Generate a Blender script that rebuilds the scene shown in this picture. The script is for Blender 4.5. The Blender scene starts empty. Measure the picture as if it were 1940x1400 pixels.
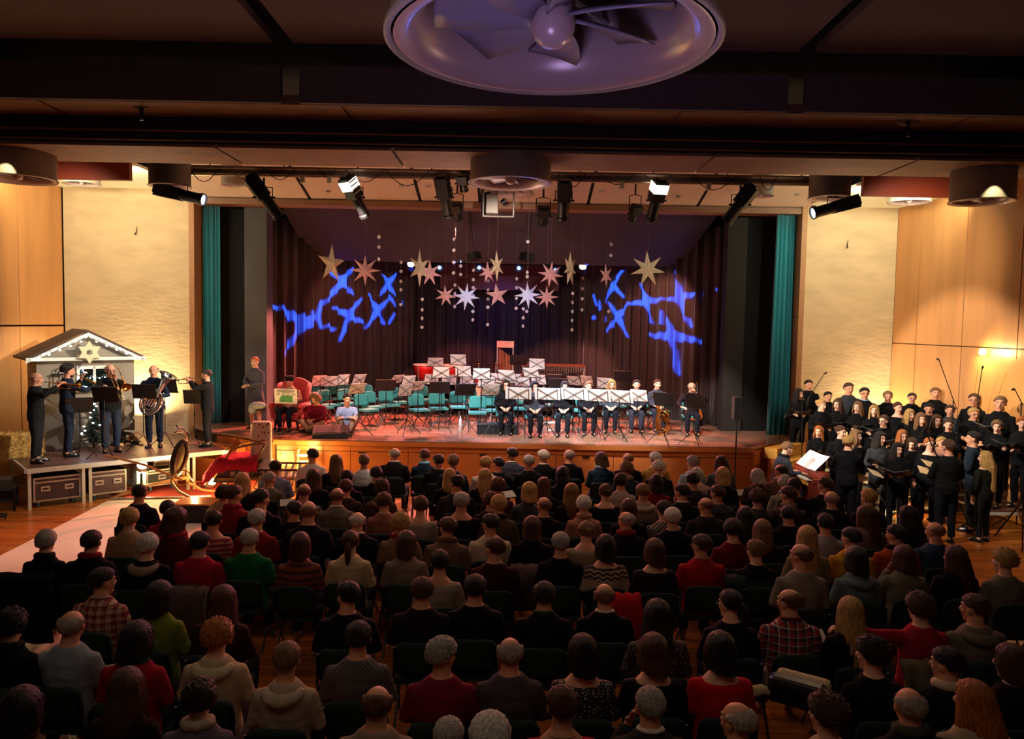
import bpy, bmesh, math, random
import numpy as np
from mathutils import Vector, Matrix, noise
random.seed(7)
S = bpy.context.scene
C = S.collection
PI = math.pi

# ------------------------------------------------------------------ camera
CAMZ, FPX, PITCH, ROLL = 3.7, 1437.0, math.atan(88 / 1437.0), math.radians(1.03)
F_ = Vector((0, math.cos(PITCH), -math.sin(PITCH)))
U0 = Vector((0, math.sin(PITCH), math.cos(PITCH)))
R0 = Vector((1, 0, 0))
R_ = R0 * math.cos(ROLL) + U0 * math.sin(ROLL)
U_ = U0 * math.cos(ROLL) - R0 * math.sin(ROLL)
cd = bpy.data.cameras.new('camera'); cam = bpy.data.objects.new('camera', cd); C.objects.link(cam)
cd.sensor_width = 36; cd.lens = 36 * FPX / 1940; cd.clip_end = 200
M = Matrix((R_, U_, -F_)).transposed().to_4x4(); M.translation = Vector((0, 0, CAMZ))
cam.matrix_world = M
S.camera = cam

def ray(px, py):
    return F_ + R_ * ((px - 970) / FPX) + U_ * ((700 - py) / FPX)
def at_z(px, py, z):
    d = ray(px, py); t = (z - CAMZ) / d.z
    return Vector((0, 0, CAMZ)) + d * t
def at_y(px, py, y):
    d = ray(px, py); return Vector((0, 0, CAMZ)) + d * (y / d.y)

# ------------------------------------------------------------------ world, exposure, lights
S.view_settings.view_transform = 'Standard'; S.view_settings.look = 'None'
S.view_settings.exposure = 0.75; S.view_settings.gamma = 1; S.view_settings.use_curve_mapping = False
w = bpy.data.worlds.new('world'); S.world = w; w.use_nodes = True
w.node_tree.nodes['Background'].inputs[0].default_value = (1.0, 0.72, 0.5, 1)
w.node_tree.nodes['Background'].inputs[1].default_value = 0.003
S.cycles.max_bounces = 5; S.cycles.diffuse_bounces = 3; S.cycles.glossy_bounces = 3
S.cycles.sample_clamp_indirect = 4; S.cycles.use_denoising = True
try: S.cycles.light_sampling_threshold = 0.02
except Exception: pass

def lamp(kind, loc, target, energy, color, size=0.1, angle=40, blend=0.3, sy=None, name=None):
    ld = bpy.data.lights.new(name or kind.lower() + '_light', kind)
    ld.energy = energy; ld.color = color
    if kind == 'SPOT':
        ld.spot_size = math.radians(angle); ld.spot_blend = blend; ld.shadow_soft_size = size
    elif kind == 'AREA':
        ld.shape = 'RECTANGLE'; ld.size = size; ld.size_y = sy or size; ld.spread = math.radians(angle if angle > 40 else 160)
    else:
        ld.shadow_soft_size = size
    o = bpy.data.objects.new(ld.name, ld); C.objects.link(o)
    o.location = loc
    if target is not None:
        o.rotation_euler = (Vector(target) - Vector(loc)).to_track_quat('-Z', 'Y').to_euler()
    return o
WARM = (1, .74, .46); NEUT = (1, .86, .70); RED = (1, .16, .12); PINK = (1, .42, .38); BLUE = (.06, .18, 1); AMB = (1, .62, .2)
# front of house profile spots on the truss, aimed at the stage
lamp('SPOT', (-3.2, 15.2, 6.1), (-2.8, 19.8, 1.2), 1500, (1, .80, .74), .06, 42, .5)
lamp('SPOT', (-1.3, 15.2, 6.1), (.3, 19.0, 1.2), 1700, (.86, .9, 1), .06, 42, .5)
lamp('SPOT', (1.1, 15.2, 6.1), (2.6, 18.7, 1.2), 2300, (.95, .95, 1), .06, 42, .5)
lamp('SPOT', (3.0, 15.2, 6.1), (4.3, 19.0, 1.2), 1100, (1, .86, .78), .06, 40, .5)
# red and pink back light from the rear bars
lamp('SPOT', (-3.0, 22.9, 5.2), (-3.0, 18.6, 1.0), 2600, (1, .22, .16), .08, 75, .4)
lamp('SPOT', (2.1, 22.9, 5.2), (1.6, 18.4, 1.0), 2400, (1, .24, .18), .08, 75, .4)
lamp('SPOT', (-4.6, 21.8, 5.5), (-5.4, 18.2, 1.0), 2400, (1, .2, .14), .08, 60, .4)
lamp('SPOT', (5.0, 21.6, 5.4), (4.6, 18.2, 1.0), 2000, (1, .24, .16), .08, 60, .4)
lamp('SPOT', (-1.6, 19.8, 6.2), (-1.5, 23.4, 2.0), 1800, (1, .26, .18), .08, 40, .4)
lamp('SPOT', (.9, 19.8, 6.2), (1.4, 23.3, 2.2), 1700, (1, .42, .32), .08, 40, .4)
lamp('SPOT', (-4.6, 19.7, 6.2), (-4.4, 23.0, 2.6), 200, (1, .36, .24), .04, 60, .5)
lamp('SPOT', (4.0, 19.7, 6.2), (3.8, 22.9, 2.6), 480, (1, .42, .28), .04, 60, .5)
# blue lamps among the hanging stars, then added warm fill spots without fixtures
lamp('SPOT', (-1.35, 20.7, 4.75), (-1.15, 19.5, 4.25), 90, (.06, .16, 1), .05, 60, .4)
lamp('SPOT', (.3, 20.7, 4.75), (.36, 19.5, 4.3), 90, (.06, .16, 1), .05, 60, .4)
lamp('SPOT', (-1.15, 18.4, 4.5), (-1.15, 19.6, 4.28), 14, (.45, .58, 1), .03, 34, .6)
lamp('SPOT', (.40, 18.4, 4.5), (.40, 19.6, 4.3), 14, (.45, .58, 1), .03, 34, .6)
lamp('SPOT', (-1.0, 21.2, 5.1), (-.2, 18.4, 1.0), 900, (.30, .50, 1), .06, 70, .5)
lamp('SPOT', (-.2, 13.2, 6.1), (-.2, 16.6, .7), 480, (1, .74, .54), .3, 95, .8)  # added soft spot brightening the stage front wood and front-row heads
lamp('SPOT', (-3.6, 15.2, 6.1), (-6.0, 18.6, 1.8), 260, (1, .82, .70), .05, 30, .6)  # added small spot brightening the woman at stage left
lamp('SPOT', (-6.5, 12.0, 6.1), (-8.2, 13.0, 0), 420, (1, .80, .66), .3, 60, .9)  # added fill over the left floor and the white cloth
lamp('SPOT', (7.6, 10.5, 6.1), (9.0, 12.0, 0), 260, (1, .78, .56), .3, 56, .9)  # added fill over the floor strip at the right
lamp('SPOT', (-.3, 22.9, 5.3), (-.4, 25.0, 2.6), 120, (.16, .10, .9), .1, 100, 1)
# stars lit from the front
lamp('SPOT', (-.3, 14.9, 6.0), (-.4, 19.3, 4.7), 330, (1, .80, .70), .05, 62, .6)
lamp('SPOT', (-4.4, 15.2, 6.1), (-3.6, 19.3, 4.9), 90, (1, .84, .66), .05, 34, .6)
lamp('SPOT', (3.2, 15.2, 6.1), (3.2, 19.3, 4.9), 110, (1, .88, .76), .05, 34, .6)
# brass band on the left platform, hut
lamp('SPOT', (1.2, 14.6, 6.5), (-8.6, 16.6, 1.9), 3600, (1, .90, .78), .05, 24, .35)
lamp('SPOT', (-4.2, 13.2, 6.1), (-8.6, 16.6, 1.9), 380, (.9, .93, 1), .05, 42, .5)
lamp('AREA', (-9.2, 18.6, 1.2), (-9.25, 19.0, 4.0), 75, (1, .80, .44), .5, 160, sy=.3)
# choir on the right
lamp('SPOT', (-3.0, 14.0, 6.5), (8.0, 16.2, 2.2), 4600, (1, .88, .76), .05, 27, .35)
lamp('SPOT', (3.0, 11.3, 6.2), (7.6, 14.8, 1.7), 1300, (1, .90, .80), .05, 40, .5)
lamp('AREA', (9.0, 18.6, .9), (9.25, 19.0, 4.6), 60, (1, .78, .40), .5, 160, sy=.3)
lamp('AREA', (9.4, 15.6, 3.3), (9.9, 15.3, 3.0), 7, (1, .85, .5), .15, 170)  # added glow for the highlights on the wood by the door
# floor lamps by the sleigh and below the platform
lamp('POINT', (-6.35, 15.1, .42), None, 55, (1, .66, .24), .05)
lamp('POINT', (-5.3, 16.3, .5), None, 60, (1, .64, .18), .05)
lamp('POINT', (-4.55, 16.45, .75), None, 45, (1, .62, .16), .05)
lamp('POINT', (-7.55, 15.4, .5), None, 34, (1, .74, .34), .05)
lamp('POINT', (7.9, 15.0, .3), None, 26, (1, .66, .24), .05)
# cove strips behind the crimson fascias
lamp('AREA', (-9.6, 16.2, 6.56), (-9.6, 18.2, 6.84), 45, (1, .95, .62), 3.2, 170, sy=.1)
lamp('AREA', (8.2, 16.2, 6.5), (8.2, 18.0, 6.7), 45, (.95, 1, .7), 2.4, 170, sy=.1)
# wall washers
lamp('SPOT', (-8.6, 13.5, 6.2), (-10.0, 19, 4.2), 330, (1, .88, .72), .1, 75, .8)
lamp('SPOT', (7.4, 13.5, 6.2), (9.3, 19, 4.4), 330, (1, .86, .68), .1, 75, .8)
# dimmed house light over the audience, and an added stage-side fill
lamp('AREA', (-1, 3.0, 7.1), (0, 8, 0), 36, (1, .78, .60), 9, 160, sy=4)
lamp('AREA', (0, 11.2, 5.9), (0, 7.5, .8), 64, (1, .64, .46), 12, 160, sy=.8)  # added area light standing in for stage light on the heads
# added up-spots emulating stage spill on the ceiling, the bluish light near the balcony
lamp('AREA', (-.6, 2.6, 3.2), (.3, 5.6, 6.2), 8, (.56, .42, .95), 1.2, 80, sy=1)
lamp('SPOT', (2.6, 8.6, 3.6), (.3, 5.4, 6.0), 40, (1, .62, .42), .3, 40, 1)
lamp('SPOT', (-1, 14.6, 4.0), (-1, 14.4, 8), 130, (1, .62, .48), .8, 160, 1)
lamp('SPOT', (-7, 14.4, 4.6), (-7, 13.6, 8), 50, (1, .66, .40), .6, 150, 1)
lamp('SPOT', (6, 14.4, 4.6), (6, 13.6, 8), 50, (1, .66, .40), .6, 150, 1)

# ------------------------------------------------------------------ materials
def lin(h):
    if not isinstance(h, str): return tuple(h)
    h = h.lstrip('#'); v = [int(h[i:i + 2], 16) / 255 for i in (0, 2, 4)]
    return tuple(c / 12.92 if c <= .04045 else ((c + .055) / 1.055) ** 2.4 for c in v)
_mc = {}
def mat(name, col, rough=.6, metal=0, var=.15, vscale=8, stretch=(1, 1, 1), bump=0, bscale=40, emit=0, spec=.5, coat=0, sheen=0):
    key = (name, str(col), rough, metal, var, vscale, stretch, bump, emit)
    if key in _mc: return _mc[key]
    m = bpy.data.materials.new(name); m.use_nodes = True
    nt = m.node_tree; N = nt.nodes; L = nt.links; b = N['Principled BSDF']
    c = lin(col)
    b.inputs['Base Color'].default_value = (*c, 1); b.inputs['Roughness'].default_value = rough
    b.inputs['Metallic'].default_value = metal; b.inputs['Specular IOR Level'].default_value = spec
    b.inputs['Coat Weight'].default_value = coat
    if sheen: b.inputs['Sheen Weight'].default_value = sheen
    if emit:
        b.inputs['Emission Color'].default_value = (*c, 1); b.inputs['Emission Strength'].default_value = emit
    tc = None
    if var or bump:
        tc = N.new('ShaderNodeTexCoord'); mp = N.new('ShaderNodeMapping'); mp.inputs['Scale'].default_value = stretch
        L.new(tc.outputs['Object'], mp.inputs[0])
    if var:
        n = N.new('ShaderNodeTexNoise'); n.inputs['Scale'].default_value = vscale; n.inputs['Detail'].default_value = 3
        L.new(mp.outputs[0], n.inputs['Vector'])
        r = N.new('ShaderNodeMapRange'); r.inputs[3].default_value = 1 - var; r.inputs[4].default_value = 1 + var
        r.inputs[1].default_value = .25; r.inputs[2].default_value = .75
        L.new(n.outputs[0], r.inputs[0])
        mx = N.new('ShaderNodeVectorMath'); mx.operation = 'SCALE'; mx.inputs[0].default_value = c
        L.new(r.outputs[0], mx.inputs['Scale']); L.new(mx.outputs[0], b.inputs['Base Color'])
    if bump:
        n2 = N.new('ShaderNodeTexNoise'); n2.inputs['Scale'].default_value = bscale; n2.inputs['Detail'].default_value = 4
        L.new(mp.outputs[0], n2.inputs['Vector'])
        bp = N.new('ShaderNodeBump'); bp.inputs['Strength'].default_value = bump; bp.inputs['Distance'].default_value = .02
        L.new(n2.outputs[0], bp.inputs['Height']); L.new(bp.outputs[0], b.inputs['Normal'])
    _mc[key] = m
    return m

def pattern(kind, c1, c2, c3='000000', scale=14):
    key = ('pat', kind, c1, c2, c3, scale)
    if key in _mc: return _mc[key]
    m = bpy.data.materials.new(kind + '_cloth'); m.use_nodes = True
    nt = m.node_tree; N = nt.nodes; L = nt.links; b = N['Principled BSDF']; b.inputs['Roughness'].default_value = .85
    tc = N.new('ShaderNodeTexCoord'); sp = N.new('ShaderNodeSeparateXYZ'); L.new(tc.outputs['Object'], sp.inputs[0])
    def math_(op, a, bb=None, cc=None):
        n = N.new('ShaderNodeMath'); n.operation = op
        for i, v in enumerate((a, bb, cc)):
            if v is None: continue
            if isinstance(v, (int, float)): n.inputs[i].default_value = v
            else: L.new(v, n.inputs[i])
        return n.outputs[0]
    def band(axis, sc, ph, width):
        f = math_('FRACT', math_('MULTIPLY_ADD', axis, sc, ph + 50))
        return math_('LESS_THAN', f, width)
    def mix(fac, a, bcol):
        n = N.new('ShaderNodeMix'); n.data_type = 'RGBA'
        L.new(fac, n.inputs[0]) if not isinstance(fac, float) else setattr(n.inputs[0], 'default_value', fac)
        for s, v in ((6, a), (7, bcol)):
            if isinstance(v, str): n.inputs[s].default_value = (*lin(v), 1)
            else: L.new(v, n.inputs[s])
        return n.outputs[2]
    X, Z = sp.outputs[0], sp.outputs[2]
    if kind == 'plaid':
        a = band(X, scale, 0, .42); bz = band(Z, scale, .2, .42)
        half = math_('MULTIPLY', math_('ADD', a, bz), .5)
        col = mix(half, c1, c2)
        col = mix(math_('MAXIMUM', band(X, scale, .62, .1), band(Z, scale, .8, .1)), col, c3)
    elif kind == 'stripe':
        col = mix(band(Z, scale, 0, .45), c1, c2)
    elif kind == 'check':
        a = band(X, scale, 0, .5); bz = band(Z, scale, 0, .5)
        col = mix(math_('ABSOLUTE', math_('SUBTRACT', a, bz)), c1, c2)
    elif kind == 'nordic':
        zig = math_('ADD', math_('MULTIPLY', math_('PINGPONG', math_('MULTIPLY', X, 22.0), 1.0), .03), Z)
        yoke = band(zig, 20.0, 0, .5)
        top = math_('GREATER_THAN', Z, .86)
        col = mix(math_('MULTIPLY', yoke, top), c1, c2)
        col = mix(math_('GREATER_THAN', Z, .985), col, c3)
    else:
        v = N.new('ShaderNodeTexVoronoi'); v.inputs['Scale'].default_value = scale; L.new(tc.outputs['Object'], v.inputs['Vector'])
        col = mix(math_('LESS_THAN', v.outputs['Distance'], .3), c1, c2)
    L.new(col, b.inputs['Base Color'])
    _mc[key] = m
    return m

def hairmat(col):
    return mat('hair', col, .48, 0, .55, 9, (10, 10, 1.3), .9, 26, spec=.4)
def cloth(col):
    return mat('cloth', col, .92, 0, .16, 5, (1, 1, 1), .35, 26, spec=.12)

# ------------------------------------------------------------------ mesh builder
class MB:
    def __init__(s): s.v = []; s.f = []; s.m = []
    def add(s, vs, fs, mi=0):
        o = len(s.v); s.v += [tuple(v) for v in vs]; s.f += [tuple(i + o for i in f) for f in fs]; s.m += [mi] * len(fs); return s
    def box(s, c, sz, rot=None, mi=0, taper=1.0):
        hx, hy, hz = sz[0] / 2, sz[1] / 2, sz[2] / 2
        vs = []
        for z in (-hz, hz):
            t = taper if z > 0 else 1
            for x, y in ((-hx, -hy), (hx, -hy), (hx, hy), (-hx, hy)):
                p = Vector((x * t, y * t, z))
                if rot is not None: p = rot @ p
                vs.append(p + Vector(c))
        return s.add(vs, [(3, 2, 1, 0), (4, 5, 6, 7), (0, 1, 5, 4), (1, 2, 6, 5), (2, 3, 7, 6), (3, 0, 4, 7)], mi)
    def tube(s, pts, rad, n=8, mi=0, hint=None, closed=False, caps=True):
        pts = [Vector(p) for p in pts]; k = len(pts)
        if not isinstance(rad, (list, tuple)) : rad = [rad] * k
        rad = [(r, r) if not isinstance(r, (list, tuple)) else r for r in rad]
        vs = []; prev = None
        for i, p in enumerate(pts):
            a = pts[(i - 1) % k] if (i > 0 or closed) else p; b = pts[(i + 1) % k] if (i < k - 1 or closed) else p
            t = (b - a)
            if t.length < 1e-9: t = Vector((0, 0, 1))
            t.normalize()
            h = Vector(hint) if hint is not None else (prev if prev is not None else (Vector((1, 0, 0)) if abs(t.x) < .8 else Vector((0, 1, 0))))
            sx = h - t * h.dot(t)
            if sx.length < 1e-4: sx = Vector((0, 1, 0)) - t * t.y
            sx.normalize(); oy = t.cross(sx); prev = sx
            for j in range(n):
                an = 2 * PI * j / n
                vs.append(p + sx * (rad[i][0] * math.cos(an)) + oy * (rad[i][1] * math.sin(an)))
        fs = []
        for i in range(k if closed else k - 1):
            i2 = (i + 1) % k
            for j in range(n):
                j2 = (j + 1) % n
                fs.append((i * n + j, i * n + j2, i2 * n + j2, i2 * n + j))
        if caps and not closed:
            fs.append(tuple(range(n - 1, -1, -1))); fs.append(tuple((k - 1) * n + j for j in range(n)))
        return s.add(vs, fs, mi)
    def ell(s, c, r, n=12, rings=8, mi=0, rot=None):
        vs = []; fs = []; c = Vector(c)
        for i in range(rings + 1):
            th = PI * i / rings
            for j in range(n):
                ph = 2 * PI * j / n
                p = Vector((r[0] * math.sin(th) * math.cos(ph), r[1] * math.sin(th) * math.sin(ph), r[2] * math.cos(th)))
                if rot is not None: p = rot @ p
                vs.append(c + p)
        for i in range(rings):
            for j in range(n):
                j2 = (j + 1) % n
                a, b, cc, d = i * n + j, i * n + j2, (i + 1) * n + j2, (i + 1) * n + j
                fs.append((d, cc, b, a))
        return s.add(vs, fs, mi)
    def lathe(s, prof, n=24, mi=0, c=(0, 0, 0), rot=None):
        vs = []; fs = []; c = Vector(c); k = len(prof)
        for (r, z) in prof:
            for j in range(n):
                a = 2 * PI * j / n; p = Vector((r * math.cos(a), r * math.sin(a), z))
                if rot is not None: p = rot @ p
                vs.append(c + p)
        for i in range(k - 1):
            for j in range(n):
                j2 = (j + 1) % n
                fs.append((i * n + j, i * n + j2, (i + 1) * n + j2, (i + 1) * n + j))
        return s.add(vs, fs, mi)
    def prism(s, poly, z0, z1, mi=0):
        n = len(poly)
        vs = [(p[0], p[1], z0) for p in poly] + [(p[0], p[1], z1) for p in poly]
        fs = [tuple(range(n - 1, -1, -1)), tuple(range(n, 2 * n))] + [(i, (i + 1) % n, n + (i + 1) % n, n + i) for i in range(n)]
        return s.add(vs, fs, mi)
    def mesh(s, name, mats, smooth=False):
        me = bpy.data.meshes.new(name); me.from_pydata(s.v, [], s.f)
        for m in (mats if isinstance(mats, (list, tuple)) else [mats]): me.materials.append(m)
        me.polygons.foreach_set('material_index', s.m)
        if smooth: me.polygons.foreach_set('use_smooth', [True] * len(s.f))
        me.validate(); me.update(); return me
    def build(s, name, mats, parent=None, smooth=False, bevel=0):
        o = bpy.data.objects.new(name, s.mesh(name, mats, smooth)); C.objects.link(o)
        if parent is not None: o.parent = parent
        if bevel:
            bv = o.modifiers.new('bevel', 'BEVEL'); bv.width = bevel; bv.segments = 2; bv.limit_method = 'ANGLE'
        return o

def empty(name, label, cat, loc=(0, 0, 0), rz=0, group=None, scale=None):
    o = bpy.data.objects.new(name, None); C.objects.link(o); o.empty_display_size = .1
    o.location = loc; o.rotation_euler = (0, 0, rz)
    if scale is not None: o.scale = scale
    o['label'] = label; o['category'] = cat
    if group: o['group'] = group
    return o
def tag(o, label, cat, group=None, kind=None):
    o['label'] = label; o['category'] = cat
    if group: o['group'] = group
    if kind: o['kind'] = kind
    return o
def struct(o):
    o['kind'] = 'structure'; return o
def ref(name, me, parent, loc=(0, 0, 0), rot=(0, 0, 0), scale=(1, 1, 1), m0=None):
    o = bpy.data.objects.new(name, me); C.objects.link(o); o.parent = parent
    o.location = loc; o.rotation_euler = rot; o.scale = scale
    if m0 is not None:
        o.material_slots[0].link = 'OBJECT'; o.material_slots[0].material = m0
    return o
def copy_tree(o, parent=None):
    c = o.copy(); C.objects.link(c)
    if parent is not None: c.parent = parent
    for ch in list(o.children): copy_tree(ch, c)
    return c
ONES = 'zero first second third fourth fifth sixth seventh eighth ninth tenth eleventh twelfth thirteenth fourteenth fifteenth sixteenth seventeenth eighteenth nineteenth'.split()
def ordn(n):
    if n < 20: return ONES[n]
    t = {2: 'twent', 3: 'thirt', 4: 'fort', 5: 'fift', 6: 'sixt'}[n // 10]
    return t + 'ieth' if n % 10 == 0 else t + 'y-' + ONES[n % 10]
# ------------------------------------------------------------------ the hall
WOOD = mat('wood_panel', 'bd8450', .42, 0, .16, 3, (1, 1, .12), .05, 60)
CRIM = mat('crimson_wood', '7a2c12', .5, 0, .15, 3, (.2, 1, 1))
PLAST = mat('plaster', 'c8ae88', .85, 0, .12, 1.6, (1, 1, 2.6), .9, 5)
DARKCEIL = mat('dark_ceiling', '5a4c50', .95, 0, .2, 30)
BROWNCEIL = mat('brown_ceiling', '6f4d3a', .8, 0, .15, 4)
BLACK = mat('black_cloth', '0d0c0d', .9, 0, .2, 6)
BLK = mat('black_metal', '101012', .45, .3, .1, 10)
GREY = mat('spill_lit_grey', '58595d', .85, 0, .1, 3)  # lightened to stand in for cool spill on the left pillar
STAGEW = mat('stage_front_wood', 'b2602a', .4, 0, .18, 2.5, (.3, 1, 1), .05, 50)
ALU = mat('aluminium', 'b9b8b2', .35, .85, .08, 20)

def woodfloor(name, c1, c2, rough, lw=.12):
    m = bpy.data.materials.new(name); m.use_nodes = True
    nt = m.node_tree; N = nt.nodes; L = nt.links; b = N['Principled BSDF']; b.inputs['Roughness'].default_value = rough
    tc = N.new('ShaderNodeTexCoord'); br = N.new('ShaderNodeTexBrick'); mp = N.new('ShaderNodeMapping')
    L.new(tc.outputs['Object'], mp.inputs[0]); L.new(mp.outputs[0], br.inputs['Vector'])
    br.inputs['Color1'].default_value = (*lin(c1), 1); br.inputs['Color2'].default_value = (*lin(c2), 1)
    br.inputs['Mortar'].default_value = (*[v * .35 for v in lin(c2)], 1)
    br.inputs['Scale'].default_value = 1; br.inputs['Brick Width'].default_value = 1.6; br.inputs['Row Height'].default_value = lw
    br.inputs['Mortar Size'].default_value = .004
    n = N.new('ShaderNodeTexNoise'); n.inputs['Scale'].default_value = 5; mp2 = N.new('ShaderNodeMapping'); mp2.inputs['Scale'].default_value = (.6, 9, 1)
    L.new(tc.outputs['Object'], mp2.inputs[0]); L.new(mp2.outputs[0], n.inputs['Vector'])
    mx = N.new('ShaderNodeMix'); mx.data_type = 'RGBA'; mx.blend_type = 'MULTIPLY'; mx.inputs[0].default_value = .5
    L.new(br.outputs[0], mx.inputs[6]); L.new(n.outputs[0], mx.inputs[7]); L.new(mx.outputs[2], b.inputs['Base Color'])
    return m
FLOORM = woodfloor('hall_parquet', 'c07030', 'a4571f', .22)
STAGEM = woodfloor('stage_boards', 'b08068', '946850', .2, .16)
DECKM = mat('deck_ply', '5b3a30', .4, 0, .25, 2.5)

struct(MB().box((0, 9, -.1), (30, 36, .2)).build('floor', FLOORM))
# ceiling: dark sails with black gaps, then stepped drop beams
ce = MB().box((0, 4, 7.75), (30, 24, .2)).build('ceiling', mat('black_void', '030303', 1, 0, 0)); struct(ce)
for a, b in ((-14, -3.32), (-3.05, 3.80), (4.05, 14)):
    MB().box(((a + b) / 2, 4.3, 7.5), (b - a, 12.5, .12)).build('panel', DARKCEIL, ce)
    MB().box(((a + b) / 2, 10.90, 6.98), (b - a, .12, .50)).build('panel', DARKCEIL, ce)
b1 = struct(MB().box((0, 11.4, 6.80), (29, 1.0, .1)).build('beam', BROWNCEIL))
for a, b in ((-14, -6.8), (-6.75, -2.5), (-2.45, 2.3), (2.35, 6.4), (6.45, 14)):
    MB().box(((a + b) / 2, 11.35, 6.74), (b - a, .84, .03)).build('panel', BROWNCEIL, b1)
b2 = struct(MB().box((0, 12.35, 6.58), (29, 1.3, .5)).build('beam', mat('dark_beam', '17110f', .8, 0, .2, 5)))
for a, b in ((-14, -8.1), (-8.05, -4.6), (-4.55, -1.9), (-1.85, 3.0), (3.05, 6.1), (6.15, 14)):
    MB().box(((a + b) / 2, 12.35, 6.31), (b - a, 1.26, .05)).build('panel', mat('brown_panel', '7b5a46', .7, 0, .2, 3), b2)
MB().tube([(-13, 11.62, 6.5), (13, 11.62, 6.5)], .018, 6).build('rail', mat('rail_metal', '9b7f60', .3, .8), b2)
MB().tube([(-13, 11.62, 6.36), (13, 11.62, 6.36)], .012, 6).build('rail', mat('rail_metal', '9b7f60', .3, .8), b2)
# sloping white ceiling in front of the proscenium
sl = struct(MB().add([(-8.2, 19.0, 6.66), (7.4, 19.0, 6.66), (7.4, 13.6, 8.12), (-8.2, 13.6, 8.12)], [(0, 1, 2, 3)]).build('ceiling_slope', mat('slope_void', '050505', 1, 0, 0)))
xs = [-8.1, -5.05, -2.33, -.86, 1.80, 4.5, 7.3]
for a, b in zip(xs[:-1], xs[1:]):
    MB().add([(a + .04, 19.0, 6.63), (b - .04, 19.0, 6.63), (b - .04, 13.6, 8.09), (a + .04, 13.6, 8.09),
              (a + .04, 19.0, 6.655), (b - .04, 19.0, 6.655), (b - .04, 13.6, 8.115), (a + .04, 13.6, 8.115)],
             [(0, 1, 2, 3), (7, 6, 5, 4), (0, 4, 5, 1), (1, 5, 6, 2), (2, 6, 7, 3), (3, 7, 4, 0)]).build('panel', mat('cream_ceiling', 'c0a490', .8, 0, .06, 3), sl)
for k, (px, py) in enumerate(((622, 362), (760, 352), (812, 352), (1060, 360), (1140, 362), (1285, 372), (1510, 368), (470, 346))):
    d = ray(px, py); t = (6.63 + .27 * 19 - CAMZ) / (d.z + .27 * d.y); p = Vector((0, 0, CAMZ)) + d * t
    tag(MB().lathe([(0, -.03), (.05, -.03), (.06, 0), (.0, .01)], 12, 0, p).build('ceiling_sprinkler', ALU), 'small round sprinkler on the sloping cream ceiling, %s from the left' % ordn([470, 622, 760, 812, 1060, 1140, 1285, 1510].index(px) + 1), 'sprinkler', 'sprinklers on the sloping ceiling')
# side cove ceilings with crimson fascia
for sx, (x0, x1), zc, zf in (('left', (-11.3, -7.98), 6.86, 6.51), ('right', (7.2, 10.2), 6.71, 6.46)):
    struct(MB().box(((x0 + x1) / 2, 17.6, zc + .03), (x1 - x0, 3.2, .06)).build('ceiling_' + sx, mat('cove_white', 'e8e6d0', .8, 0, .03)))
    struct(MB().box(((x0 + x1) / 2, 15.95, zf + .2), (x1 - x0, .12, .4)).build('fascia_' + sx, CRIM))
    struct(MB().box(((x0 + x1) / 2, 14.4, 6.92), (x1 - x0, 3.0, .06)).build('ceiling_front_' + sx, BROWNCEIL))
# front wall: plaster fields with wooden trims
wl = struct(MB().box((-9.58, 19.15, 3.45), (3.24, .3, 6.9)).build('wall_front_left', PLAST))
wr = struct(MB().box((8.32, 19.15, 3.45), (2.36, .3, 6.9)).build('wall_front_right', PLAST))
tl = struct(MB().box((-7.94, 19.05, 3.4), (.13, .5, 6.8)).build('trim_1', mat('trim_wood', 'a8764a', .6, 0, .1)))
tr = struct(MB().box((7.12, 19.05, 3.4), (.13, .5, 6.8)).build('trim_2', mat('trim_wood', 'a8764a', .6, 0, .1)))
hd = struct(MB().box((-.4, 19.1, 6.57), (15.0, .5, .14)).build('trim_3', mat('head_wood', '8a6248', .6, 0, .1)))
struct(MB().box((-.4, 19.25, 7.3), (15.0, .2, 1.4)).build('wall_front_upper', BLACK))
# side walls of wood panels
WB = mat('wall_joint', '2a160a', .9, 0, 0)
lw_ = struct(MB().box((-11.42, 8, 3.5), (.2, 23, 7.2)).build('wall_left', WB))
ys = [19.0, 17.3, 15.55, 13.8, 12.05, 10.3]
for a, b in zip(ys[:-1], ys[1:]):
    for z0, z1 in ((.0, 3.43), (3.45, 6.9)):
        MB().box((-11.28, (a + b) / 2, (z0 + z1) / 2), (.1, a - b - .025, z1 - z0 - .02)).build('panel', WOOD, lw_, bevel=.004)
rw_ = struct(MB().add([(9.62, 19.1, 0), (10.55, 9, 0), (10.55, 9, 7.2), (9.62, 19.1, 7.2), (9.9, 19.1, 0), (10.9, 9, 0), (10.9, 9, 7.2), (9.9, 19.1, 7.2)],
            [(0, 1, 2, 3), (7, 6, 5, 4), (0, 4, 5, 1), (2, 6, 7, 3), (1, 5, 6, 2), (0, 3, 7, 4)]).build('wall_right', WB))
def rx(y): return 9.5 + (19 - y) * .09
ys = [19.0, 18.05, 16.45, 14.85, 13.25, 11.6, 10]
for a, b in zip(ys[:-1], ys[1:]):
    for z0, z1 in ((0, 3.36), (3.38, 6.9)):
        a2, b2 = a - .012, b + .012
        MB().add([(rx(a2), a2, z0), (rx(b2), b2, z0), (rx(b2), b2, z1), (rx(a2), a2, z1), (rx(a2) + .1, a2, z0), (rx(b2) + .1, b2, z0), (rx(b2) + .1, b2, z1), (rx(a2) + .1, a2, z1)],
                 [(3, 2, 1, 0), (4, 5, 6, 7), (1, 5, 4, 0), (3, 7, 6, 2), (2, 6, 5, 1), (4, 7, 3, 0)]).build('panel', WOOD, rw_)
struct(MB().box((0, -3.6, 3.5), (30, .2, 7.4)).build('wall_back', mat('back_wall', '6a4a30', .8)))
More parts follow.
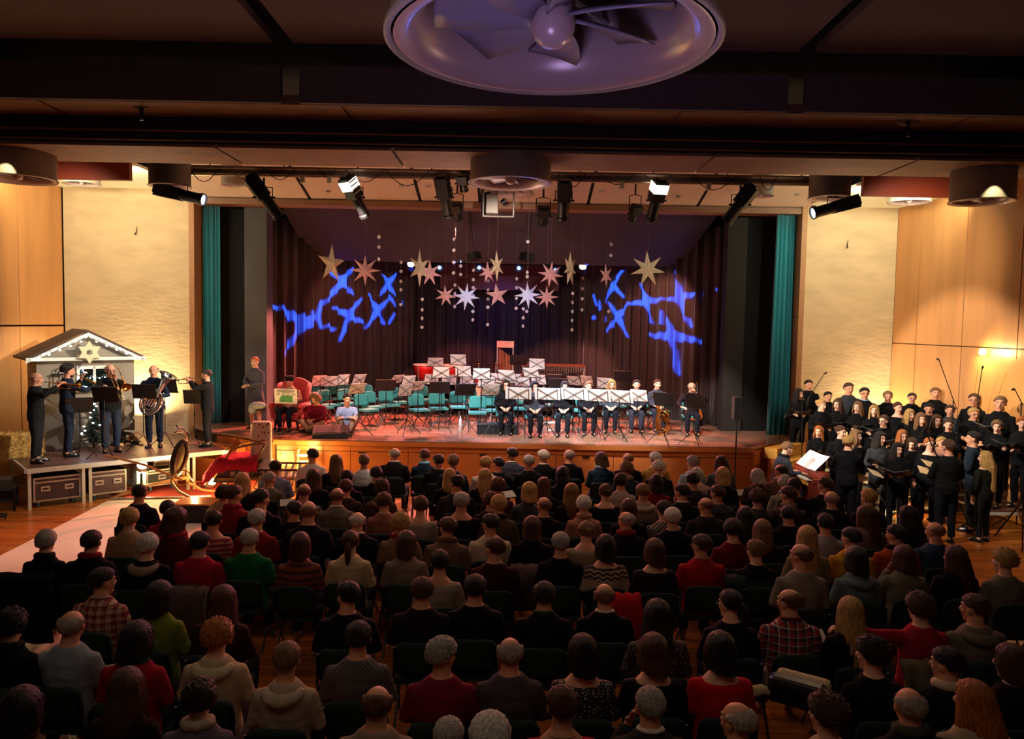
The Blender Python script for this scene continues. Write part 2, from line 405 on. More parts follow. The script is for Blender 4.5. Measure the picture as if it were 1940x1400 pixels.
# service door in the right wall
dr = struct(MB().box((0, 0, 1.6), (.04, 1.9, 3.15)).build('door_1', mat('door_wood', 'c58a4c', .35, 0, .1, 3, (1, 1, .2))))
dr.location = (rx(15.1) - .04, 15.1, 0); dr.rotation_euler = (0, 0, math.atan(.09))
MB().box((-.03, .85, 1.5), (.03, .03, .25)).build('door_handle', ALU, dr)
for y in (15.62, 14.95):  # glowing shapes added for highlights on the wood, no real lamps
    o = MB().lathe([(0, 0), (.05, .0), (.07, .05), (.05, .12), (0, .13)], 12).build('wall_highlight', mat('highlight_glow', 'ffdf9a', .5, 0, 0, emit=14))
    tag(o, 'small glowing stand-in for a highlight over the service door, %s one' % ('left' if y > 15.3 else 'right'), 'highlight'); o.location = (rx(y) - .12, y, 3.22)
for px, py, side in ((258, 440, 'left'), (1605, 465, 'right')):
    p = at_y(px, py, 18.97)
    tag(MB().tube([p + Vector((.02, 0, .14)), p, p + Vector((-.01, -.05, -.06))], [.004, .012, .02], 6).build('hanging_hook', BLK), 'small dark hook on the %s plaster wall' % side, 'hook')
p = at_y(1507, 600, 18.78)
tag(MB().lathe([(0, 0), (.03, 0), (.03, .03), (0, .03)], 10, 0, p, Matrix.Rotation(PI / 2, 3, 'X')).build('door_knob', BLK), 'small black knob on the trim right of the proscenium', 'knob')

# ------------------------------------------------------------------ stage
stage_poly = [(-5.3, 17.0), (5.45, 17.0), (6.85, 18.4), (7.15, 18.9), (7.15, 27), (-8.0, 27), (-8.0, 18.9), (-6.95, 17.9)]
stg = struct(MB().prism(stage_poly, .0, .94).build('stage_floor_base', mat('stage_void', '2a130a', .9)))
top = MB().prism([(-5.33, 16.94), (5.48, 16.94), (6.92, 18.38), (7.15, 18.85), (7.15, 27), (-8.0, 27), (-8.0, 18.85), (-7.02, 17.84)], .95, 1.0).build('stage_floor', STAGEM); struct(top)
struct(MB().box((.07, 16.95, .93), (10.8, .07, .1)).build('trim_4', mat('stage_edge', 'b5672f', .35, 0, .1, 4, (.2, 1, 1))))
x = -5.28; widths = [1.05, .62, 1.3, 1.02, 1.3, 1.02, 1.3, 1.02, 1.3, .85]
for wd in widths:
    MB().box((x + wd / 2, 16.985, .37), (wd - .012, .03, .74)).build('panel', STAGEW, stg, bevel=.003)
    MB().box((x + wd / 2, 16.98, .81), (wd - .006, .035, .11)).build('panel', STAGEW, stg, bevel=.003)
    x += wd
for (xa, ya), (xb, yb) in (((5.46, 17.0), (6.87, 18.4)), ((-6.97, 17.88), (-5.32, 17.0))):
    a, b = Vector((xa, ya, 0)), Vector((xb, yb, 0)); L_ = (b - a).length; an = math.atan2(yb - ya, xb - xa)
    for k in range(2):
        c = a.lerp(b, .25 + .5 * k); o = MB().box((0, -.01, .46), (L_ / 2 - .02, .03, .92)).build('panel', STAGEW, stg); o.location = c; o.rotation_euler = (0, 0, an)
for xx in (-3.35, -.62, 1.7, 4.2):
    tag(MB().box((xx, 16.955, .72), (.16, .02, .03)).build('vent_slot', BLK), 'thin dark slot in the stage front, %s from the left' % ordn([-3.35, -.62, 1.7, 4.2].index(xx) + 1), 'slot', 'slots in the stage front')
# steps right of the stage, curved wooden treads
st = empty('stage_steps', 'light wooden steps leading up to the right end of the stage', 'steps', (6.05, 17.45, 0), math.atan2(1.4, 1.41))
for k in range(4):
    MB().box((.35, -.18 - .28 * (3 - k), .0 + .25 * (k + .5) - .02), (1.5, .30, .24)).build('step', mat('step_wood', 'c9923f', .35, 0, .15, 3, (.3, 1, 1)), st)
    MB().box((.35, -.20 - .28 * (3 - k), .125 * k), (1.45, .2, max(.02, .25 * k))).build('riser', STAGEW, st)
sl2 = empty('stage_steps', 'dark wooden steps at the left corner of the stage behind the sleigh', 'steps', (-6.6, 17.5, 0), math.atan2(-.9, 1.65))
for k in range(2):
    MB().box((-.2, -.1 - .3 * (1 - k), .42 + .24 * k), (1.5, .3, .83 if 0 else .2)).build('step', STAGEW, sl2)
    MB().box((-.2, -.1 - .3 * (1 - k), .2 + .1 * k), (1.4, .25, .4 + .24 * k)).build('riser', STAGEW, sl2)
# masking: teal house curtain, black wings, grey pillars
def drape(name, x0, y0, x1, y1, z0, z1, m, folds, amp, label=None, cat='curtain', seed=0, nz=6, flare=0):
    rnd = random.Random(seed); n = folds * 10; a = Vector((x0, y0, 0)); b = Vector((x1, y1, 0)); dr_ = (b - a); nrm = Vector((dr_.y, -dr_.x, 0)).normalized()
    ph = [rnd.uniform(0, 6.28) for _ in range(4)]
    vs = []; fs = []
    for iz in range(nz + 1):
        tz = iz / nz; z = z0 + (z1 - z0) * tz
        for i in range(n + 1):
            t = i / n
            wv = math.sin(t * folds * 2 * PI + ph[0] + 1.2 * math.sin(t * 9 + ph[1])) + .45 * math.sin(t * folds * 3.7 * PI + ph[2]) 
            wv += .25 * math.sin(t * folds * 9 + tz * 1.3 + ph[3])
            q = a + dr_ * (t + flare * (1 - tz) * (t - .5) * 2) + nrm * amp * wv * (1 - .35 * tz)
            vs.append((q.x, q.y, z))
    for iz in range(nz):
        for i in range(n):
            k = iz * (n + 1) + i; fs.append((k, k + 1, k + n + 2, k + n + 1))
    mb = MB(); mb.add(vs, fs); o = mb.build(name, m, smooth=True)
    sd = o.modifiers.new('thick', 'SOLIDIFY'); sd.thickness = .012
    if label: tag(o, label, cat)
    return o
TEAL = mat('teal_velvet', '0f7a86', .8, 0, .2, 3, (1, 1, .2), sheen=.3)
drape('stage_curtain', -7.86, 19.25, -7.42, 19.3, 1.0, 6.5, TEAL, 4, .05, 'narrow teal house curtain drawn to the left side of the proscenium', seed=1)
drape('stage_curtain', 6.5, 19.0, 7.06, 19.2, 1.0, 6.5, TEAL, 5, .06, 'teal house curtain gathered at the right side of the proscenium', seed=2, flare=.1)
struct(MB().box((-7.15, 19.7, 3.8), (1.1, .1, 5.6)).build('wall_wing_left', BLACK))
struct(MB().box((-6.55, 19.6, 3.75), (.56, .5, 5.5)).build('wall_pillar_left', GREY))
struct(MB().box((6.55, 19.75, 3.8), (1.1, .1, 5.6)).build('wall_wing_right', BLACK))
struct(MB().box((5.72, 19.8, 3.75), (.5, .4, 5.5)).build('wall_pillar_right', mat('pillar_grey', '2a2624', .85, 0, .1, 3)))
struct(MB().box((-.4, 28, 4), (17, .1, 8)).build('wall_stage_back', BLACK))
struct(MB().box((-8.1, 24, 4), (.1, 8, 8)).build('wall_stage_left', BLACK))
struct(MB().box((7.3, 24, 4), (.1, 8, 8)).build('wall_stage_right', BLACK))
struct(MB().box((-.4, 23.5, 7.9), (16, 9, .1)).build('ceiling_stage', BLACK))
# sloping sound reflector over the stage, and second border behind
o = MB().add([(-6.1, 20.0, 6.62), (5.3, 20.0, 6.62), (4.75, 22.0, 5.40), (-5.8, 22.0, 5.40), (-6.1, 20.05, 6.72), (5.3, 20.05, 6.72), (4.75, 22.05, 5.5), (-5.8, 22.05, 5.5)],
         [(3, 2, 1, 0), (4, 5, 6, 7), (0, 1, 5, 4), (1, 2, 6, 5), (2, 3, 7, 6), (3, 0, 4, 7)]).build('sound_reflector', mat('reflector_grey', '383032', .6, 0, .08, 1))
tag(o, 'large sloping dark grey reflector board hanging over the stage front', 'reflector board')
o = MB().box((-.45, 24.4, 5.15), (3.8, .06, .8)).build('stage_border', mat('border_brown', '4e2626', .8, 0, .1, 2)); tag(o, 'short reddish brown border hanging at the centre rear of the stage', 'border')
VELV = mat('velvet', '2c1412', .75, 0, .2, 3, (1, 1, .1), sheen=.25)
drape('back_curtain', -6.45, 20.3, -3.3, 25.0, 1.0, 6.4, VELV, 17, .07, 'dark red pleated curtain on the left of the stage with blue star projections', seed=3)
drape('back_curtain', 2.2, 25.0, 5.75, 20.3, 1.0, 6.4, VELV, 17, .07, 'dark red pleated curtain on the right of the stage with blue star projections', seed=4)
drape('back_curtain', -3.4, 25.1, 2.3, 25.1, 1.0, 6.6, mat('dark_velvet', '1c0c0e', .85, 0, .2, 3, (1, 1, .1)), 16, .06, 'nearly black curtain across the centre rear of the stage', seed=5)
# risers at the back of the stage
RISER = mat('riser_black', '1a1212', .6, 0, .2, 3)
for rn_, (x, y, w_, d_, h) in enumerate(((-3.1, 22.6, 1.9, 1.4, .3), (-1.2, 22.6, 1.9, 1.4, .3), (.7, 22.6, 1.9, 1.4, .3), (2.4, 22.6, 1.5, 1.4, .3), (-2.0, 23.9, 2.2, 1.2, .55), (.2, 23.9, 2.2, 1.2, .55), (2.0, 23.9, 1.3, 1.2, .55))):
    r = empty('stage_riser', 'black %s riser at the back of the stage, %s from the left' % ('low' if rn_ < 4 else 'high rear', ordn(rn_ % 4 + 1 if rn_ < 4 else rn_ - 3)), 'riser', (x, y, 1.0), 0, 'black risers at the back of the stage')
    MB().box((0, 0, h - .03), (w_ - .02, d_ - .02, .06)).build('deck', RISER, r)
    for sx in (-1, 1):
        for sy in (-1, 1): MB().box((sx * (w_ / 2 - .06), sy * (d_ / 2 - .06), (h - .06) / 2), (.05, .05, h - .06)).build('leg', BLK, r)

# ------------------------------------------------------------------ ceiling fans in drums
DRUM = mat('fan_drum', 'a89c90', .5, .1, .1, 4)
BELL = mat('fan_bell', 'b8a09c', .28, .1, .04, 3)
FBL = mat('fan_blade', '8c8494', .35, .1, .05, 4)
def fan(p, D, H, label, cat='ceiling fan', detail=True, group='round drum fans under the ceiling', ztop=None):
    R = D / 2; r = empty('ceiling_fan', label, cat, p, 0, group)
    n = 64 if D > 1.5 else 32
    MB().lathe([(R * .93, H), (R * .96, H), (R * .96, .06 * R), (R, .03 * R), (R, 0), (R * .985, -.01 * R), (R * .96, 0), (R * .955, .05 * R), (R * .93, H * .9), (R * .93, H)], n).build('drum', DRUM, r, smooth=True)
    MB().lathe([(R * .955, .03 * R), (R * .94, .045 * R), (R * .955, .07 * R)], n).build('gasket', BLK, r)
    MB().lathe([(R * .945, .0), (R * .90, -.005 * R), (R * .84, .03 * R), (R * .77, .11 * R), (R * .73, .24 * R), (R * .73, .5 * R), (R * .76, .5 * R), (R * .8, .12 * R), (R * .9, .03 * R), (R * .945, .0)], n).build('bell_mouth', BELL, r, smooth=True)
    MB().lathe([(.0, -.02 * R), (.06 * R, -.012 * R), (.105 * R, .02 * R), (.13 * R, .08 * R), (.135 * R, .3 * R), (0, .3 * R)], 24).build('hub', BELL, r, smooth=True)
    for k in range(7):
        a = 2 * PI * k / 7 + .35; vs = []; fs = []
        for i in range(7):
            t = i / 6; rr = R * (.12 + .59 * t)
            wd = R * (.10 + .21 * t); tw = math.radians(34 - 16 * t)
            for j, s_ in enumerate((-1, -.33, .33, 1)):
                aa = a + s_ * wd / rr * .55 + .28 * t
                vs.append((rr * math.cos(aa), rr * math.sin(aa), .15 * R + s_ * wd * math.sin(tw) * .5 + .02 * R * (1 - s_ * s_)))
        for i in range(6):
            for j in range(3):
                q = i * 4 + j; fs.append((q, q + 1, q + 5, q + 4))
        o = MB().add(vs, fs).build('blade', FBL, r, smooth=True); sd = o.modifiers.new('t', 'SOLIDIFY'); sd.thickness = .012 * R
        if not detail and k == 6: pass
    for a in (.15, 1.0, 2.4, 3.9):
        MB().tube([(.1 * R * math.cos(a), .1 * R * math.sin(a), .34 * R), (.74 * R * math.cos(a), .74 * R * math.sin(a), .36 * R)], .02 * R, 6).build('strut', ALU, r)
    MB().lathe([(0, H - .01), (R * .95, H - .01), (R * .95, H), (0, H)], n).build('drum_lid', mat('lid_dark', '060608', .9), r)
    return r
d1 = 5.6
p = at_y(1047, 84, d1); D1 = 618 / FPX * d1
fan(p, D1, 7.4 - p.z, 'huge round drum fan with purple tinted blades hanging nearest the balcony')
fan(at_y(967, 348, 12.35), 1.35, .42, 'beige drum fan hanging in the centre above the stage front, nearer one')
fan(at_y(962, 368, 17.6), 1.2, .6, 'smaller drum fan behind the centre one, right above the projector')
fan(at_y(34, 340, 12.4), 1.15, .42, 'drum fan at the far left edge catching a pool of light', ztop=1)
fan(at_y(322, 354, 15.4), .82, .55, 'drum fan left of centre over the horizontal spotlight')
fan(at_y(445, 352, 17.4), .62, .45, 'small drum fan on the sloping ceiling beside the left spotlights')
fan(at_y(155, 349, 17.4), .8, .34, 'drum fan in front of the bright left cove')
fan(at_y(1571, 376, 15.4), .82, .55, 'drum fan right of centre over the horizontal spotlight')
fan(at_y(1860, 383, 12.4), .98, .5, 'drum fan at the far right with a bright triangle of light on it')
fan(at_y(1440, 372, 17.4), .62, .45, 'small drum fan on the sloping ceiling beside the right spotlights')
fan(at_y(1722, 384, 17.0), .9, .34, 'drum fan in front of the bright right cove')
lamp('SPOT', at_y(1893, 336, 11.75), at_y(1883, 378, 11.95), 8, (1, .85, .45), .02, 60, .3)
lamp('SPOT', at_y(12, 296, 11.7), at_y(8, 338, 11.9), 8, (1, .85, .45), .02, 60, .3)
# ceiling hooks near the balcony
for px, py, d, nm in ((268, 212, 11.2, 'left'), (1720, 243, 11.2, 'right')):
    p = at_y(px, py, d); r = empty('rigging_hook', 'small metal rigging hook under the ceiling strip, %s one' % nm, 'hook', p)
    MB().tube([(0, 0, .15), (0, 0, -.12)], .03, 8).build('shaft', BLK, r)
    MB().tube([(-.2, 0, .12), (-.1, 0, .06), (0, 0, .04), (.1, 0, .06), (.2, 0, .12)], .012, 6).build('arm', ALU, r)

# ------------------------------------------------------------------ lighting bar and spotlights
tru = empty('lighting_bar', 'long aluminium lighting bar with cables across the hall before the stage', 'lighting bar', (0, 15.6, 6.72))
MB().tube([(-6.9, 0, .03), (6.3, 0, .03)], .035, 8).build('pipe', mat('bar_metal', 'a08a76', .3, .8), tru)
MB().tube([(-6.9, .1, -.1), (6.3, .1, -.1)], .03, 8).build('pipe', mat('bar_metal', 'a08a76', .3, .8), tru)
MB().box((-.3, .04, -.03), (13.1, .05, .12)).build('cable_tray', mat('bar_grey', '6e5c50', .4, .5), tru)
random.seed(11)
for k in range(16):
    x = -6.6 + k * .83 + random.uniform(-.2, .2); l = random.uniform(.3, .9); h = random.uniform(.1, .32)
    MB().tube([(x + l * t / 6, -.06, .02 - h * math.sin(PI * t / 6)) for t in range(7)], .009, 5).build('cable', BLK, tru)
for k in range(9):
    MB().tube([(-6.2 + k * 1.5, 0, .02), (-6.2 + k * 1.5, 0, .9)], .014, 5).build('hanger', BLK, tru)
for k in range(5):
    x = (-4.3, -3.75, .95, 2.15, 3.9)[k]
    MB().box((x, -.08, -.2), (.09, .07, .14)).build('socket_box', mat('socket_cream', 'b5a98c', .6), tru)
def spot(px, py, d, tgt, L, w, label, lit=False, hot=False, name='stage_spotlight', hang=.25):
    if d > 17: hang = .55
    p = at_y(px, py, d); r = empty(name, label, 'spotlight', p, 0, 'spotlights along the lighting bar')
    dr_ = (Vector(tgt)).normalized(); q = dr_.to_track_quat('Z', 'X').to_matrix().to_4x4()
    h = bpy.data.objects.new('housing', MB().box((0, 0, -L * .22), (w, w * 1.05, L * .5), taper=.92).box((0, 0, -L * .49), (w * .6, w * .7, L * .06)).mesh('housing', BLK)); C.objects.link(h); h.parent = r; h.matrix_local = q
    hf = MB()
    for k in range(4): hf.box((0, w * .54, -L * .38 + k * L * .09), (w * .9, .012, L * .03))
    o = hf.build('cooling_fin', ALU if hot else BLK, h)
    o = MB().lathe([(0, L * .02), (w * .40, L * .02), (w * .42, L * .12), (w * .42, L * .44), (w * .48, L * .46), (w * .48, L * .52), (w * .40, L * .52), (w * .38, L * .47), (0, L * .47)], 20).build('lens_tube', mat('lamp_black', '161514', .35, .4), r, smooth=False); o.matrix_local = q
    o = MB().lathe([(0, L * .49), (w * .38, L * .485)], 20).build('lens', mat('lens_lit', 'cfe4ff', .2, 0, 0, emit=5) if lit else mat('lens_glass', '20303a', .08, 0, 0, coat=1), r); o.matrix_local = q
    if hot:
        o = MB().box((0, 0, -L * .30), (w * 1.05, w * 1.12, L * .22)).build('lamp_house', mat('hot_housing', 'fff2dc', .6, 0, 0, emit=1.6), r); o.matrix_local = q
    MB().tube([(-w * .62, 0, -.02), (-w * .62, 0, hang * .7), (0, 0, hang * .75), (w * .62, 0, hang * .7), (w * .62, 0, -.02)], .012, 6).build('yoke', BLK, r)
    MB().tube([(0, 0, hang * .75), (0, 0, hang + .12)], .022, 6).build('clamp', BLK, r)
    MB().tube([(-w * .8, 0, -.02), (w * .8, 0, -.02)], .02, 8).build('knob', BLK, r)
    return r
spot(340, 368, 15.2, (1, -.1, -.22), 1.0, .26, 'black profile spotlight lying almost level at the left with lit lens', lit=True)
spot(500, 372, 15.5, (.6, .25, -.85), .95, .28, 'large black spotlight with pale side tilted down to the right', name='stage_spotlight')
spot(673, 372, 15.5, (.35, .5, -.8), .9, .25, 'spotlight with glaring white lamp house left of centre', hot=True)
spot(842, 372, 15.5, (.12, .5, -.86), .85, .25, 'black spotlight between the drum fan and the left hot spotlight')
spot(877, 346, 15.5, (.1, .5, -.7), .34, .2, 'small square black floodlight left of the centre drum fan', hang=.12)
spot(1068, 378, 15.5, (0, .5, -.86), .8, .27, 'upright black spotlight just right of the centre drum fan')
spot(1243, 378, 15.5, (-.12, .5, -.85), .85, .26, 'spotlight with glaring white lamp house right of centre', hot=True)
spot(1402, 386, 15.5, (-.55, .3, -.8), .85, .28, 'large black spotlight tilted down to the left near the right end')
spot(1583, 392, 15.2, (-1, -.1, -.30), .95, .26, 'black profile spotlight lying almost level at the right with lit lens', lit=True)
spot(866, 400, 17.8, (.1, .6, -.7), .4, .22, 'small black spotlight at the stage head left of the projector')
spot(1029, 408, 17.8, (0, .6, -.8), .42, .26, 'short black spotlight at the stage head below the centre right')
spot(1203, 403, 17.8, (-.2, .5, -.7), .38, .22, 'small black spotlight with chrome knobs left of the right hot one')
for px, py, t_ in ((779, 499, 'left'), (1104, 504, 'right')):
    p = at_y(px, py, 22.5); r = empty('back_light', 'glaring backlight facing the hall over the stage rear, %s one' % t_, 'spotlight', p)
    MB().lathe([(0, .25), (.13, .25), (.15, 0), (.13, -.02), (.12, 0), (0, .02)], 20, 0, (0, 0, 0), Matrix.Rotation(PI / 2 + .5, 3, 'X').inverted()).build('housing', BLK, r)
    MB().ell((0, -.05, -.02), (.10, .03, .09), mi=0).build('lens', mat('back_lens', 'ffd0b0', .3, 0, 0, emit=16), r)
for k, (px, py) in enumerate(((833, 507), (908, 507), (983, 508), (1052, 512))):
    p = at_y(px, py, 22.6); r = empty('blue_spotlight', 'small blue spotlight at the stage rear, %s from the left' % ordn(k + 1), 'spotlight', p, 0, 'blue spotlights at the stage rear')
    MB().lathe([(0, .2), (.1, .2), (.12, 0), (0, .02)], 16, 0, (0, 0, 0), Matrix.Rotation(PI / 2, 3, 'X').inverted()).build('housing', BLK, r)
    MB().ell((0, -.03, 0), (.05, .02, .05)).build('lens', mat('blue_lens', '5a8cff', .3, 0, 0, emit=9), r)
rb = empty('rear_lighting_bar', 'black lighting bar carrying the blue and back lights at the stage rear', 'lighting bar', (-.4, 22.72, 5.62))
MB().tube([(-4.6, 0, 0), (4.8, 0, 0)], .03, 8).build('pipe', BLK, rb)
for x in (-4.2, -1.6, 1.6, 4.4): MB().tube([(x, 0, 0), (x, 0, 2.25)], .01, 5).build('hanger', BLK, rb)
for px in (779, 833, 908, 983, 1052, 1104): q_ = at_y(px, 505, 22.6); MB().tube([(q_.x + .4, 0, 0), (q_.x + .4, 0, q_.z - 5.62), (q_.x + .4, -.1, q_.z - 5.62)], .012, 5).build('hook', BLK, rb)
# white projector with frame
p = at_y(941, 388, 17.2); r = empty('video_projector', 'white video projector in a square white frame below the centre drum fans', 'projector', p)
MB().tube([(0, .1, .2), (0, .1, .75)], .03, 8).build('mount', ALU, r)
MB().box((-.1, 0, 0), (.28, .35, .42), taper=.9).build('body', mat('projector_white', '7a746a', .5, 0, .03), r, bevel=.02)
MB().lathe([(0, 0), (.07, 0), (.07, .1), (0, .1)], 16, 0, (.12, .1, .05), Matrix.Rotation(.9, 3, 'Y')).build('lens', BLK, r)
for a, b in (((-.3, 0, -.26), (.38, 0, -.26)), ((.38, 0, -.26), (.38, 0, .3)), ((-.3, 0, -.26), (-.3, 0, .3))):
    MB().tube([a, b], .018, 6).build('frame', mat('projector_white', '7a746a', .5, 0, .03), r)
p = at_y(920, 385, 17.5); tag(MB().box(p, (.2, .2, .6)).build('black_loudspeaker', BLK), 'tall black box beside the white projector under the centre fan', 'loudspeaker')

# gobo projectors: cut metal plates in front of narrow lamps throw the blue star pattern on the pleats
def gobo(src, lines, quad, label):
    # quad: curtain plane a->b ; lines: [(p0px,p1px,w0,w1)]
    (xa, ya), (xb, yb) = quad
    a = Vector((xa, ya, 0)); n = Vector((yb - ya, -(xb - xa), 0)).normalized()
    def onc(px, py):
        d = ray(px, py); o = Vector((0, 0, CAMZ)); t = (a - o).dot(n) / d.dot(n); return o + d * t
    src = Vector(src); ctr = onc(*[sum(v) / len(v) for v in zip(*[l[0] for l in lines])])
    fw = (ctr - src).normalized(); q = fw.to_track_quat('-Z', 'Y'); Ri = q.to_matrix().inverted(); dist = .16
    def uv(px, py):
        l = Ri @ (onc(px, py) - src); return (l.x / -l.z * dist, l.y / -l.z * dist)
    segs = []
    k = dist / (ctr - src).length * (ctr.y / FPX)
    for p0, p1, w0, w1 in lines: segs.append((uv(*p0), uv(*p1), w0 * k, w1 * k))
    us = [s_[i][0] for s_ in segs for i in (0, 1)]; vs_ = [s_[i][1] for s_ in segs for i in (0, 1)]
    u0, u1, v0, v1 = min(us) - .006, max(us) + .006, min(vs_) - .006, max(vs_) + .006
    NX, NY = 260, 200
    U, V = np.meshgrid(np.linspace(u0, u1, NX), np.linspace(v0, v1, NY)); hole = np.zeros(U.shape, bool)
    for (p, q_, w0, w1) in segs:
        dx, dy = q_[0] - p[0], q_[1] - p[1]; L2 = dx * dx + dy * dy + 1e-12
        t = np.clip(((U - p[0]) * dx + (V - p[1]) * dy) / L2, 0, 1)
        dd = np.hypot(U - p[0] - t * dx, V - p[1] - t * dy); hole |= dd < (w0 + (w1 - w0) * np.sqrt(t))
    mb = MB(); hx = (u1 - u0) / (NX - 1) / 2; hy = (v1 - v0) / (NY - 1) / 2
    for j in range(NY):
        i = 0
        while i < NX:
            if hole[j, i]: i += 1; continue
            k2 = i
            while k2 < NX and not hole[j, k2]: k2 += 1
            x0, x1 = U[j, i] - hx, U[j, k2 - 1] + hx; y0, y1 = V[j, i] - hy * 1.01, V[j, i] + hy * 1.01
            mb.add([(x0, y0, 0), (x1, y0, 0), (x1, y1, 0), (x0, y1, 0)], [(0, 1, 2, 3)]); i = k2
    r = empty('gobo_projector', label, 'projector', src)
    r.rotation_euler = q.to_euler()
    pl = mb.build('gobo_plate', BLK, r); pl.location = (0, 0, -dist)
    e = .03; fr = MB()
    B = .4
    fr.box(((u0 - B) / 2 + 0, (v0 + v1) / 2, -dist), (u0 + B, v1 - v0, .004)); fr.box(((u1 + B) / 2, (v0 + v1) / 2, -dist), (B - u1, v1 - v0, .004))
    fr.v = []; fr.f = []; fr.m = []
    w_, h_ = max(abs(u0), abs(u1)) + .04, max(abs(v0), abs(v1)) + .04
    fr.box(((-w_ + u0) / 2, 0, -dist), (u0 + w_, 2 * h_, .004)); fr.box(((w_ + u1) / 2, 0, -dist), (w_ - u1, 2 * h_, .004))
    fr.box(((u0 + u1) / 2, (-h_ + v0) / 2, -dist), (u1 - u0, v0 + h_, .004)); fr.box(((u0 + u1) / 2, (h_ + v1) / 2, -dist), (u1 - u0, h_ - v1, .004))
    fr.build('plate_holder', BLK, r); MB().tube([(0, h_, .02), (0, h_ + .4, .02), (0, h_ + 1.7, .2)], .012, 6).build('hanger', BLK, r)
    MB().box((-w_, 0, -.04), (.01, 2 * h_, .26)).box((w_, 0, -.04), (.01, 2 * h_, .26)).box((0, h_, -.04), (2 * w_, .01, .26)).box((0, -h_, -.04), (2 * w_, .01, .26)).box((0, 0, .08), (2 * w_, 2 * h_, .01)).build('housing', BLK, r)
    ld = lamp('SPOT', src, ctr, GOBO_W, (.012, .085, 1), .0012, 2 * math.degrees(math.atan(max(w_, h_) / dist)) , .0)
    return r
GOBO_W = 34000
def star(c, tips, w0=11, w1=2.2): return [(c, t, w0, w1) for t in tips]
LL = star((648, 533), [(622, 510), (668, 508), (612, 578), (668, 558)]) + star((735, 538), [(722, 505), (751, 518), (720, 560), (748, 560)], 9) + \
     star((716, 588), [(698, 558), (737, 566), (694, 620), (727, 614)], 9) + star((572, 612), [(530, 582), (598, 600), (592, 618), (548, 656)], 15, 3) + \
     star((660, 598), [(632, 583), (684, 566), (690, 612), (645, 644)], 10) + [((513, 582), (521, 583), 3, 3), ((607, 572), (602, 600), 3, 4), ((602, 600), (606, 620), 4, 3), ((618, 618), (632, 624), 3, 3), ((738, 560), (748, 580), 3, 2.5), ((746, 596), (738, 611), 3, 2.5), ((539, 672), (542, 664), 3, 2), ((762, 575), (766, 565), 2.5, 2), ((591, 592), (591, 618), 3, 3)]
RR = star((1163, 540), [(1180, 510), (1140, 582), (1180, 562)], 8) + star((1170, 600), [(1154, 574), (1192, 574), (1150, 628), (1190, 638)], 9) + \
     star((1226, 572), [(1213, 538), (1256, 566), (1236, 612), (1192, 575)], 10) + star((1289, 564), [(1278, 514), (1317, 556), (1296, 606), (1264, 568)], 11) + \
     star((1274, 636), [(1264, 604), (1235, 636), (1326, 646), (1284, 706)], 12, 3) + [((1125, 560), (1130, 578), 3, 2), ((1136, 572), (1137, 586), 3, 3), ((1142, 592), (1148, 606), 3, 2.5), ((1124, 602), (1126, 602), 4, 4), ((1303, 604), (1308, 616), 2.5, 4), ((1330, 560), (1332, 555), 2.5, 2), ((1359, 549), (1360, 549), 3, 3), ((1254, 590), (1253, 612), 2, 3)]
gobo((-1.0, 19.80, 5.42), LL, ((-6.45, 20.3), (-3.3, 25.0)), 'narrow gobo projector throwing blue stars on the left curtain')
gobo((.3, 19.80, 5.42), RR, ((2.2, 25.0), (5.75, 20.3)), 'narrow gobo projector throwing blue stars on the right curtain')
# ------------------------------------------------------------------ people
SKIN = mat('skin', 'c98d6c', .55, 0, .07, 12, spec=.35); SKINP = mat('skin_pale', 'd9a688', .55, 0, .06, 12, spec=.35)
LIPS = mat('lips', '9c4a40', .5, 0, 0); EYEW = mat('eye_white', 'd8d4cc', .3, 0, 0); EYED = mat('iris_dark', '1a100a', .2, 0, 0); BROW = mat('brow', '3a2416', .8, 0, 0)
def remeshed(mb, voxel, smooth, name, mats):
    me = mb.mesh(name + '_raw', mats); o = bpy.data.objects.new('tmp', me); C.objects.link(o)
    m = o.modifiers.new('r', 'REMESH'); m.mode = 'VOXEL'; m.voxel_size = voxel; m.use_smooth_shade = True
    if smooth:
        s_ = o.modifiers.new('s', 'SMOOTH'); s_.factor = .5; s_.iterations = smooth
    dg = bpy.context.evaluated_depsgraph_get(); me2 = bpy.data.meshes.new_from_object(o.evaluated_get(dg)); me2.name = name
    bpy.data.objects.remove(o); bpy.data.meshes.remove(me)
    me2.materials.clear()
    for x in (mats if isinstance(mats, (list, tuple)) else [mats]): me2.materials.append(x)
    return me2
def join_mb(me, mb):
    bm = bmesh.new(); bm.from_mesh(me); base = [bm.verts.new(v) for v in mb.v]
    for f, mi in zip(mb.f, mb.m):
        try:
            nf = bm.faces.new([base[i] for i in f]); nf.material_index = mi; nf.smooth = True
        except ValueError: pass
    bm.to_mesh(me); bm.free()

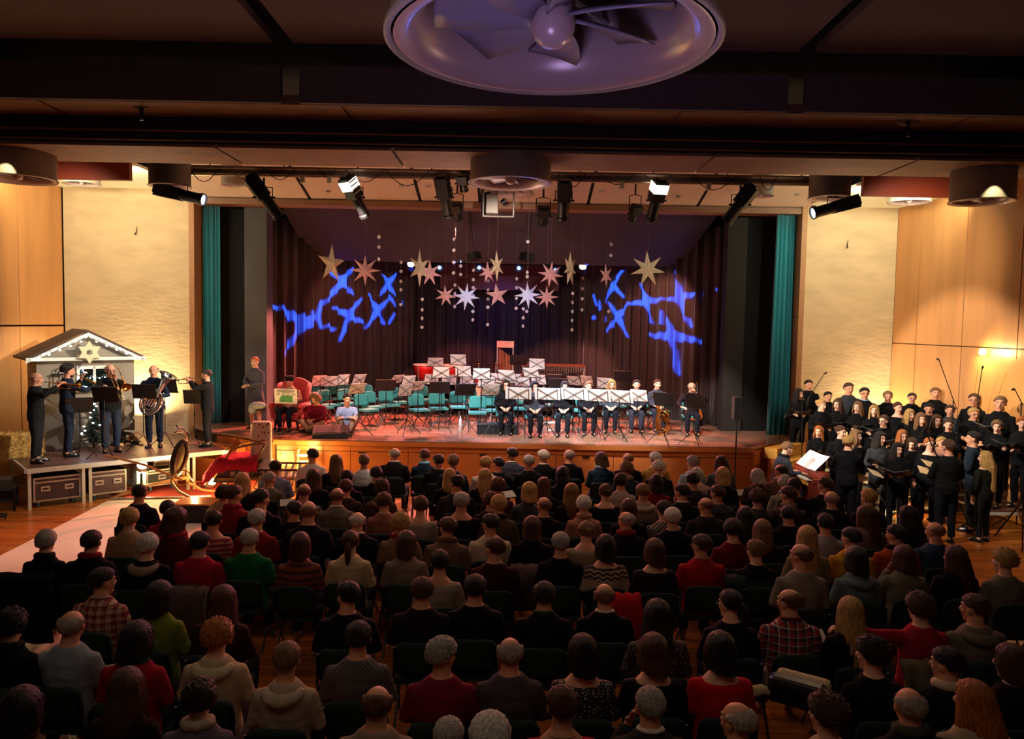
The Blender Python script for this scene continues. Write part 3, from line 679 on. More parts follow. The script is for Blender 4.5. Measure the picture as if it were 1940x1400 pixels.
def head_matrix(H, yaw, pitch, roll=0):
    return Matrix.Translation(H) @ Matrix.Rotation(math.radians(yaw), 4, 'Z') @ Matrix.Rotation(math.radians(-pitch), 4, 'X') @ Matrix.Rotation(math.radians(roll), 4, 'Y')
SK = {}
def make_body(key, J, yaw=0, pitch=0, roll=0, bare=False, skirt=False, fem=False):
    """J: joints. torso rings list, H head centre, sh, el, wr (L,R), hip, kn, an, toe (L,R), hand dirs"""
    H = Vector(J['H']); HM = head_matrix(H, yaw, pitch, roll); R3 = HM.to_3x3(); HM = HM @ Matrix.Scale(1.07, 4)
    def hp(x, y, z): return HM @ Vector((x, y, z))
    mb = MB()
    tr_ = J['torso']
    mb.tube([t[0] for t in tr_], [(t[1], t[2]) for t in tr_], 16, hint=(1, 0, 0))
    nb = Vector(tr_[-1][0]); mb.tube([nb - Vector((0, 0, .03)), nb.lerp(H, .5), H + R3 @ Vector((0, -.012, -.05))], [(.072, .066), (.060, .061), (.060, .063)], 12, hint=(1, 0, 0))
    # head
    mb.ell(hp(0, -.008, .028), (.079, .100, .092), 20, 14, rot=R3)
    mb.ell(hp(0, .022, -.042), (.060, .074, .080), 16, 12, rot=R3)
    mb.ell(hp(0, .066, -.098), (.026, .026, .022), 10, 8, rot=R3)
    mb.tube([hp(0, .086, .022), hp(0, .108, -.018), hp(0, .098, -.032)], [.011, .017, .015], 8)
    mb.tube([hp(-.045, .074, .034), hp(0, .088, .034), hp(.045, .074, .034)], [.012, .013, .012], 8)
    for s_ in (-1, 1):
        mb.ell(hp(s_ * .081, -.004, -.004), (.010, .022, .034), 10, 8, rot=R3)
        mb.ell(hp(s_ * .038, .068, -.022), (.022, .018, .020), 8, 6, rot=R3)
    hands = MB()
    for i, s_ in ((0, -1), (1, 1)):
        sh, el, wr = Vector(J['sh'][i]), Vector(J['el'][i]), Vector(J['wr'][i])
        mb.tube([sh + Vector((-s_ * .05, 0, .0)), sh, sh.lerp(el, .5), el, el.lerp(wr, .35), wr], [.05, .055, .046, .038, .040, .027], 10)
        d = Vector(J['hd'][i]).normalized() if 'hd' in J else (wr - el).normalized()
        up = Vector((0, 0, 1)); side = d.cross(up); side = side.normalized() if side.length > .1 else Vector((s_, 0, 0))
        pn = side.cross(d).normalized()
        # palm: flat box-like ellipsoid oriented
        B = Matrix((side, d, pn)).transposed()
        pc = wr + d * .05
        mb.ell(pc, (.040, .056, .017), 12, 8, rot=B)
        for k, ln in enumerate((.068, .078, .073, .056)):
            b0 = pc + d * .035 + side * ((k - 1.5) * .0195)
            c1 = b0 + d * ln * .5 - pn * .006; c2 = c1 + d * ln * .35 - pn * ln * .42; c3 = c2 + d * ln * .02 - pn * ln * .30
            hands.tube([b0 - d * .02, c1, c2, c3], [.0098, .0092, .0082, .006], 6)
        ts = -s_
        t0 = pc - d * .022 + side * ts * .03
        hands.tube([t0, t0 + side * ts * .024 + d * .026, t0 + side * ts * .022 + d * .055 - pn * .014], [.0125, .0105, .0078], 6)
        hip, kn, an, toe = [Vector(J[q][i]) for q in ('hip', 'kn', 'an', 'toe')]
        mb.tube([hip, hip.lerp(kn, .45), kn, kn.lerp(an, .35), an], [.082, .072, .052, .052, .034], 10)
        mb.tube([an + (an - toe).normalized() * .04 - Vector((0, 0, .03)), an - Vector((0, 0, .03)), toe], [.034, .036, .028], 8)
    me = remeshed(mb, .0125, 2, 'body', [SKIN, LIPS, EYEW, EYED, BROW])
    Hi = HM.inverted()
    for p in me.polygons:
        c = Hi @ p.center
        if c.y > .075 and -.072 < c.z < -.052 and abs(c.x) < .026: p.material_index = 1
    ex = MB()
    for s_ in (-1, 1):
        ex.ell(hp(s_ * .032, .0745, .008), (.0145, .010, .0085), 8, 6, 2, R3)
        ex.ell(hp(s_ * .032, .0815, .008), (.0065, .0045, .0065), 6, 5, 3, R3)
        ex.tube([hp(s_ * .016, .0905, .034), hp(s_ * .034, .0865, .040), hp(s_ * .052, .074, .034)], [.0035, .005, .003], 5, 4)
    ex.ell(hp(0, .0865, -.060), (.022, .009, .007), 8, 6, 1, R3)
    join_mb(me, hands); join_mb(me, ex)
    # clothing
    o = .017
    cl = MB(); tt = tr_ if not bare else tr_[:-2] + [(Vector(tr_[-2][0]) - Vector((0, 0, .012)), tr_[-2][1] * .98, tr_[-2][2])]
    rings = [(t[1] + o + (.012 if k < 3 else 0), t[2] + o + .004) for k, t in enumerate(tt)]
    cl.tube([t[0] for t in tt], rings, 20, hint=(1, 0, 0))
    if fem:
        for s_ in (-1, 1): cl.ell(Vector(tr_[3][0]) + Vector((s_ * .065, .095, .02)), (.062, .05, .06), 10, 8)
    for i, s_ in ((0, -1), (1, 1)):
        sh, el, wr = Vector(J['sh'][i]), Vector(J['el'][i]), Vector(J['wr'][i])
        a, b = (el, wr)
        cl.tube([sh + Vector((-s_ * .06, 0, .0)), sh, sh.lerp(el, .5), el, el.lerp(wr, .35), el.lerp(wr, .93)], [.066, .073, .063, .055, .055, .043], 12)
    cme = remeshed(cl, .018, 4, 'jumper', cloth('222222'))
    for v in cme.vertices:   # soft creases
        n1 = noise.noise(Vector((v.co.x * 9, v.co.y * 9, v.co.z * 22))) * .007 + noise.noise(v.co * 30) * .003
        v.co += v.normal * n1
    tz = MB()
    if skirt:
        hy = (Vector(J['hip'][0]) + Vector(J['hip'][1])) / 2
        tz.tube([hy + Vector((0, 0, .14)), hy + Vector((0, 0, .04)), hy + Vector((0, 0, -.2)), hy + Vector((0, 0, -.42))], [(.15, .12), (.19, .16), (.22, .19), (.25, .21)], 24, hint=(1, 0, 0))
        tme = tz.mesh('skirt', cloth('202024'), True)
        for v in tme.vertices:
            if v.co.z < hy.z - .1:
                a = math.atan2(v.co.y, v.co.x); v.co.x *= 1 + .07 * math.sin(a * 9); v.co.y *= 1 + .07 * math.sin(a * 9)
    else:
        tz.tube([Vector(tr_[0][0]) + Vector((0, 0, -.02)), tr_[1][0], Vector(tr_[1][0]) + Vector((0, 0, .06))], [(tr_[0][1] + .014, tr_[0][2] + .014), (tr_[1][1] + .013, tr_[1][2] + .013), (tr_[1][1] + .010, tr_[1][2] + .010)], 16, hint=(1, 0, 0))
        for i in (0, 1):
            hip, kn, an = [Vector(J[q][i]) for q in ('hip', 'kn', 'an')]
            tz.tube([hip + (hip - kn).normalized() * .03, hip, hip.lerp(kn, .45), kn, kn.lerp(an, .4), kn.lerp(an, .97)], [.085, .098, .087, .069, .066, .056], 12)
        tme = remeshed(tz, .018, 3, 'trousers', cloth('18181c'))
        for v in tme.vertices: v.co += v.normal * noise.noise(v.co * 16) * .005
    sm = []
    for i in (0, 1):
        an, toe = Vector(J['an'][i]), Vector(J['toe'][i]); fd = (toe - an); fd.z = 0; fd.normalize(); z0 = min(an.z, toe.z) - .03
        g = Vector((an.x, an.y, toe.z - .038)); s2 = MB(); n = 12; vs = []; side = Vector((-fd.y, fd.x, 0))
        prof = [(0, 1.0, 1.0), (.022, 1.02, 1.0), (.045, .95, .97), (.075, .62, .55), (.095, .5, .36)]
        for (h, wx, ly) in prof:
            for j in range(n):
                a = 2 * PI * j / n; lx = math.cos(a); yy = math.sin(a)
                Lf = .20 if lx > 0 else .07
                vs.append(g + fd * (lx * Lf * (ly if lx > 0 else 1) + .0) + side * (yy * .046 * wx) + Vector((0, 0, h)))
        fs = [tuple(range(n - 1, -1, -1)), tuple((len(prof) - 1) * n + j for j in range(n))]
        for k in range(len(prof) - 1):
            for j in range(n): fs.append((k * n + j, k * n + (j + 1) % n, (k + 1) * n + (j + 1) % n, (k + 1) * n + j))
        s2.add(vs, fs); sm.append(s2.mesh('shoe', mat('shoe_leather', '0c0b0b', .3, 0, .1), True))
    SK[key] = dict(body=me, top=cme, low=tme, lown='skirt' if skirt else 'trousers', shoes=sm, HM=HM, nb=nb, J=J)

def TS(z=0, y=0, lean=0):   # seated torso
    L = [(.44, .165, .13), (.54, .170, .135), (.70, .150, .118), (.86, .172, .122), (.955, .172, .110), (1.015, .130, .092), (1.075, .072, .066)]
    return [(Vector((0, -.03 + y + lean * (h - .5), h + z)), a, b) for h, a, b in L]
def TT(lean=0):
    L = [(.84, .150, .118), (.95, .165, .125), (1.10, .140, .108), (1.27, .168, .118), (1.375, .168, .106), (1.44, .124, .088), (1.50, .070, .064)]
    return [(Vector((0, lean * (h - .9), h)), a, b) for h, a, b in L]
def seated(el=None, wr=None, hd=None, lean=0, ky=.40, z=0):
    o = lean * .5
    return dict(torso=TS(lean=lean), H=(0, .015 + o * 1.35, 1.20), sh=[(-.172, -.03 + o, .955), (.172, -.03 + o, .955)],
        el=el or [(-.245, -.01 + o, .74), (.245, -.01 + o, .74)], wr=wr or [(-.10, .23, .66), (.10, .23, .66)], hd=hd or [(.5, .8, -.2), (-.5, .8, -.2)],
        hip=[(-.09, .02, .50), (.09, .02, .50)], kn=[(-.12, ky, .50), (.12, ky, .50)], an=[(-.11, ky - .06, .09), (.11, ky - .06, .09)], toe=[(-.13, ky + .09, .038), (.13, ky + .09, .038)])
def standing(el=None, wr=None, hd=None, lean=0, stance=.1):
    o = lean * .5
    return dict(torso=TT(lean), H=(0, .02 + lean * .72, 1.63), sh=[(-.172, o, 1.375), (.172, o, 1.375)],
        el=el or [(-.24, .02, 1.12), (.24, .02, 1.12)], wr=wr or [(-.12, .27, 1.17), (.12, .27, 1.17)], hd=hd or [(.3, .9, .1), (-.3, .9, .1)],
        hip=[(-.09, 0, .88), (.09, 0, .88)], kn=[(-stance, .015, .49), (stance, .015, .49)], an=[(-stance, -.02, .09), (stance, -.02, .09)], toe=[(-stance - .03, .13, .038), (stance + .03, .13, .038)])
DOWN = dict(el=[(-.245, -.01, 1.14), (.245, -.01, 1.14)], wr=[(-.25, .05, .90), (.25, .05, .90)], hd=[(0, .15, -1), (0, .15, -1)])
make_body('seat', seated())
make_body('seatL', seated(), yaw=38, pitch=4)
make_body('seatR', seated(), yaw=-34, pitch=4)
make_body('seatb', seated(), yaw=8, bare=True)
make_body('seatd', seated(lean=.08), yaw=-6, pitch=14)
make_body('seatArm', seated(el=[(-.40, -.02, .96), (.27, .02, .75)], wr=[(-.62, .03, 1.0), (.12, .2, .66)], hd=[(-1, .1, 0), (-.5, .8, 0)]), yaw=14)
make_body('seatChin', seated(el=[(-.22, .10, .82), (.245, 0, .74)], wr=[(-.10, .16, 1.02), (.1, .23, .66)], hd=[(.25, -.3, .9), (-.5, .8, 0)]), yaw=10)
make_body('folder', standing(), fem=True)
make_body('folderL', standing(), yaw=36, pitch=6, fem=True)
make_body('folderR', standing(), yaw=-30, pitch=6, fem=True)
make_body('folderM', standing(), yaw=20, pitch=4)
make_body('still', standing(**DOWN), yaw=16, pitch=2)
make_body('stillL', standing(**DOWN), yaw=42, pitch=2, fem=True, bare=True)
make_body('behind', standing(el=[(-.25, .05, 1.13), (.25, .05, 1.13)], wr=[(-.12, .25, 1.08), (.12, .25, 1.08)]), yaw=10, pitch=14)
make_body('conduct', standing(el=[(-.25, .12, 1.16), (.25, .12, 1.16)], wr=[(-.20, .38, 1.18), (.22, .36, 1.10)], hd=[(0, 1, .2), (0, 1, .1)]), yaw=-14, pitch=10)
make_body('trumpet', standing(el=[(-.29, .22, 1.36), (.27, .24, 1.33)], wr=[(-.06, .36, 1.50), (.05, .40, 1.50)], hd=[(.4, .5, .5), (-.4, .5, .5)]), pitch=4)
make_body('trombone', standing(el=[(-.26, .18, 1.30), (.24, .26, 1.28)], wr=[(-.02, .24, 1.47), (.08, .52, 1.32)], hd=[(.2, .3, .8), (-.2, .8, .2)]), pitch=6)
make_body('tuba', standing(el=[(-.28, .14, 1.12), (.30, .12, 1.14)], wr=[(-.02, .34, 1.12), (.20, .34, 1.22)], hd=[(.6, .6, 0), (-.4, .5, .5)]), pitch=4)
make_body('dress', standing(el=[(-.25, .05, 1.12), (.26, .05, 1.15)], wr=[(.04, .24, 1.08), (.12, .24, 1.08)], hd=[(1, .3, 0), (-.3, .8, 0)]), yaw=12, skirt=True, fem=True)
make_body('paper', seated(el=[(-.28, .08, .76), (.28, .08, .76)], wr=[(-.20, .30, .82), (.20, .30, .82)], hd=[(0, .3, .9), (0, .3, .9)]), pitch=26)
make_body('lap', seated(), yaw=10, pitch=8, fem=True)
make_body('keys', seated(el=[(-.24, .10, .76), (.24, .10, .76)], wr=[(-.14, .36, .76), (.14, .36, .76)], hd=[(0, 1, -.1), (0, 1, -.1)], lean=.16), pitch=24)
make_body('cello', seated(el=[(-.34, .12, .86), (.32, .14, .80)], wr=[(-.06, .26, 1.10), (.26, .36, .72)], hd=[(.3, .6, .5), (-.5, .7, 0)]), pitch=18, roll=14)
fl = dict(torso=[(Vector((0, -.05 + (h - .44) * .25, h - .42)), a, b) for h, a, b in ((.44, .165, .13), (.54, .170, .135), (.70, .150, .118), (.86, .172, .122), (.965, .178, .108), (1.02, .125, .085), (1.06, .066, .062))],
    H=(0, .20, .80), sh=[(-.18, .09, .57), (.18, .09, .57)], el=[(-.24, .20, .36), (.24, .20, .36)], wr=[(-.06, .36, .30), (.08, .36, .28)], hd=[(.8, .5, 0), (-.8, .5, 0)],
    hip=[(-.09, .0, .09), (.09, .0, .09)], kn=[(-.30, .33, .24), (.30, .33, .24)], an=[(.06, .46, .08), (-.06, .56, .08)], toe=[(.22, .50, .05), (-.22, .60, .05)])
make_body('floor', fl, pitch=40)
fl2 = dict(fl); fl2['kn'] = [(-.20, .36, .40), (.20, .36, .40)]; fl2['an'] = [(-.05, .50, .09), (.09, .56, .09)]; fl2['toe'] = [(-.08, .64, .038), (.10, .70, .038)]; fl2['wr'] = [(.10, .42, .40), (-.08, .44, .42)]; fl2['H'] = (0, .13, .83); fl2['torso'] = [(Vector((0, -.05 + (t[0].z) * .14, t[0].z)), t[1], t[2]) for t in fl['torso']]; fl2['sh'] = [(-.18, .03, .57), (.18, .03, .57)]
make_body('floor2', fl2, pitch=12, yaw=20)

# hair in the head's own frame (face towards +Y)
HAIR = {}
def hair_mesh(style):
    if style in HAIR: return HAIR[style]
    rnd = random.Random(style); NP, NR = 48, 22; A = Vector((.088, .108, .100)); c0 = Vector((0, -.010, .030))
    vs = []; fs = []
    long_ = {'long': .34, 'longer': .62, 'bob': .13, 'mid': .22}.get(style, 0)
    th = {'short': .010, 'buzz': .003, 'curly': .026, 'ring': .007, 'bald': .004, 'bob': .020, 'long': .016, 'longer': .016, 'mid': .018, 'pony': .008, 'bun': .008, 'spiky': .015, 'wavy': .018, 'ladyshort': .019}[style]
    for i in range(NR + 1):
        for j in range(NP):
            ph = 2 * PI * j / NP; fr = math.sin(ph)       # +1 front
            tf = max(0, (fr + .15) / 1.15)
            end = 118 - 62 * tf ** .8 if fr > -.15 else 118 + 12 * (-fr)
            if style in ('curly', 'ladyshort', 'wavy') : end = 122 - 62 * tf ** .9 if fr > -.15 else 128
            if abs(fr) < .30 and style in ('short', 'buzz', 'ring', 'bald', 'spiky'): end = min(end, 92)
            start = 0
            if style in ('ring', 'bald'): start = (62 if style == 'ring' else 74) - 24 * max(0, -fr)
            if long_:
                end = 58 + (1 - tf) * 45 if fr > .25 else 95
            k = i / NR; extra = 0
            if long_ and fr < .62:
                a1 = .45
                if k <= a1: tq = math.radians(end * k / a1)
                else:
                    tq = math.radians(end); extra = (k - a1) / (1 - a1)
            else: tq = math.radians(start + (end - start) * k)
            tt_ = th
            if style in ('ring', 'bald'): tt_ = (th if fr < .2 else th - (fr - .2) * .12) - max(0, .45 - k) * .030
            edge = 1
            if k > .93 and not extra: edge = .35
            if k == 1 and not extra: edge = -1.2
            if tt_ <= 0: edge = 1
            p = Vector((math.sin(tq) * math.cos(ph), math.sin(tq) * math.sin(ph), math.cos(tq)))
            q = Vector(((A.x - .004 + tt_ * edge) * p.x, (A.y - .004 + tt_ * edge) * p.y, (A.z - .006 + tt_ * edge) * p.z)) + c0
            nz = noise.noise(Vector((p.x * 3, p.y * 3, p.z * 2)) + Vector((rnd.random() * 0, 7, 1)))
            if extra:
                drop = long_ * extra * (1 - .55 * max(0, fr) / .62)
                q.z -= drop; back = max(0, -fr)
                q.y -= back * .055 * min(1, drop / .16); q.x *= 1 + .16 * min(1, drop / .15) * (1 - .55 * extra)
                q.y += max(0, fr) * .03 * extra
                q += Vector((math.cos(ph), math.sin(ph), 0)) * (.005 * math.sin(ph * 19 + drop * 14) + .004 * math.sin(ph * 31 - drop * 9) + .012 * nz)
                q.z += extra * .022 * noise.noise(Vector((math.cos(ph) * 7, math.sin(ph) * 7, 3)))
                if k == 1: q.x *= .82
            elif tt_ > 0:
                amp = {'curly': .020, 'wavy': .012, 'spiky': .014, 'ladyshort': .009}.get(style, .004)
                frq = {'curly': 10, 'wavy': 6, 'spiky': 12}.get(style, 7)
                q += p * (.0045 * noise.noise(Vector((p.x * 22, p.y * 22, p.z * 5))) * (edge > 0))
                q += p * (amp * noise.noise(p * frq + Vector((3, 1, 2)))) * (edge > 0)
                q += p * (.0018 * math.sin(ph * 21 + nz * 4)) * min(1, k * 4)
            vs.append(q)
    for i in range(NR):
        for j in range(NP):
            j2 = (j + 1) % NP; fs.append((i * NP + j, (i + 1) * NP + j, (i + 1) * NP + j2, i * NP + j2))
    mb = MB(); mb.add(vs, fs)
    if style == 'pony' : mb.tube([(0, -.10, .03), (0, -.135, .02), (0, -.15, -.05), (0, -.145, -.14), (0, -.14, -.22)], [.018, .028, .034, .028, .008], 12)
    if style == 'bun': mb.ell((0, -.125, .05), (.038, .032, .036), 14, 10)
    HAIR[style] = mb.mesh('hair', hairmat('3a2416'), True)
    return HAIR[style]
EXTRA = {}
def extra_mesh(kind):
    if kind in EXTRA: return EXTRA[kind]
    mb = MB()
    if kind in ('scarf', 'collar', 'necklace'):
        R, r, z = {'scarf': (.078, .036, -.005), 'collar': (.067, .014, .0), 'necklace': (.088, .005, -.03)}[kind]
        n = 28; pts = [(R * math.cos(2 * PI * k / n), R * math.sin(2 * PI * k / n) * .95 + .005, z + .014 * math.sin(2 * PI * k / n + PI)) for k in range(n)]
        rr = [(r * (1 + .14 * math.sin(k * 2.3)), r * (1 + .14 * math.cos(k * 1.7)) * (1.5 if kind == 'collar' else 1)) for k in range(n)]
        mb.tube(pts, rr, 10, closed=True, hint=(0, 0, 1))
    elif kind == 'hood':
        n = 20
        pts = []; rr = []
        for k in range(n + 1):
            a = PI * (.02 - .0) + PI * (1 + .9 * (k / n - .5) * 2 * .62) + PI / 2 * 1
            t = (k / n - .5) * 2; pts.append((.13 * math.sin(t * 1.5), -.03 - .10 * math.cos(t * 1.5), -.045 - .05 * (1 - t * t)))
            rr.append((.02 + .030 * (1 - t * t), .018 + .045 * (1 - t * t)))
        mb.tube(pts, rr, 10, hint=(0, 0, 1))
    elif kind == 'glasses':
        for s_ in (-1, 1):
            mb.tube([(s_ * .033 + .022 * math.cos(a * PI / 6), .100, .008 + .017 * math.sin(a * PI / 6)) for a in range(12)], .0026, 5, closed=True, hint=(0, 1, 0))
            mb.tube([(s_ * .055, .100, .012), (s_ * .080, .07, .012), (s_ * .085, -.01, .008)], .0026, 5)
        mb.tube([(-.011, .101, .01), (.011, .101, .01)], .0026, 5)
    elif kind == 'beret':
        mb.lathe([(0, .155), (.05, .152), (.10, .138), (.118, .115), (.105, .095), (.088, .088), (.085, .075)], 24, 0, (0, -.01, 0), Matrix.Rotation(.2, 3, 'X'))
    elif kind == 'beard':
        mb.ell((0, .040, -.082), (.052, .056, .036), 14, 10)
    EXTRA[kind] = mb.mesh(kind, cloth('888888'), True); return EXTRA[kind]
HC = dict(grey='a49c92', white='d8d0c2', brown='4a2c1a', dark='1d120d', black='0e0b0a', blond='b98f52', auburn='4e2618', ginger='b0622a', ltbrown='7c5836', silver='bdb7aa')
LOOKW = dict(short='short', buzz='cropped', curly='curly', ring='thinning', bald='balding', bob='bobbed', long='long', longer='very-long', mid='shoulder-length', pony='ponytailed', bun='pinned-up', spiky='spiky', wavy='wavy', ladyshort='fluffy')
COLW = dict(grey='grey', white='white', brown='brown', dark='dark', black='black', blond='blond', auburn='auburn', ginger='ginger', ltbrown='light brown', silver='silver')
def person(key, loc, rz, s=1.0, sx=1.0, hair='short', hcol='brown', top='1a1a1e', low='15151a', label='', group=None, extras=(), skin=SKIN, shoes=False, topn='jumper', cat='person'):
    k = SK[key]
    r = empty('person', label, cat, loc, rz, group, (s * sx, s, s))
    ref('body', k['body'], r, m0=skin if skin is not SKIN else None)
    ref(topn, k['top'], r, m0=top if not isinstance(top, str) else cloth(top))
    ref(k['lown'], k['low'], r, m0=low if not isinstance(low, str) else cloth(low))
    if shoes:
        for m_ in k['shoes']: ref('shoe', m_, r)
    hx_ = HC.get(hcol, hcol)
    if hair in ('bald', 'ring') and hcol in HC:
        sk_ = 'b98468'; f_ = .45 if hair == 'bald' else .2; hx_ = ''.join('%02x' % int(int(hx_[i:i + 2], 16) * (1 - f_) + int(sk_[i:i + 2], 16) * f_) for i in (0, 2, 4))
    h = ref('hair', hair_mesh(hair), r, m0=hairmat(hx_)); h.matrix_local = k['HM']
    for e in extras:
        nm, col = e
        if nm in ('glasses', 'beret', 'beard'):
            o = ref(nm, extra_mesh(nm), r, m0=(mat('spectacle_frame', col, .3, .3, 0) if nm == 'glasses' else hairmat(HC.get(col, col)) if nm == 'beard' else cloth(col))); o.matrix_local = k['HM']
        else:
            ref(nm, extra_mesh(nm), r, loc=k['nb'] + Vector((0, 0, .0)), m0=cloth(col))
    return r

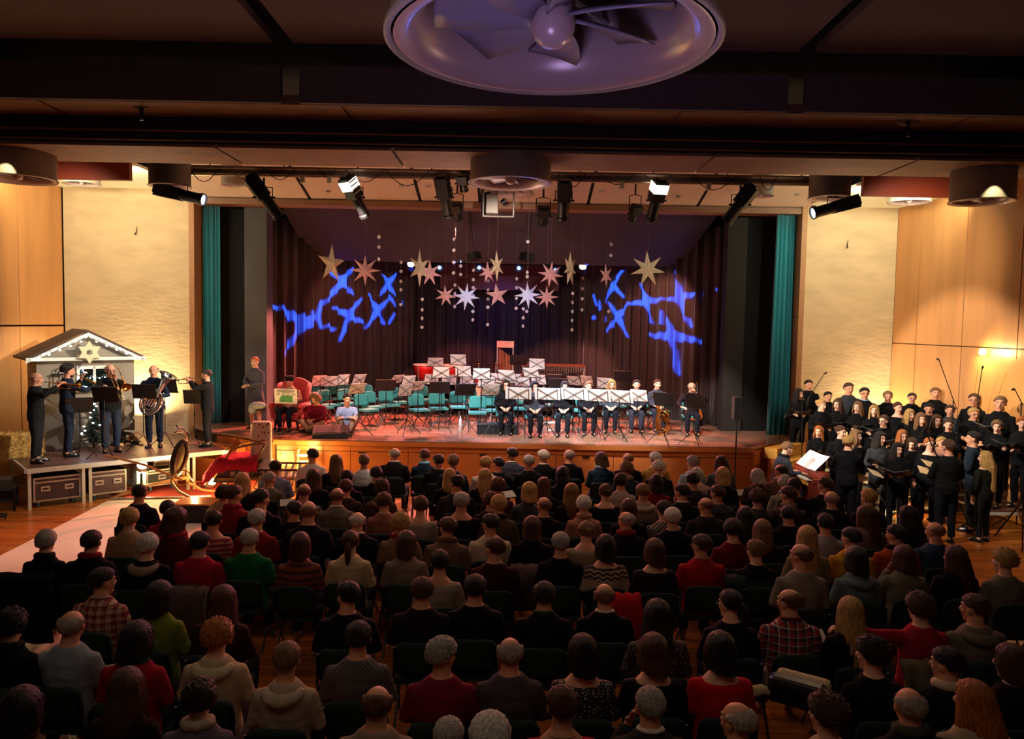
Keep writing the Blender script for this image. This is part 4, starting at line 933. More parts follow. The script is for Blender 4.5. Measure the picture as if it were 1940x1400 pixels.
# ------------------------------------------------------------------ audience
# rows from the stage: (x, y in photo, hair style, hair colour, clothing colour, words for the clothing, pose, extras)
PL = lambda a, b, c: pattern('plaid', a, b, c)
AUD = [
 [(592,864,'short','dark','d6cfc2','pale jacket','seatL',[]),(637,876,'long','ltbrown','1a1818','black top','seat',[]),(690,875,'short','ltbrown','c9d2dc','pale blue shirt','seat',[],.86),(748,861,'ring','grey','17161a','black suit jacket','seat',[('collar','d8d8d8')]),(804,864,'wavy','auburn','1d2a3a','dark jacket and sky blue shawl','seat',[('scarf','6fb0d8')]),(831,874,'short','dark','101114','black suit','seat',[]),(859,876,'short','ltbrown','1e2a44','navy jacket','seat',[],.9),(921,880,'short','blond','c8b8a8','pale shirt','seatR',[],.9),(944,880,'short','black','141416','black top','seatL',[]),(970,862,'short','dark','3c4250','slate grey suit','seatL',[('collar','d8d8d8')]),(1002,876,'short','grey','121214','black jacket','seat',[]),(1029,866,'short','white','131315','black suit','seatL',[('collar','d8d8d8')]),(1078,864,'ring','grey','151214','wide black suit','seatL',[]),(1138,871,'bob','brown','1d3348','petrol jacket and pale blue scarf','seatL',[('scarf','8fa3b3')]),(1189,871,'bald','brown','15130f','black jacket','seatL',[]),(1241,870,'short','white','9c7636','mustard jumper','seatL',[('glasses','101010')]),(1312,878,'ladyshort','grey','8fb0a8','mint cardigan','seatL',[]),(1366,878,'long','brown','4d5a5c','grey-green waistcoat','seatL',[])],
 [(459,913,'mid','blond','141214','black cardigan','seat',[]),(522,887,'short','dark','7f86a0','striped blue shirt','seat',[]),(510,909,'short','grey','5c5844','olive jacket','seatR',[]),(594,905,'mid','brown','141112','black coat','seat',[]),(657,907,'short','dark','171415','dark cardigan','seat',[]),(713,899,'ladyshort','dark','131113','black dress','seat',[]),(852,904,'mid','blond','121214','black cardigan','seat',[]),(919,904,'long','blond','161416','black pullover','seat',[]),(1066,900,'bob','black','141214','black coat','seat',[]),(1187,890,'curly','ltbrown','28323c','slate jacket and grey scarf','seat',[('scarf','8a7c70')]),(1248,887,'ladyshort','white','121216','black blazer','seatL',[]),(1320,900,'wavy','white','b79a8c','rose blouse','seat',[]),(1369,902,'bob','blond','151415','black jacket','seat',[]),(1434,903,'bob','silver','4a3d30','brown jacket','seatL',[]),(1479,893,'ring','dark','6a5444','tweed jacket and pale scarf','seatL',[('glasses','101010'),('scarf','a0a08c')])],
 [(655,925,'short','auburn','33261f','brown suit','seat',[]),(723,926,'curly','brown','4a3a2a','furry brown coat','seat',[('hood','5c4834')]),(866,917,'short','black','2c2a2b','charcoal coat','seatL',[]),(944,924,'curly','auburn','3c241c','rust coat','seat',[]),(1003,932,'bob','blond','3b4048','blue-grey jacket','seat',[]),(1030,921,'long','auburn','140f10','black cardigan','seat',[]),(1083,934,'long','ltbrown','131012','black top','seat',[]),(1147,934,'bun','brown','141213','black blouse','seatb',[]),(1176,914,'ladyshort','dark','8f857a','grey knit jumper','seat',[]),(1218,933,'short','ltbrown','8a7a66','beige hooded jumper','seat',[('hood','95866f')]),(1243,916,'bob','black','6a1420','crimson jacket','seat',[]),(1312,911,'short','dark','2d2b2c','charcoal jacket','seat',[]),(1292,934,'short','black','17171b','black blazer and white collar','seatL',[('collar','c8c4bc')]),(1359,936,'short','brown','33363c','slate jacket','seatL',[]),(576,932,'bald','auburn','55503f','olive grey jacket','seat',[]),(1487,917,'curly','silver','8a8474','pale patterned shawl','seat',[('scarf','8a9088')]),(1506,922,'short','dark','151313','black jacket','seatR',[]),(1563,920,'short','brown','191617','black pullover','seatL',[])],
 [(424,938,'curly','dark','b59a70','cream blouse','seat',[]),(443,939,'short','auburn','7c2020','red patterned scarf','seatR',[('scarf','8c2430')]),(494,947,'short','black','100f10','black jumper','seatR',[]),(639,941,'bald','auburn','6c6254','grey blazer and white collar','seat',[('collar','cfc8ba')]),(728,952,'wavy','brown','8a5a50','shiny rose jacket','seat',[]),(797,960,'ladyshort','auburn','8a8074','grey lace top','seatb',[]),(874,952,'short','grey','121013','black round-necked top','seatb',[]),(929,950,'curly','auburn','1c1614','dark brown cardigan','seat',[]),(945,958,'ladyshort','blond','4c3f2a','khaki jacket and black scarf','seat',[('scarf','141212')]),(1030,959,'bald','brown','171316','black jumper','seatL',[('glasses','101010')]),(1106,958,'ladyshort','white','9c6c5a','salmon coat with pink scarf','seat',[('scarf','ac7c6c')]),(1191,965,'bob','brown','191416','dark coat','seat',[]),(1435,945,'curly','auburn','3c3c34','green-grey coat','seat',[]),(1493,939,'short','auburn','3c342e','checked scarf and dark coat','seatL',[('scarf','6c5a48')]),(1575,946,'bald','grey','121214','wide black jumper','seat',[]),(1645,945,'ladyshort','blond','25201f','dark jacket','seatL',[]),(265,935,'buzz','dark','1c1a28','dark navy shirt','seat',[],1.06),(1337,959,'bald','auburn','2b2528','dark plum pullover','seatL',[])],
 [(246,984,'ladyshort','blond','a08060','sand blouse','seat',[]),(318,967,'short','dark','8a1a1c','red sweatshirt','seat',[],.84),(334,987,'bob','auburn','4c1a14','maroon shawl','seatR',[('scarf','8a2420')]),(405,987,'short','dark',pattern('stripe','8c1c28','b88070',scale=16),'red striped jumper','seatb',[]),(487,985,'short','silver','7a1c1c','dark red jacket','seat',[]),(585,970,'bald','auburn','1c1720','dark blazer','seat',[]),(558,968,'short','dark','181416','black jumper','seatL',[]),(677,989,'ring','white','131215','black cardigan and white collar','seat',[('collar','c8c0b4')]),(759,994,'curly','blond','6f6048','khaki coat and red scarf','seat',[('scarf','8a1820')]),(848,1001,'short','brown','6c5648','mauve grey jumper and knit scarf','seatL',[('scarf','5c4434')]),(929,994,'short','dark','b8a88c','cream shirt','seatL',[('glasses','101010')]),(1008,1000,'bob','auburn','160f12','black top','seat',[]),(1110,1008,'bun','ltbrown','8c8068','beige ribbed jumper','seatb',[]),(1186,988,'ring','grey','17141a','dark coat and red neckerchief','seatL',[('scarf','7c2420')]),(1258,968,'ladyshort','dark',pattern('check','0e0e10','a09888',scale=20),'black and white checked top','seatL',[]),(1274,982,'short','white','131318','black blazer','seat',[]),(1412,979,'long','dark','171212','dark coat','seat',[]),(1493,976,'short','black','1c0f10','dark burgundy top','seat',[]),(1388,1005,'wavy','dark','5c1418','dark red cardigan','seat',[]),(1444,1005,'mid','ltbrown','191416','dark cardigan','seat',[]),(1563,993,'short','black','8a8a90','grey and white shirt','seat',[],.84),(1639,978,'long','brown','6a564c','mottled mauve knit','seatL',[]),(1720,978,'longer','dark','161213','black coat','seatL',[])],
 [(88,1028,'ladyshort','grey','121012','bulky black coat','seat',[('scarf','1a1616')],1.0),(174,1028,'short','dark','141114','black jumper with red collar','seat',[('scarf','7a1418')]),(280,1035,'ladyshort','white','131014','black coat with fur collar','seat',[('hood','8a7a62')]),(379,1030,'short','black','9c1630','crimson blouse','seat',[]),(473,1023,'buzz','silver','0f5a2c','bright green jumper','seat',[]),(569,1033,'bob','auburn',pattern('stripe','7c3a1c','4c1418',scale=13),'rust striped jumper','seat',[]),(664,1028,'pony','auburn','b8a07c','cream blouse','seat',[]),(770,1030,'bob','auburn','7a6a5c','taupe blouse','seat',[]),(833,1066,'short','black','8a7c6c','grey T-shirt','seatb',[],.84),(937,1041,'short','auburn','321418','maroon cardigan','seatL',[]),(1062,1031,'short','grey','141014','black jumper','seat',[]),(1147,1037,'bob','dark',pattern('nordic','b49a7c','2c1e1a','1c1818'),'patterned nordic yoke jumper','seatb',[]),(1240,1045,'bob','auburn','23231a','dark olive top','seatb',[]),(1329,1035,'short','brown','9c1418','bright red jumper','seatL',[('glasses','101010'),('collar','a86c60')]),(1432,1046,'wavy','ltbrown','151214','black blouse','seatL',[]),(1529,1020,'long','blond','7c6c50','beige top','seat',[]),(1612,1021,'short','dark','a87c18','mustard yellow jumper','seatL',[]),(1697,1015,'short','black','8c3a18','burnt orange jumper','seatL',[('scarf','1a1412')]),(1771,1008,'bald','ltbrown','2c3c54','blue sweatshirt','seatL',[]),(1517,1054,'bald','dark','7c7264','light grey jumper','seatL',[]),(1622,1060,'bob','dark','5c6c70','blue-grey hooded top','seat',[('hood','647074')]),(1712,1057,'bob','auburn','6c6454','olive grey jumper, hand raised','seatChin',[('necklace','806048')]),(1809,1057,'longer','brown','141014','black coat with pink collar','seatL',[('collar','8c1c34')]),(1902,1065,'curly','blond','70685c','light grey jumper','seatL',[])],
 [(195,1103,'short','dark',PL('b49078','7c1c18','5c1410'),'red and cream checked shirt','seatR',[('collar','a08068')]),(302,1131,'bob','black','5c6c1c','fluffy lime green jumper','seat',[]),(423,1139,'longer','auburn','2c1a14','dark brown cardigan','seat',[]),(659,1130,'short','black','141214','black blouse','seatL',[]),(800,1121,'short','auburn','1c1216','dark plum jumper','seat',[]),(900,1116,'short','dark','121012','black pullover','seat',[]),(1031,1130,'short','dark','131214','black blazer','seat',[('collar','2c3a20')]),(1145,1130,'bald','auburn','101012','black suit and white collar','seat',[('collar','c8bcae')]),(1245,1168,'longer','black',pattern('speckle','1a1614','8a7c68',scale=55),'black and white net-patterned top','seat',[]),(1383,1146,'pony','dark','141214','black top','seatL',[('glasses','303030')]),(1496,1142,'ring','auburn',PL('8c2424','1c2440','b8a88c'),'red navy and white tartan shirt','seatL',[('collar','5c2028')]),(1611,1161,'longer','blond','141214','black knit','seat',[]),(1742,1154,'curly','brown','94182c','raspberry red top','seatArm',[]),(1846,1154,'short','brown','6c6054','heather grey hooded jumper','seatL',[('hood','6c6054')])],
 [(22,1188,'curly','black','120f10','black fur-collared coat','seat',[('scarf','181414')]),(137,1186,'ring','grey','7c8488','pale blue-grey jumper','seat',[]),(258,1212,'bob','black','8c1420','red jacket and green collar','seat',[('scarf','1c5c40')]),(412,1208,'curly','ginger','a89878','cream hooded jumper','seat',[('hood','b4a484')]),(544,1251,'short','ltbrown','a09078','cream hoodie','seat',[('hood','a89880')],.86),(679,1210,'short','dark',pattern('check','3c3634','5c5450',scale=34),'grey checked jacket','seat',[]),(838,1243,'spiky','grey','6c1028','wine red jumper','seatR',[]),(966,1239,'ring','grey','453c3e','dark grey jumper','seat',[]),(1104,1238,'bob','black',pattern('speckle','121010','a89c8c',scale=48),'black top with white flecks','seatb',[]),(1238,1236,'bob','auburn','131012','black low-backed top','seatb',[]),(1364,1233,'bob','black','a81014','scarlet blouse','seatb',[]),(1651,1243,'curly','dark','141113','bulky black coat','seatL',[]),(1794,1260,'short','black','141214','black jumper with cream collar','seatL',[('scarf','b8a88c')]),(1915,1257,'bob','brown','17110f','dark brown jacket','seatL',[])],
 [(41,1344,'bob','black','4c3c24','olive brown shawl','seat',[('scarf','4c3424')]),(240,1305,'long','brown','1c1412','dark brown cardigan','seat',[]),(379,1326,'wavy','dark','5c505c','lilac grey jacket and cream scarf','seat',[('scarf','9c9078')]),(715,1336,'ring','auburn','8c7464','rose beige jumper','seat',[]),(850,1396,'ladyshort','silver','2c2420','dark jacket','seat',[]),(928,1402,'short','white','3c3c44','slate jacket','seat',[]),(1064,1339,'short','auburn','a01418','bright red jumper','seatb',[('necklace','b89060')]),(1231,1339,'buzz','grey','2c2c24','dark olive jacket and white collar','seatChin',[('collar','c4b8a8')]),(1397,1368,'ring','silver','14201a','dark green jacket','seatL',[]),(1566,1357,'curly','brown','a8987c','quilted cream jacket','seatL',[]),(1722,1339,'ring','grey','14141a','black jacket and tartan scarf','seat',[('scarf','3c3c2c')]),(1843,1330,'longer','ginger','a08c74','cream ribbed jumper','seatL',[])],
]
people = []
for ri, row in enumerate(AUD):
    row = sorted(row, key=lambda e: e[0])
    for ci, e in enumerate(row):
        p = at_z(e[0], e[1], 1.205)
        people.append(dict(e=e, ri=ri, ci=ci, d=p.y, px=e[0], py=e[1]))
def pos(d, P):
    v = at_y(P['px'], P['py'], d); return v
# nudge neighbours that would share a place apart along their sight lines
for it in range(160):
    for i, a in enumerate(people):
        for b in people[i + 1:]:
            if abs(a['px'] - b['px']) > 150 or abs(a['d'] - b['d']) > .8: continue
            pa, pb = pos(a['d'], a), pos(b['d'], b); dx = abs(pa.x - pb.x)
            if dx < .44 and abs(pa.y - pb.y) < .62:
                s_ = 1 if (a['d'] > b['d'] or (a['d'] == b['d'] and a['ri'] < b['ri'])) else -1
                a['d'] += s_ * .02; b['d'] -= s_ * .02
for P in people:
    lo, hi = at_z(P['px'], P['py'], 1.42).y, at_z(P['px'], P['py'], .98).y
    lo, hi = min(lo, hi), max(lo, hi); P['d'] = min(max(P['d'], lo), hi)

# audience chair: green upholstered stacking chair (faces +Y)
CH_BLK = mat('chair_frame', '1a1a1a', .35, .5, 0)
def chair_meshes(padm, framem):
    seat = MB(); vs = []; 
    seat.box((0, .0, .455), (.44, .42, .05), taper=.96)
    back = MB(); W, n, k = .215, 8, 6; vs = []; fs = []
    for side_ in (0, 1):
        for i in range(k + 1):
            t = i / k; z = .54 + .30 * t; wd = W * (1 - .10 * max(0, t - .6) / .4 - .06 * max(0, .3 - t) / .3)
            for j in range(n + 1):
                u = j / n * 2 - 1; y = -.235 - .05 * t + .03 * u * u + (.018 if side_ else -.018)
                zz = z - (.03 * max(0, abs(u) - .7) / .3 if i == k else 0)
                vs.append((u * wd, y, zz))
    m_ = n + 1; half = (k + 1) * m_
    for i in range(k):
        for j in range(n):
            a = i * m_ + j; fs.append((a, a + 1, a + m_ + 1, a + m_)); fs.append((half + a, half + a + m_, half + a + m_ + 1, half + a + 1))
    for i in range(k):
        a = i * m_; fs.append((a, a + m_, half + a + m_, half + a)); b = i * m_ + n; fs.append((b, half + b, half + b + m_, b + m_))
    for j in range(n):
        fs.append((j, half + j, half + j + 1, j + 1)); a = k * m_ + j; fs.append((a, a + 1, half + a + 1, half + a))
    back.add(vs, fs)
    legs = []
    for sx in (-1, 1):
        legs.append(MB().tube([(sx * .20, -.16, .43), (sx * .23, .21, .0)], .012, 6).mesh('leg', framem))
        legs.append(MB().tube([(sx * .20, .14, .43), (sx * .215, -.25, .0)], .012, 6).mesh('leg', framem))
    fr = MB()
    for sx in (-1, 1): fr.tube([(sx * .215, .18, .43), (sx * .222, -.19, .43), (sx * .215, -.25, .52), (sx * .205, -.28, .80)], .011, 6)
    fr.tube([(-.215, .1, .425), (.215, .1, .425)], .01, 6)
    return dict(seat=seat.mesh('seat', padm), backrest=back.mesh('backrest', padm, True), legs=legs, frame=fr.mesh('frame', framem))
GRN = mat('green_upholstery', '0d2623', .9, 0, .15, 12, bump=.2, bscale=120)
TL = mat('teal_upholstery', '2c7c78', .85, 0, .12, 12, bump=.2, bscale=120)
CA = chair_meshes(GRN, CH_BLK); CS = chair_meshes(TL, mat('chair_frame_grey', '4a4644', .35, .6, 0))
def chair(M_, loc, rz, label, group):
    r = empty('stacking_chair', label, 'chair', loc, rz, group)
    ref('seat', M_['seat'], r); ref('backrest', M_['backrest'], r); ref('frame', M_['frame'], r)
    for m_ in M_['legs']: ref('leg', m_, r)
    return r
random.seed(5)
AUDX = []
for P in people:
    e = P['e']; v = pos(P['d'], P); k = SK[e[6]]
    s = v.z / k['J']['H'][2]
    if len(e) > 8: sx = 1.0 if e[8] > 1 else .92
    else: sx = random.uniform(.96, 1.04)
    male = e[2] in ('short', 'buzz', 'ring', 'bald', 'spiky')
    sx *= 1.08 if male else 1.0
    yaw = random.uniform(-.06, .06) + (-.10 if v.x > 4 else .06 if v.x < -4 else 0)
    hx = k['J']['H'][1] * s
    loc = Vector((v.x + math.sin(yaw) * hx, v.y - math.cos(yaw) * hx, 0))
    kid = len(e) > 8 and e[8] < .9
    r_ = ri_ = None
    lab = '%s with %s %s hair, %s, %s from left, audience row %s' % ('child' if kid else 'person', LOOKW[e[2]], COLW[e[3]], e[5], ordn(P['ci'] + 1), 'one two three four five six seven eight nine'.split()[P['ri']])
    if len(lab.split()) > 16: lab = '%s %s haired %s, %s, %s from left, audience row %s' % (LOOKW[e[2]], COLW[e[3]], 'child' if kid else 'person', e[5].replace(' and ', ', '), ordn(P['ci'] + 1), 'one two three four five six seven eight nine'.split()[P['ri']])
    r = person(e[6], loc, yaw, s, sx / (s ** .3), e[2], e[3], e[4], '17161a', lab, 'seated concert audience', e[7], SKIN if male else SKINP)
    AUDX.append(r)
    chair(CA, (loc.x, loc.y + .0, 0), yaw * .5, 'dark green padded chair under the %s from left in audience row %s' % (ordn(P['ci'] + 1) , 'one two three four five six seven eight nine'.split()[P['ri']]), 'green chairs of the audience')
# ------------------------------------------------------------------ stage chairs and music stands
SZ = 1.0
PAPER = mat('sheet_paper', 'd8d4cc', .8, 0, .05, 30)
def rc(px): return 0.018 * (px - 970)
front = Vector((-.4, 16.6, 0))
def face_to(p, q): d = Vector(q) - Vector(p); return math.atan2(-d.x, d.y)
CHS = [(567,748),(604,743),(636,738),(665,738),(690,741),(714,735),(802,743),(838,740),(614,756),(628,753),(654,751),(696,761),(709,756),(738,753),(757,748),(799,761),(828,759),(869,756),(892,750),(926,762),(943,738),(989,759),(1034,752),(1060,742),(1091,762),(1135,744),(1175,744),(905,766),(1250,757)]
def dmax(px): return min(19.5 / (.67 + max(0, 970 - px) / FPX), 18.9 / (.755 + (px - 970) / FPX) if px > 1050 else 99) if px < 760 or px > 1050 else 99
pts = []
for (x, y) in CHS:
    p = at_z(x, y, SZ + .66); dm = dmax(x)
    if p.y > dm: p = at_y(x, y, dm)
    pts.append([p.x, p.y])
for it in range(120):
    for i in range(len(pts)):
        for j in range(i + 1, len(pts)):
            dx, dy = pts[i][0] - pts[j][0], pts[i][1] - pts[j][1]; L = math.hypot(dx, dy)
            if L < .60:
                if L < 1e-4: dx, L = .01, .01
                f = (.60 - L) / L * .25
                pts[i][0] += dx * f; pts[i][1] += dy * f; pts[j][0] -= dx * f; pts[j][1] -= dy * f
for p in pts:
    p[1] = min(p[1], 21.7)
order = sorted(range(len(pts)), key=lambda i: pts[i][0])
CHPOS = []
for n_, i in enumerate(order):
    x, y = pts[i]; rz = face_to((x, y, 0), (-.3, 16.0, 0)) + random.uniform(-.15, .15); CHPOS.append((x, y))
    chair(CS, (x, y, SZ), rz, 'empty teal padded chair on the stage, %s empty one counted from the left' % ordn(n_ + 1), 'teal orchestra chairs')

STM = {}
def stand_meshes():
    dk = MB(); dk.box((0, 0, 0), (.50, .012, .33)); dk.box((0, .03, -.165), (.50, .06, .012))
    STM['desk'] = dk.mesh('desk', BLK)
    wd = MB()
    for s_ in (-1, 1): wd.tube([(s_ * .24, 0, -.15), (s_ * .24, 0, .14)], .007, 5).tube([(s_ * .24, 0, -.15), (-s_ * .24, 0, .14)], .006, 5)
    wd.tube([(-.25, .02, -.15), (.25, .02, -.15)], .012, 5); STM['wire'] = wd.mesh('desk', BLK)
    STM['pole'] = MB().tube([(0, 0, .30), (0, 0, .95)], .011, 6).tube([(0, 0, .62), (0, 0, .70)], .018, 6).mesh('pole', BLK)
    STM['legs'] = [MB().tube([(0, 0, .36), (.34 * math.cos(a), .34 * math.sin(a), .01)], .009, 5).mesh('leg', BLK) for a in (PI / 2, PI / 2 + 2.09, PI / 2 + 4.19)]
    STM['paper'] = MB().box((-.105, 0, 0), (.205, .004, .29)).box((.105, 0, 0), (.205, .004, .29)).mesh('sheet_music', PAPER)
    sp = MB()
    STM['wide'] = MB().box((0, 0, 0), (.62, .008, .30)).mesh('sheet_music', PAPER)
stand_meshes()
nst = [0]
def music_stand(loc, rz, label, desk='wire', paper=None, tilt=-.38, h=1.10, group='music stands', plabel=None, pgroup=None):
    r = empty('music_stand', label, 'music stand', loc, rz, group)
    ref('desk', STM['desk' if desk == 'black' else 'wire'], r, (0, .05, h), (tilt, 0, 0))
    ref('pole', STM['pole'], r, scale=(1, 1, h / 1.02))
    for m_ in STM['legs']: ref('leg', m_, r)
    if paper:
        R = Matrix.Rotation(rz, 3, 'Z'); o = bpy.data.objects.new('sheet_music', STM['wide' if paper == 'wide' else 'paper']); C.objects.link(o)
        o.location = Vector(loc) + R @ (Vector((0, .05, h)) + Matrix.Rotation(tilt, 3, 'X') @ Vector((0, .016, .006))); o.rotation_euler = (tilt, 0, rz)
        tag(o, plabel or ('white ' + 'sheet music on the ' + label.split(' music stand')[-1].strip(', ') if False else 'white sheet music on a stand'), 'sheet music', pgroup or 'sheet music on the stage')
    return r
# (x, y, kind, paper, world z of desk centre)
ST = [(605,722,'w',1,2.1),(624,723,'w',1,2.1),(651,720,'w',1,2.1),(681,719,'w',1,2.1),(677,737,'w',1,2.1),(731,730,'b',0,2.1),(753,719,'w',1,2.1),(775,722,'w',1,2.1),(790,732,'w',1,2.1),(769,740,'w',1,2.05),(818,719,'w',1,2.1),(833,734,'b',0,2.1),(851,720,'w',1,2.1),(882,738,'b',1,2.1),
 (825,687,'w',1,2.6),(868,682,'w',1,2.7),(836,706,'w',1,2.4),(877,704,'w',1,2.4),(885,722,'w',1,2.1),(921,725,'w',1,2.1),(931,739,'w',1,2.1),(912,709,'w',1,2.4),(943,717,'w',1,2.2),(960,712,'w',1,2.4),(972,718,'w',1,2.2),(989,724,'w',1,2.1),(1006,707,'w',1,2.4),(1020,720,'w',1,2.15),(1046,720,'b',0,2.15),(1087,722,'w',1,2.1),(1111,722,'w',1,2.1),(1145,726,'w',1,2.1),(1180,713,'b',1,2.3),(982,682,'b',1,2.65),(1017,690,'w',1,2.6),(1057,727,'b',1,2.1)]
ST = sorted(ST)
spts = []
for e in ST:
    p = at_z(e[0], e[1], e[4]); z = SZ
    if p.y > dmax(e[0]): p = at_y(e[0], e[1], dmax(e[0]))
    if p.y > 24.3: p = at_y(e[0], e[1], 24.3)
    if p.y > 21.95:
        rr = None
        for (x, y, w_, d_, h) in ((-3.1, 22.6, 1.9, 1.4, .3), (-1.2, 22.6, 1.9, 1.4, .3), (.7, 22.6, 1.9, 1.4, .3), (2.4, 22.6, 1.5, 1.4, .3), (-2.0, 23.9, 2.2, 1.2, .55), (.2, 23.9, 2.2, 1.2, .55), (2.0, 23.9, 1.3, 1.2, .55)):
            if abs(p.x - x) <= w_ / 2 and abs(p.y - y) <= d_ / 2: z = SZ + h
    spts.append([p, z, e])
for n_, (p, z, e) in enumerate(spts):
    h = p.z - z
    # desks face their players, who sit behind them: the white side turns away from the conductor unless the player faces the hall
    rz = face_to((p.x, p.y, 0), (-.3, 15.5, 0)) + random.uniform(-.45, .45) + PI
    R = Matrix.Rotation(rz, 3, 'Z'); loc = Vector((p.x, p.y, z)) - R @ Vector((0, .05, 0))
    lb = ordn(n_ + 1)
    music_stand(loc, rz, '%s music stand among the stage chairs, %s from the left' % ('solid black' if e[2] == 'b' else 'thin wire', lb), 'black' if e[2] == 'b' else 'wire', 'std' if e[3] else None, h=h,
                plabel='open sheet music on the %s stage music stand from the left' % lb, tilt=.34 + random.uniform(-.12, .3))
# front row of stands with wide white sheets before the young players
random.seed(8)
FRS = [(982,746,'wide',.55),(1037,747,'wide',0),(1087,747,'wide',0),(1133,750,'wide',0),(1175,752,'wide',0),(1210,750,'std',0),(1257,757,None,0),(1318,760,None,0)]
for n_, (x, y, pp, _) in enumerate(FRS):
    p = at_z(x, y, 2.02); rz = PI + face_to((p.x, p.y, 0), (-.2, 13, 0))
    dsk = 'wire' if pp else 'black'
    R = Matrix.Rotation(rz, 3, 'Z'); loc = Vector((p.x, p.y, SZ)) - R @ Vector((0, .05, 0))
    music_stand(loc, rz, '%s music stand in front of the seated young players, %s from the left' % ('wire' if pp else 'solid black', ordn(n_ + 1)), dsk, pp, h=1.02, tilt=.30, group='stands before the seated players',
                plabel='%s white sheet music before the seated players, %s from the left' % ('wide' if pp == 'wide' else 'narrow', ordn(n_ + 1)), pgroup='sheets before the seated players')
# ------------------------------------------------------------------ seated players on the stage
MUS = [(958,728,'lap','long','dark','151316','black blouse, a violin in the lap'),(1013,731,'lap','bob','black','3a3c44','dark grey top, a flute on the knees'),(1070,731,'lap','longer','dark','141416','black top behind the third wide sheet'),(1115,730,'lap','bun','ltbrown','18181c','black top with blond pinned hair'),(1159,728,'lap','long','blond','3a4048','slate top behind the fifth stand'),(1206,728,'seat','short','dark','24242c','dark shirt and grey trousers'),(1246,727,'seat','short','brown','3a3844','grey T-shirt, a brass horn between the knees'),(1311,732,'cello','ring','grey','1c1214','black shirt, playing a cello')]
for n_, (x, y, key, hr, hc, top, lb) in enumerate(MUS):
    p = at_z(x, y, SZ + 1.2); rz = PI + random.uniform(-.12, .12) + (0.12 if x < 1000 else -.05)
    kid = n_ in (5, 6)
    R = Matrix.Rotation(rz, 3, 'Z'); loc = Vector((p.x, p.y, SZ)) - R @ Vector((0, SK[key]['J']['H'][1], 0))
    person(key, loc, rz, .98, 1.0 if n_ < 5 else 1.06, hr, hc, top, '2a2c38' if kid else '17181e', 'seated player with %s hair, %s' % (COLW[hc], lb), 'seated players on the stage', [('glasses', '101010')] if n_ in (0,) else [], SKINP, True)
    chair(CS, loc, rz, 'teal chair under the seated player, %s player from the left' % ordn(n_ + 1), 'teal orchestra chairs')
# brass and strings
BRASS = mat('brass_gold', 'd8a03c', .18, 1, .05, 10); SILV = mat('silver_plate', 'c8ccd4', .15, 1, .05, 10); VARN = mat('violin_varnish', 'b4591c', .22, 0, .2, 6, coat=.6)
def coil_horn(name, label, loc, rot, s, m, cat='brass instrument'):
    r = empty(name, label, cat, loc); r.rotation_euler = rot; r.scale = (s, s, s)
    MB().lathe([(.02, 0), (.03, .18), (.05, .32), (.085, .42), (.16, .50), (.20, .53), (.195, .53), (.15, .495), (.07, .40), (.01, .1)], 24, 0, (.12, 0, .06)).build('bell', m, r, smooth=True)
    for k, (a, b, yy, rr) in enumerate(((.17, .30, 0, .022), (.13, .22, .04, .018), (.10, .16, -.04, .014))):
        MB().tube([(a * math.cos(t * PI / 10), yy, b * math.sin(t * PI / 10) - .06) for t in range(20)], rr, 8, closed=True, hint=(0, 1, 0)).build('tubing', m, r, smooth=True)
    for k in range(3):
        MB().tube([(-.08 + k * .05, .05, -.02), (-.08 + k * .05, .05, .16)], .018, 10).build('valve', m, r)
    MB().tube([(-.15, 0, .12), (-.17, .10, .26), (-.12, .20, .33)], [.010, .008, .012], 8).build('mouthpipe', m, r)
    return r
p = at_z(1255, 795, SZ + .38); coil_horn('baritone_horn', 'upright golden brass horn standing between the knees of the boy', (p.x, p.y - .0, SZ + .36), (0, 0, 2.6), 1.0, BRASS, 'horn')
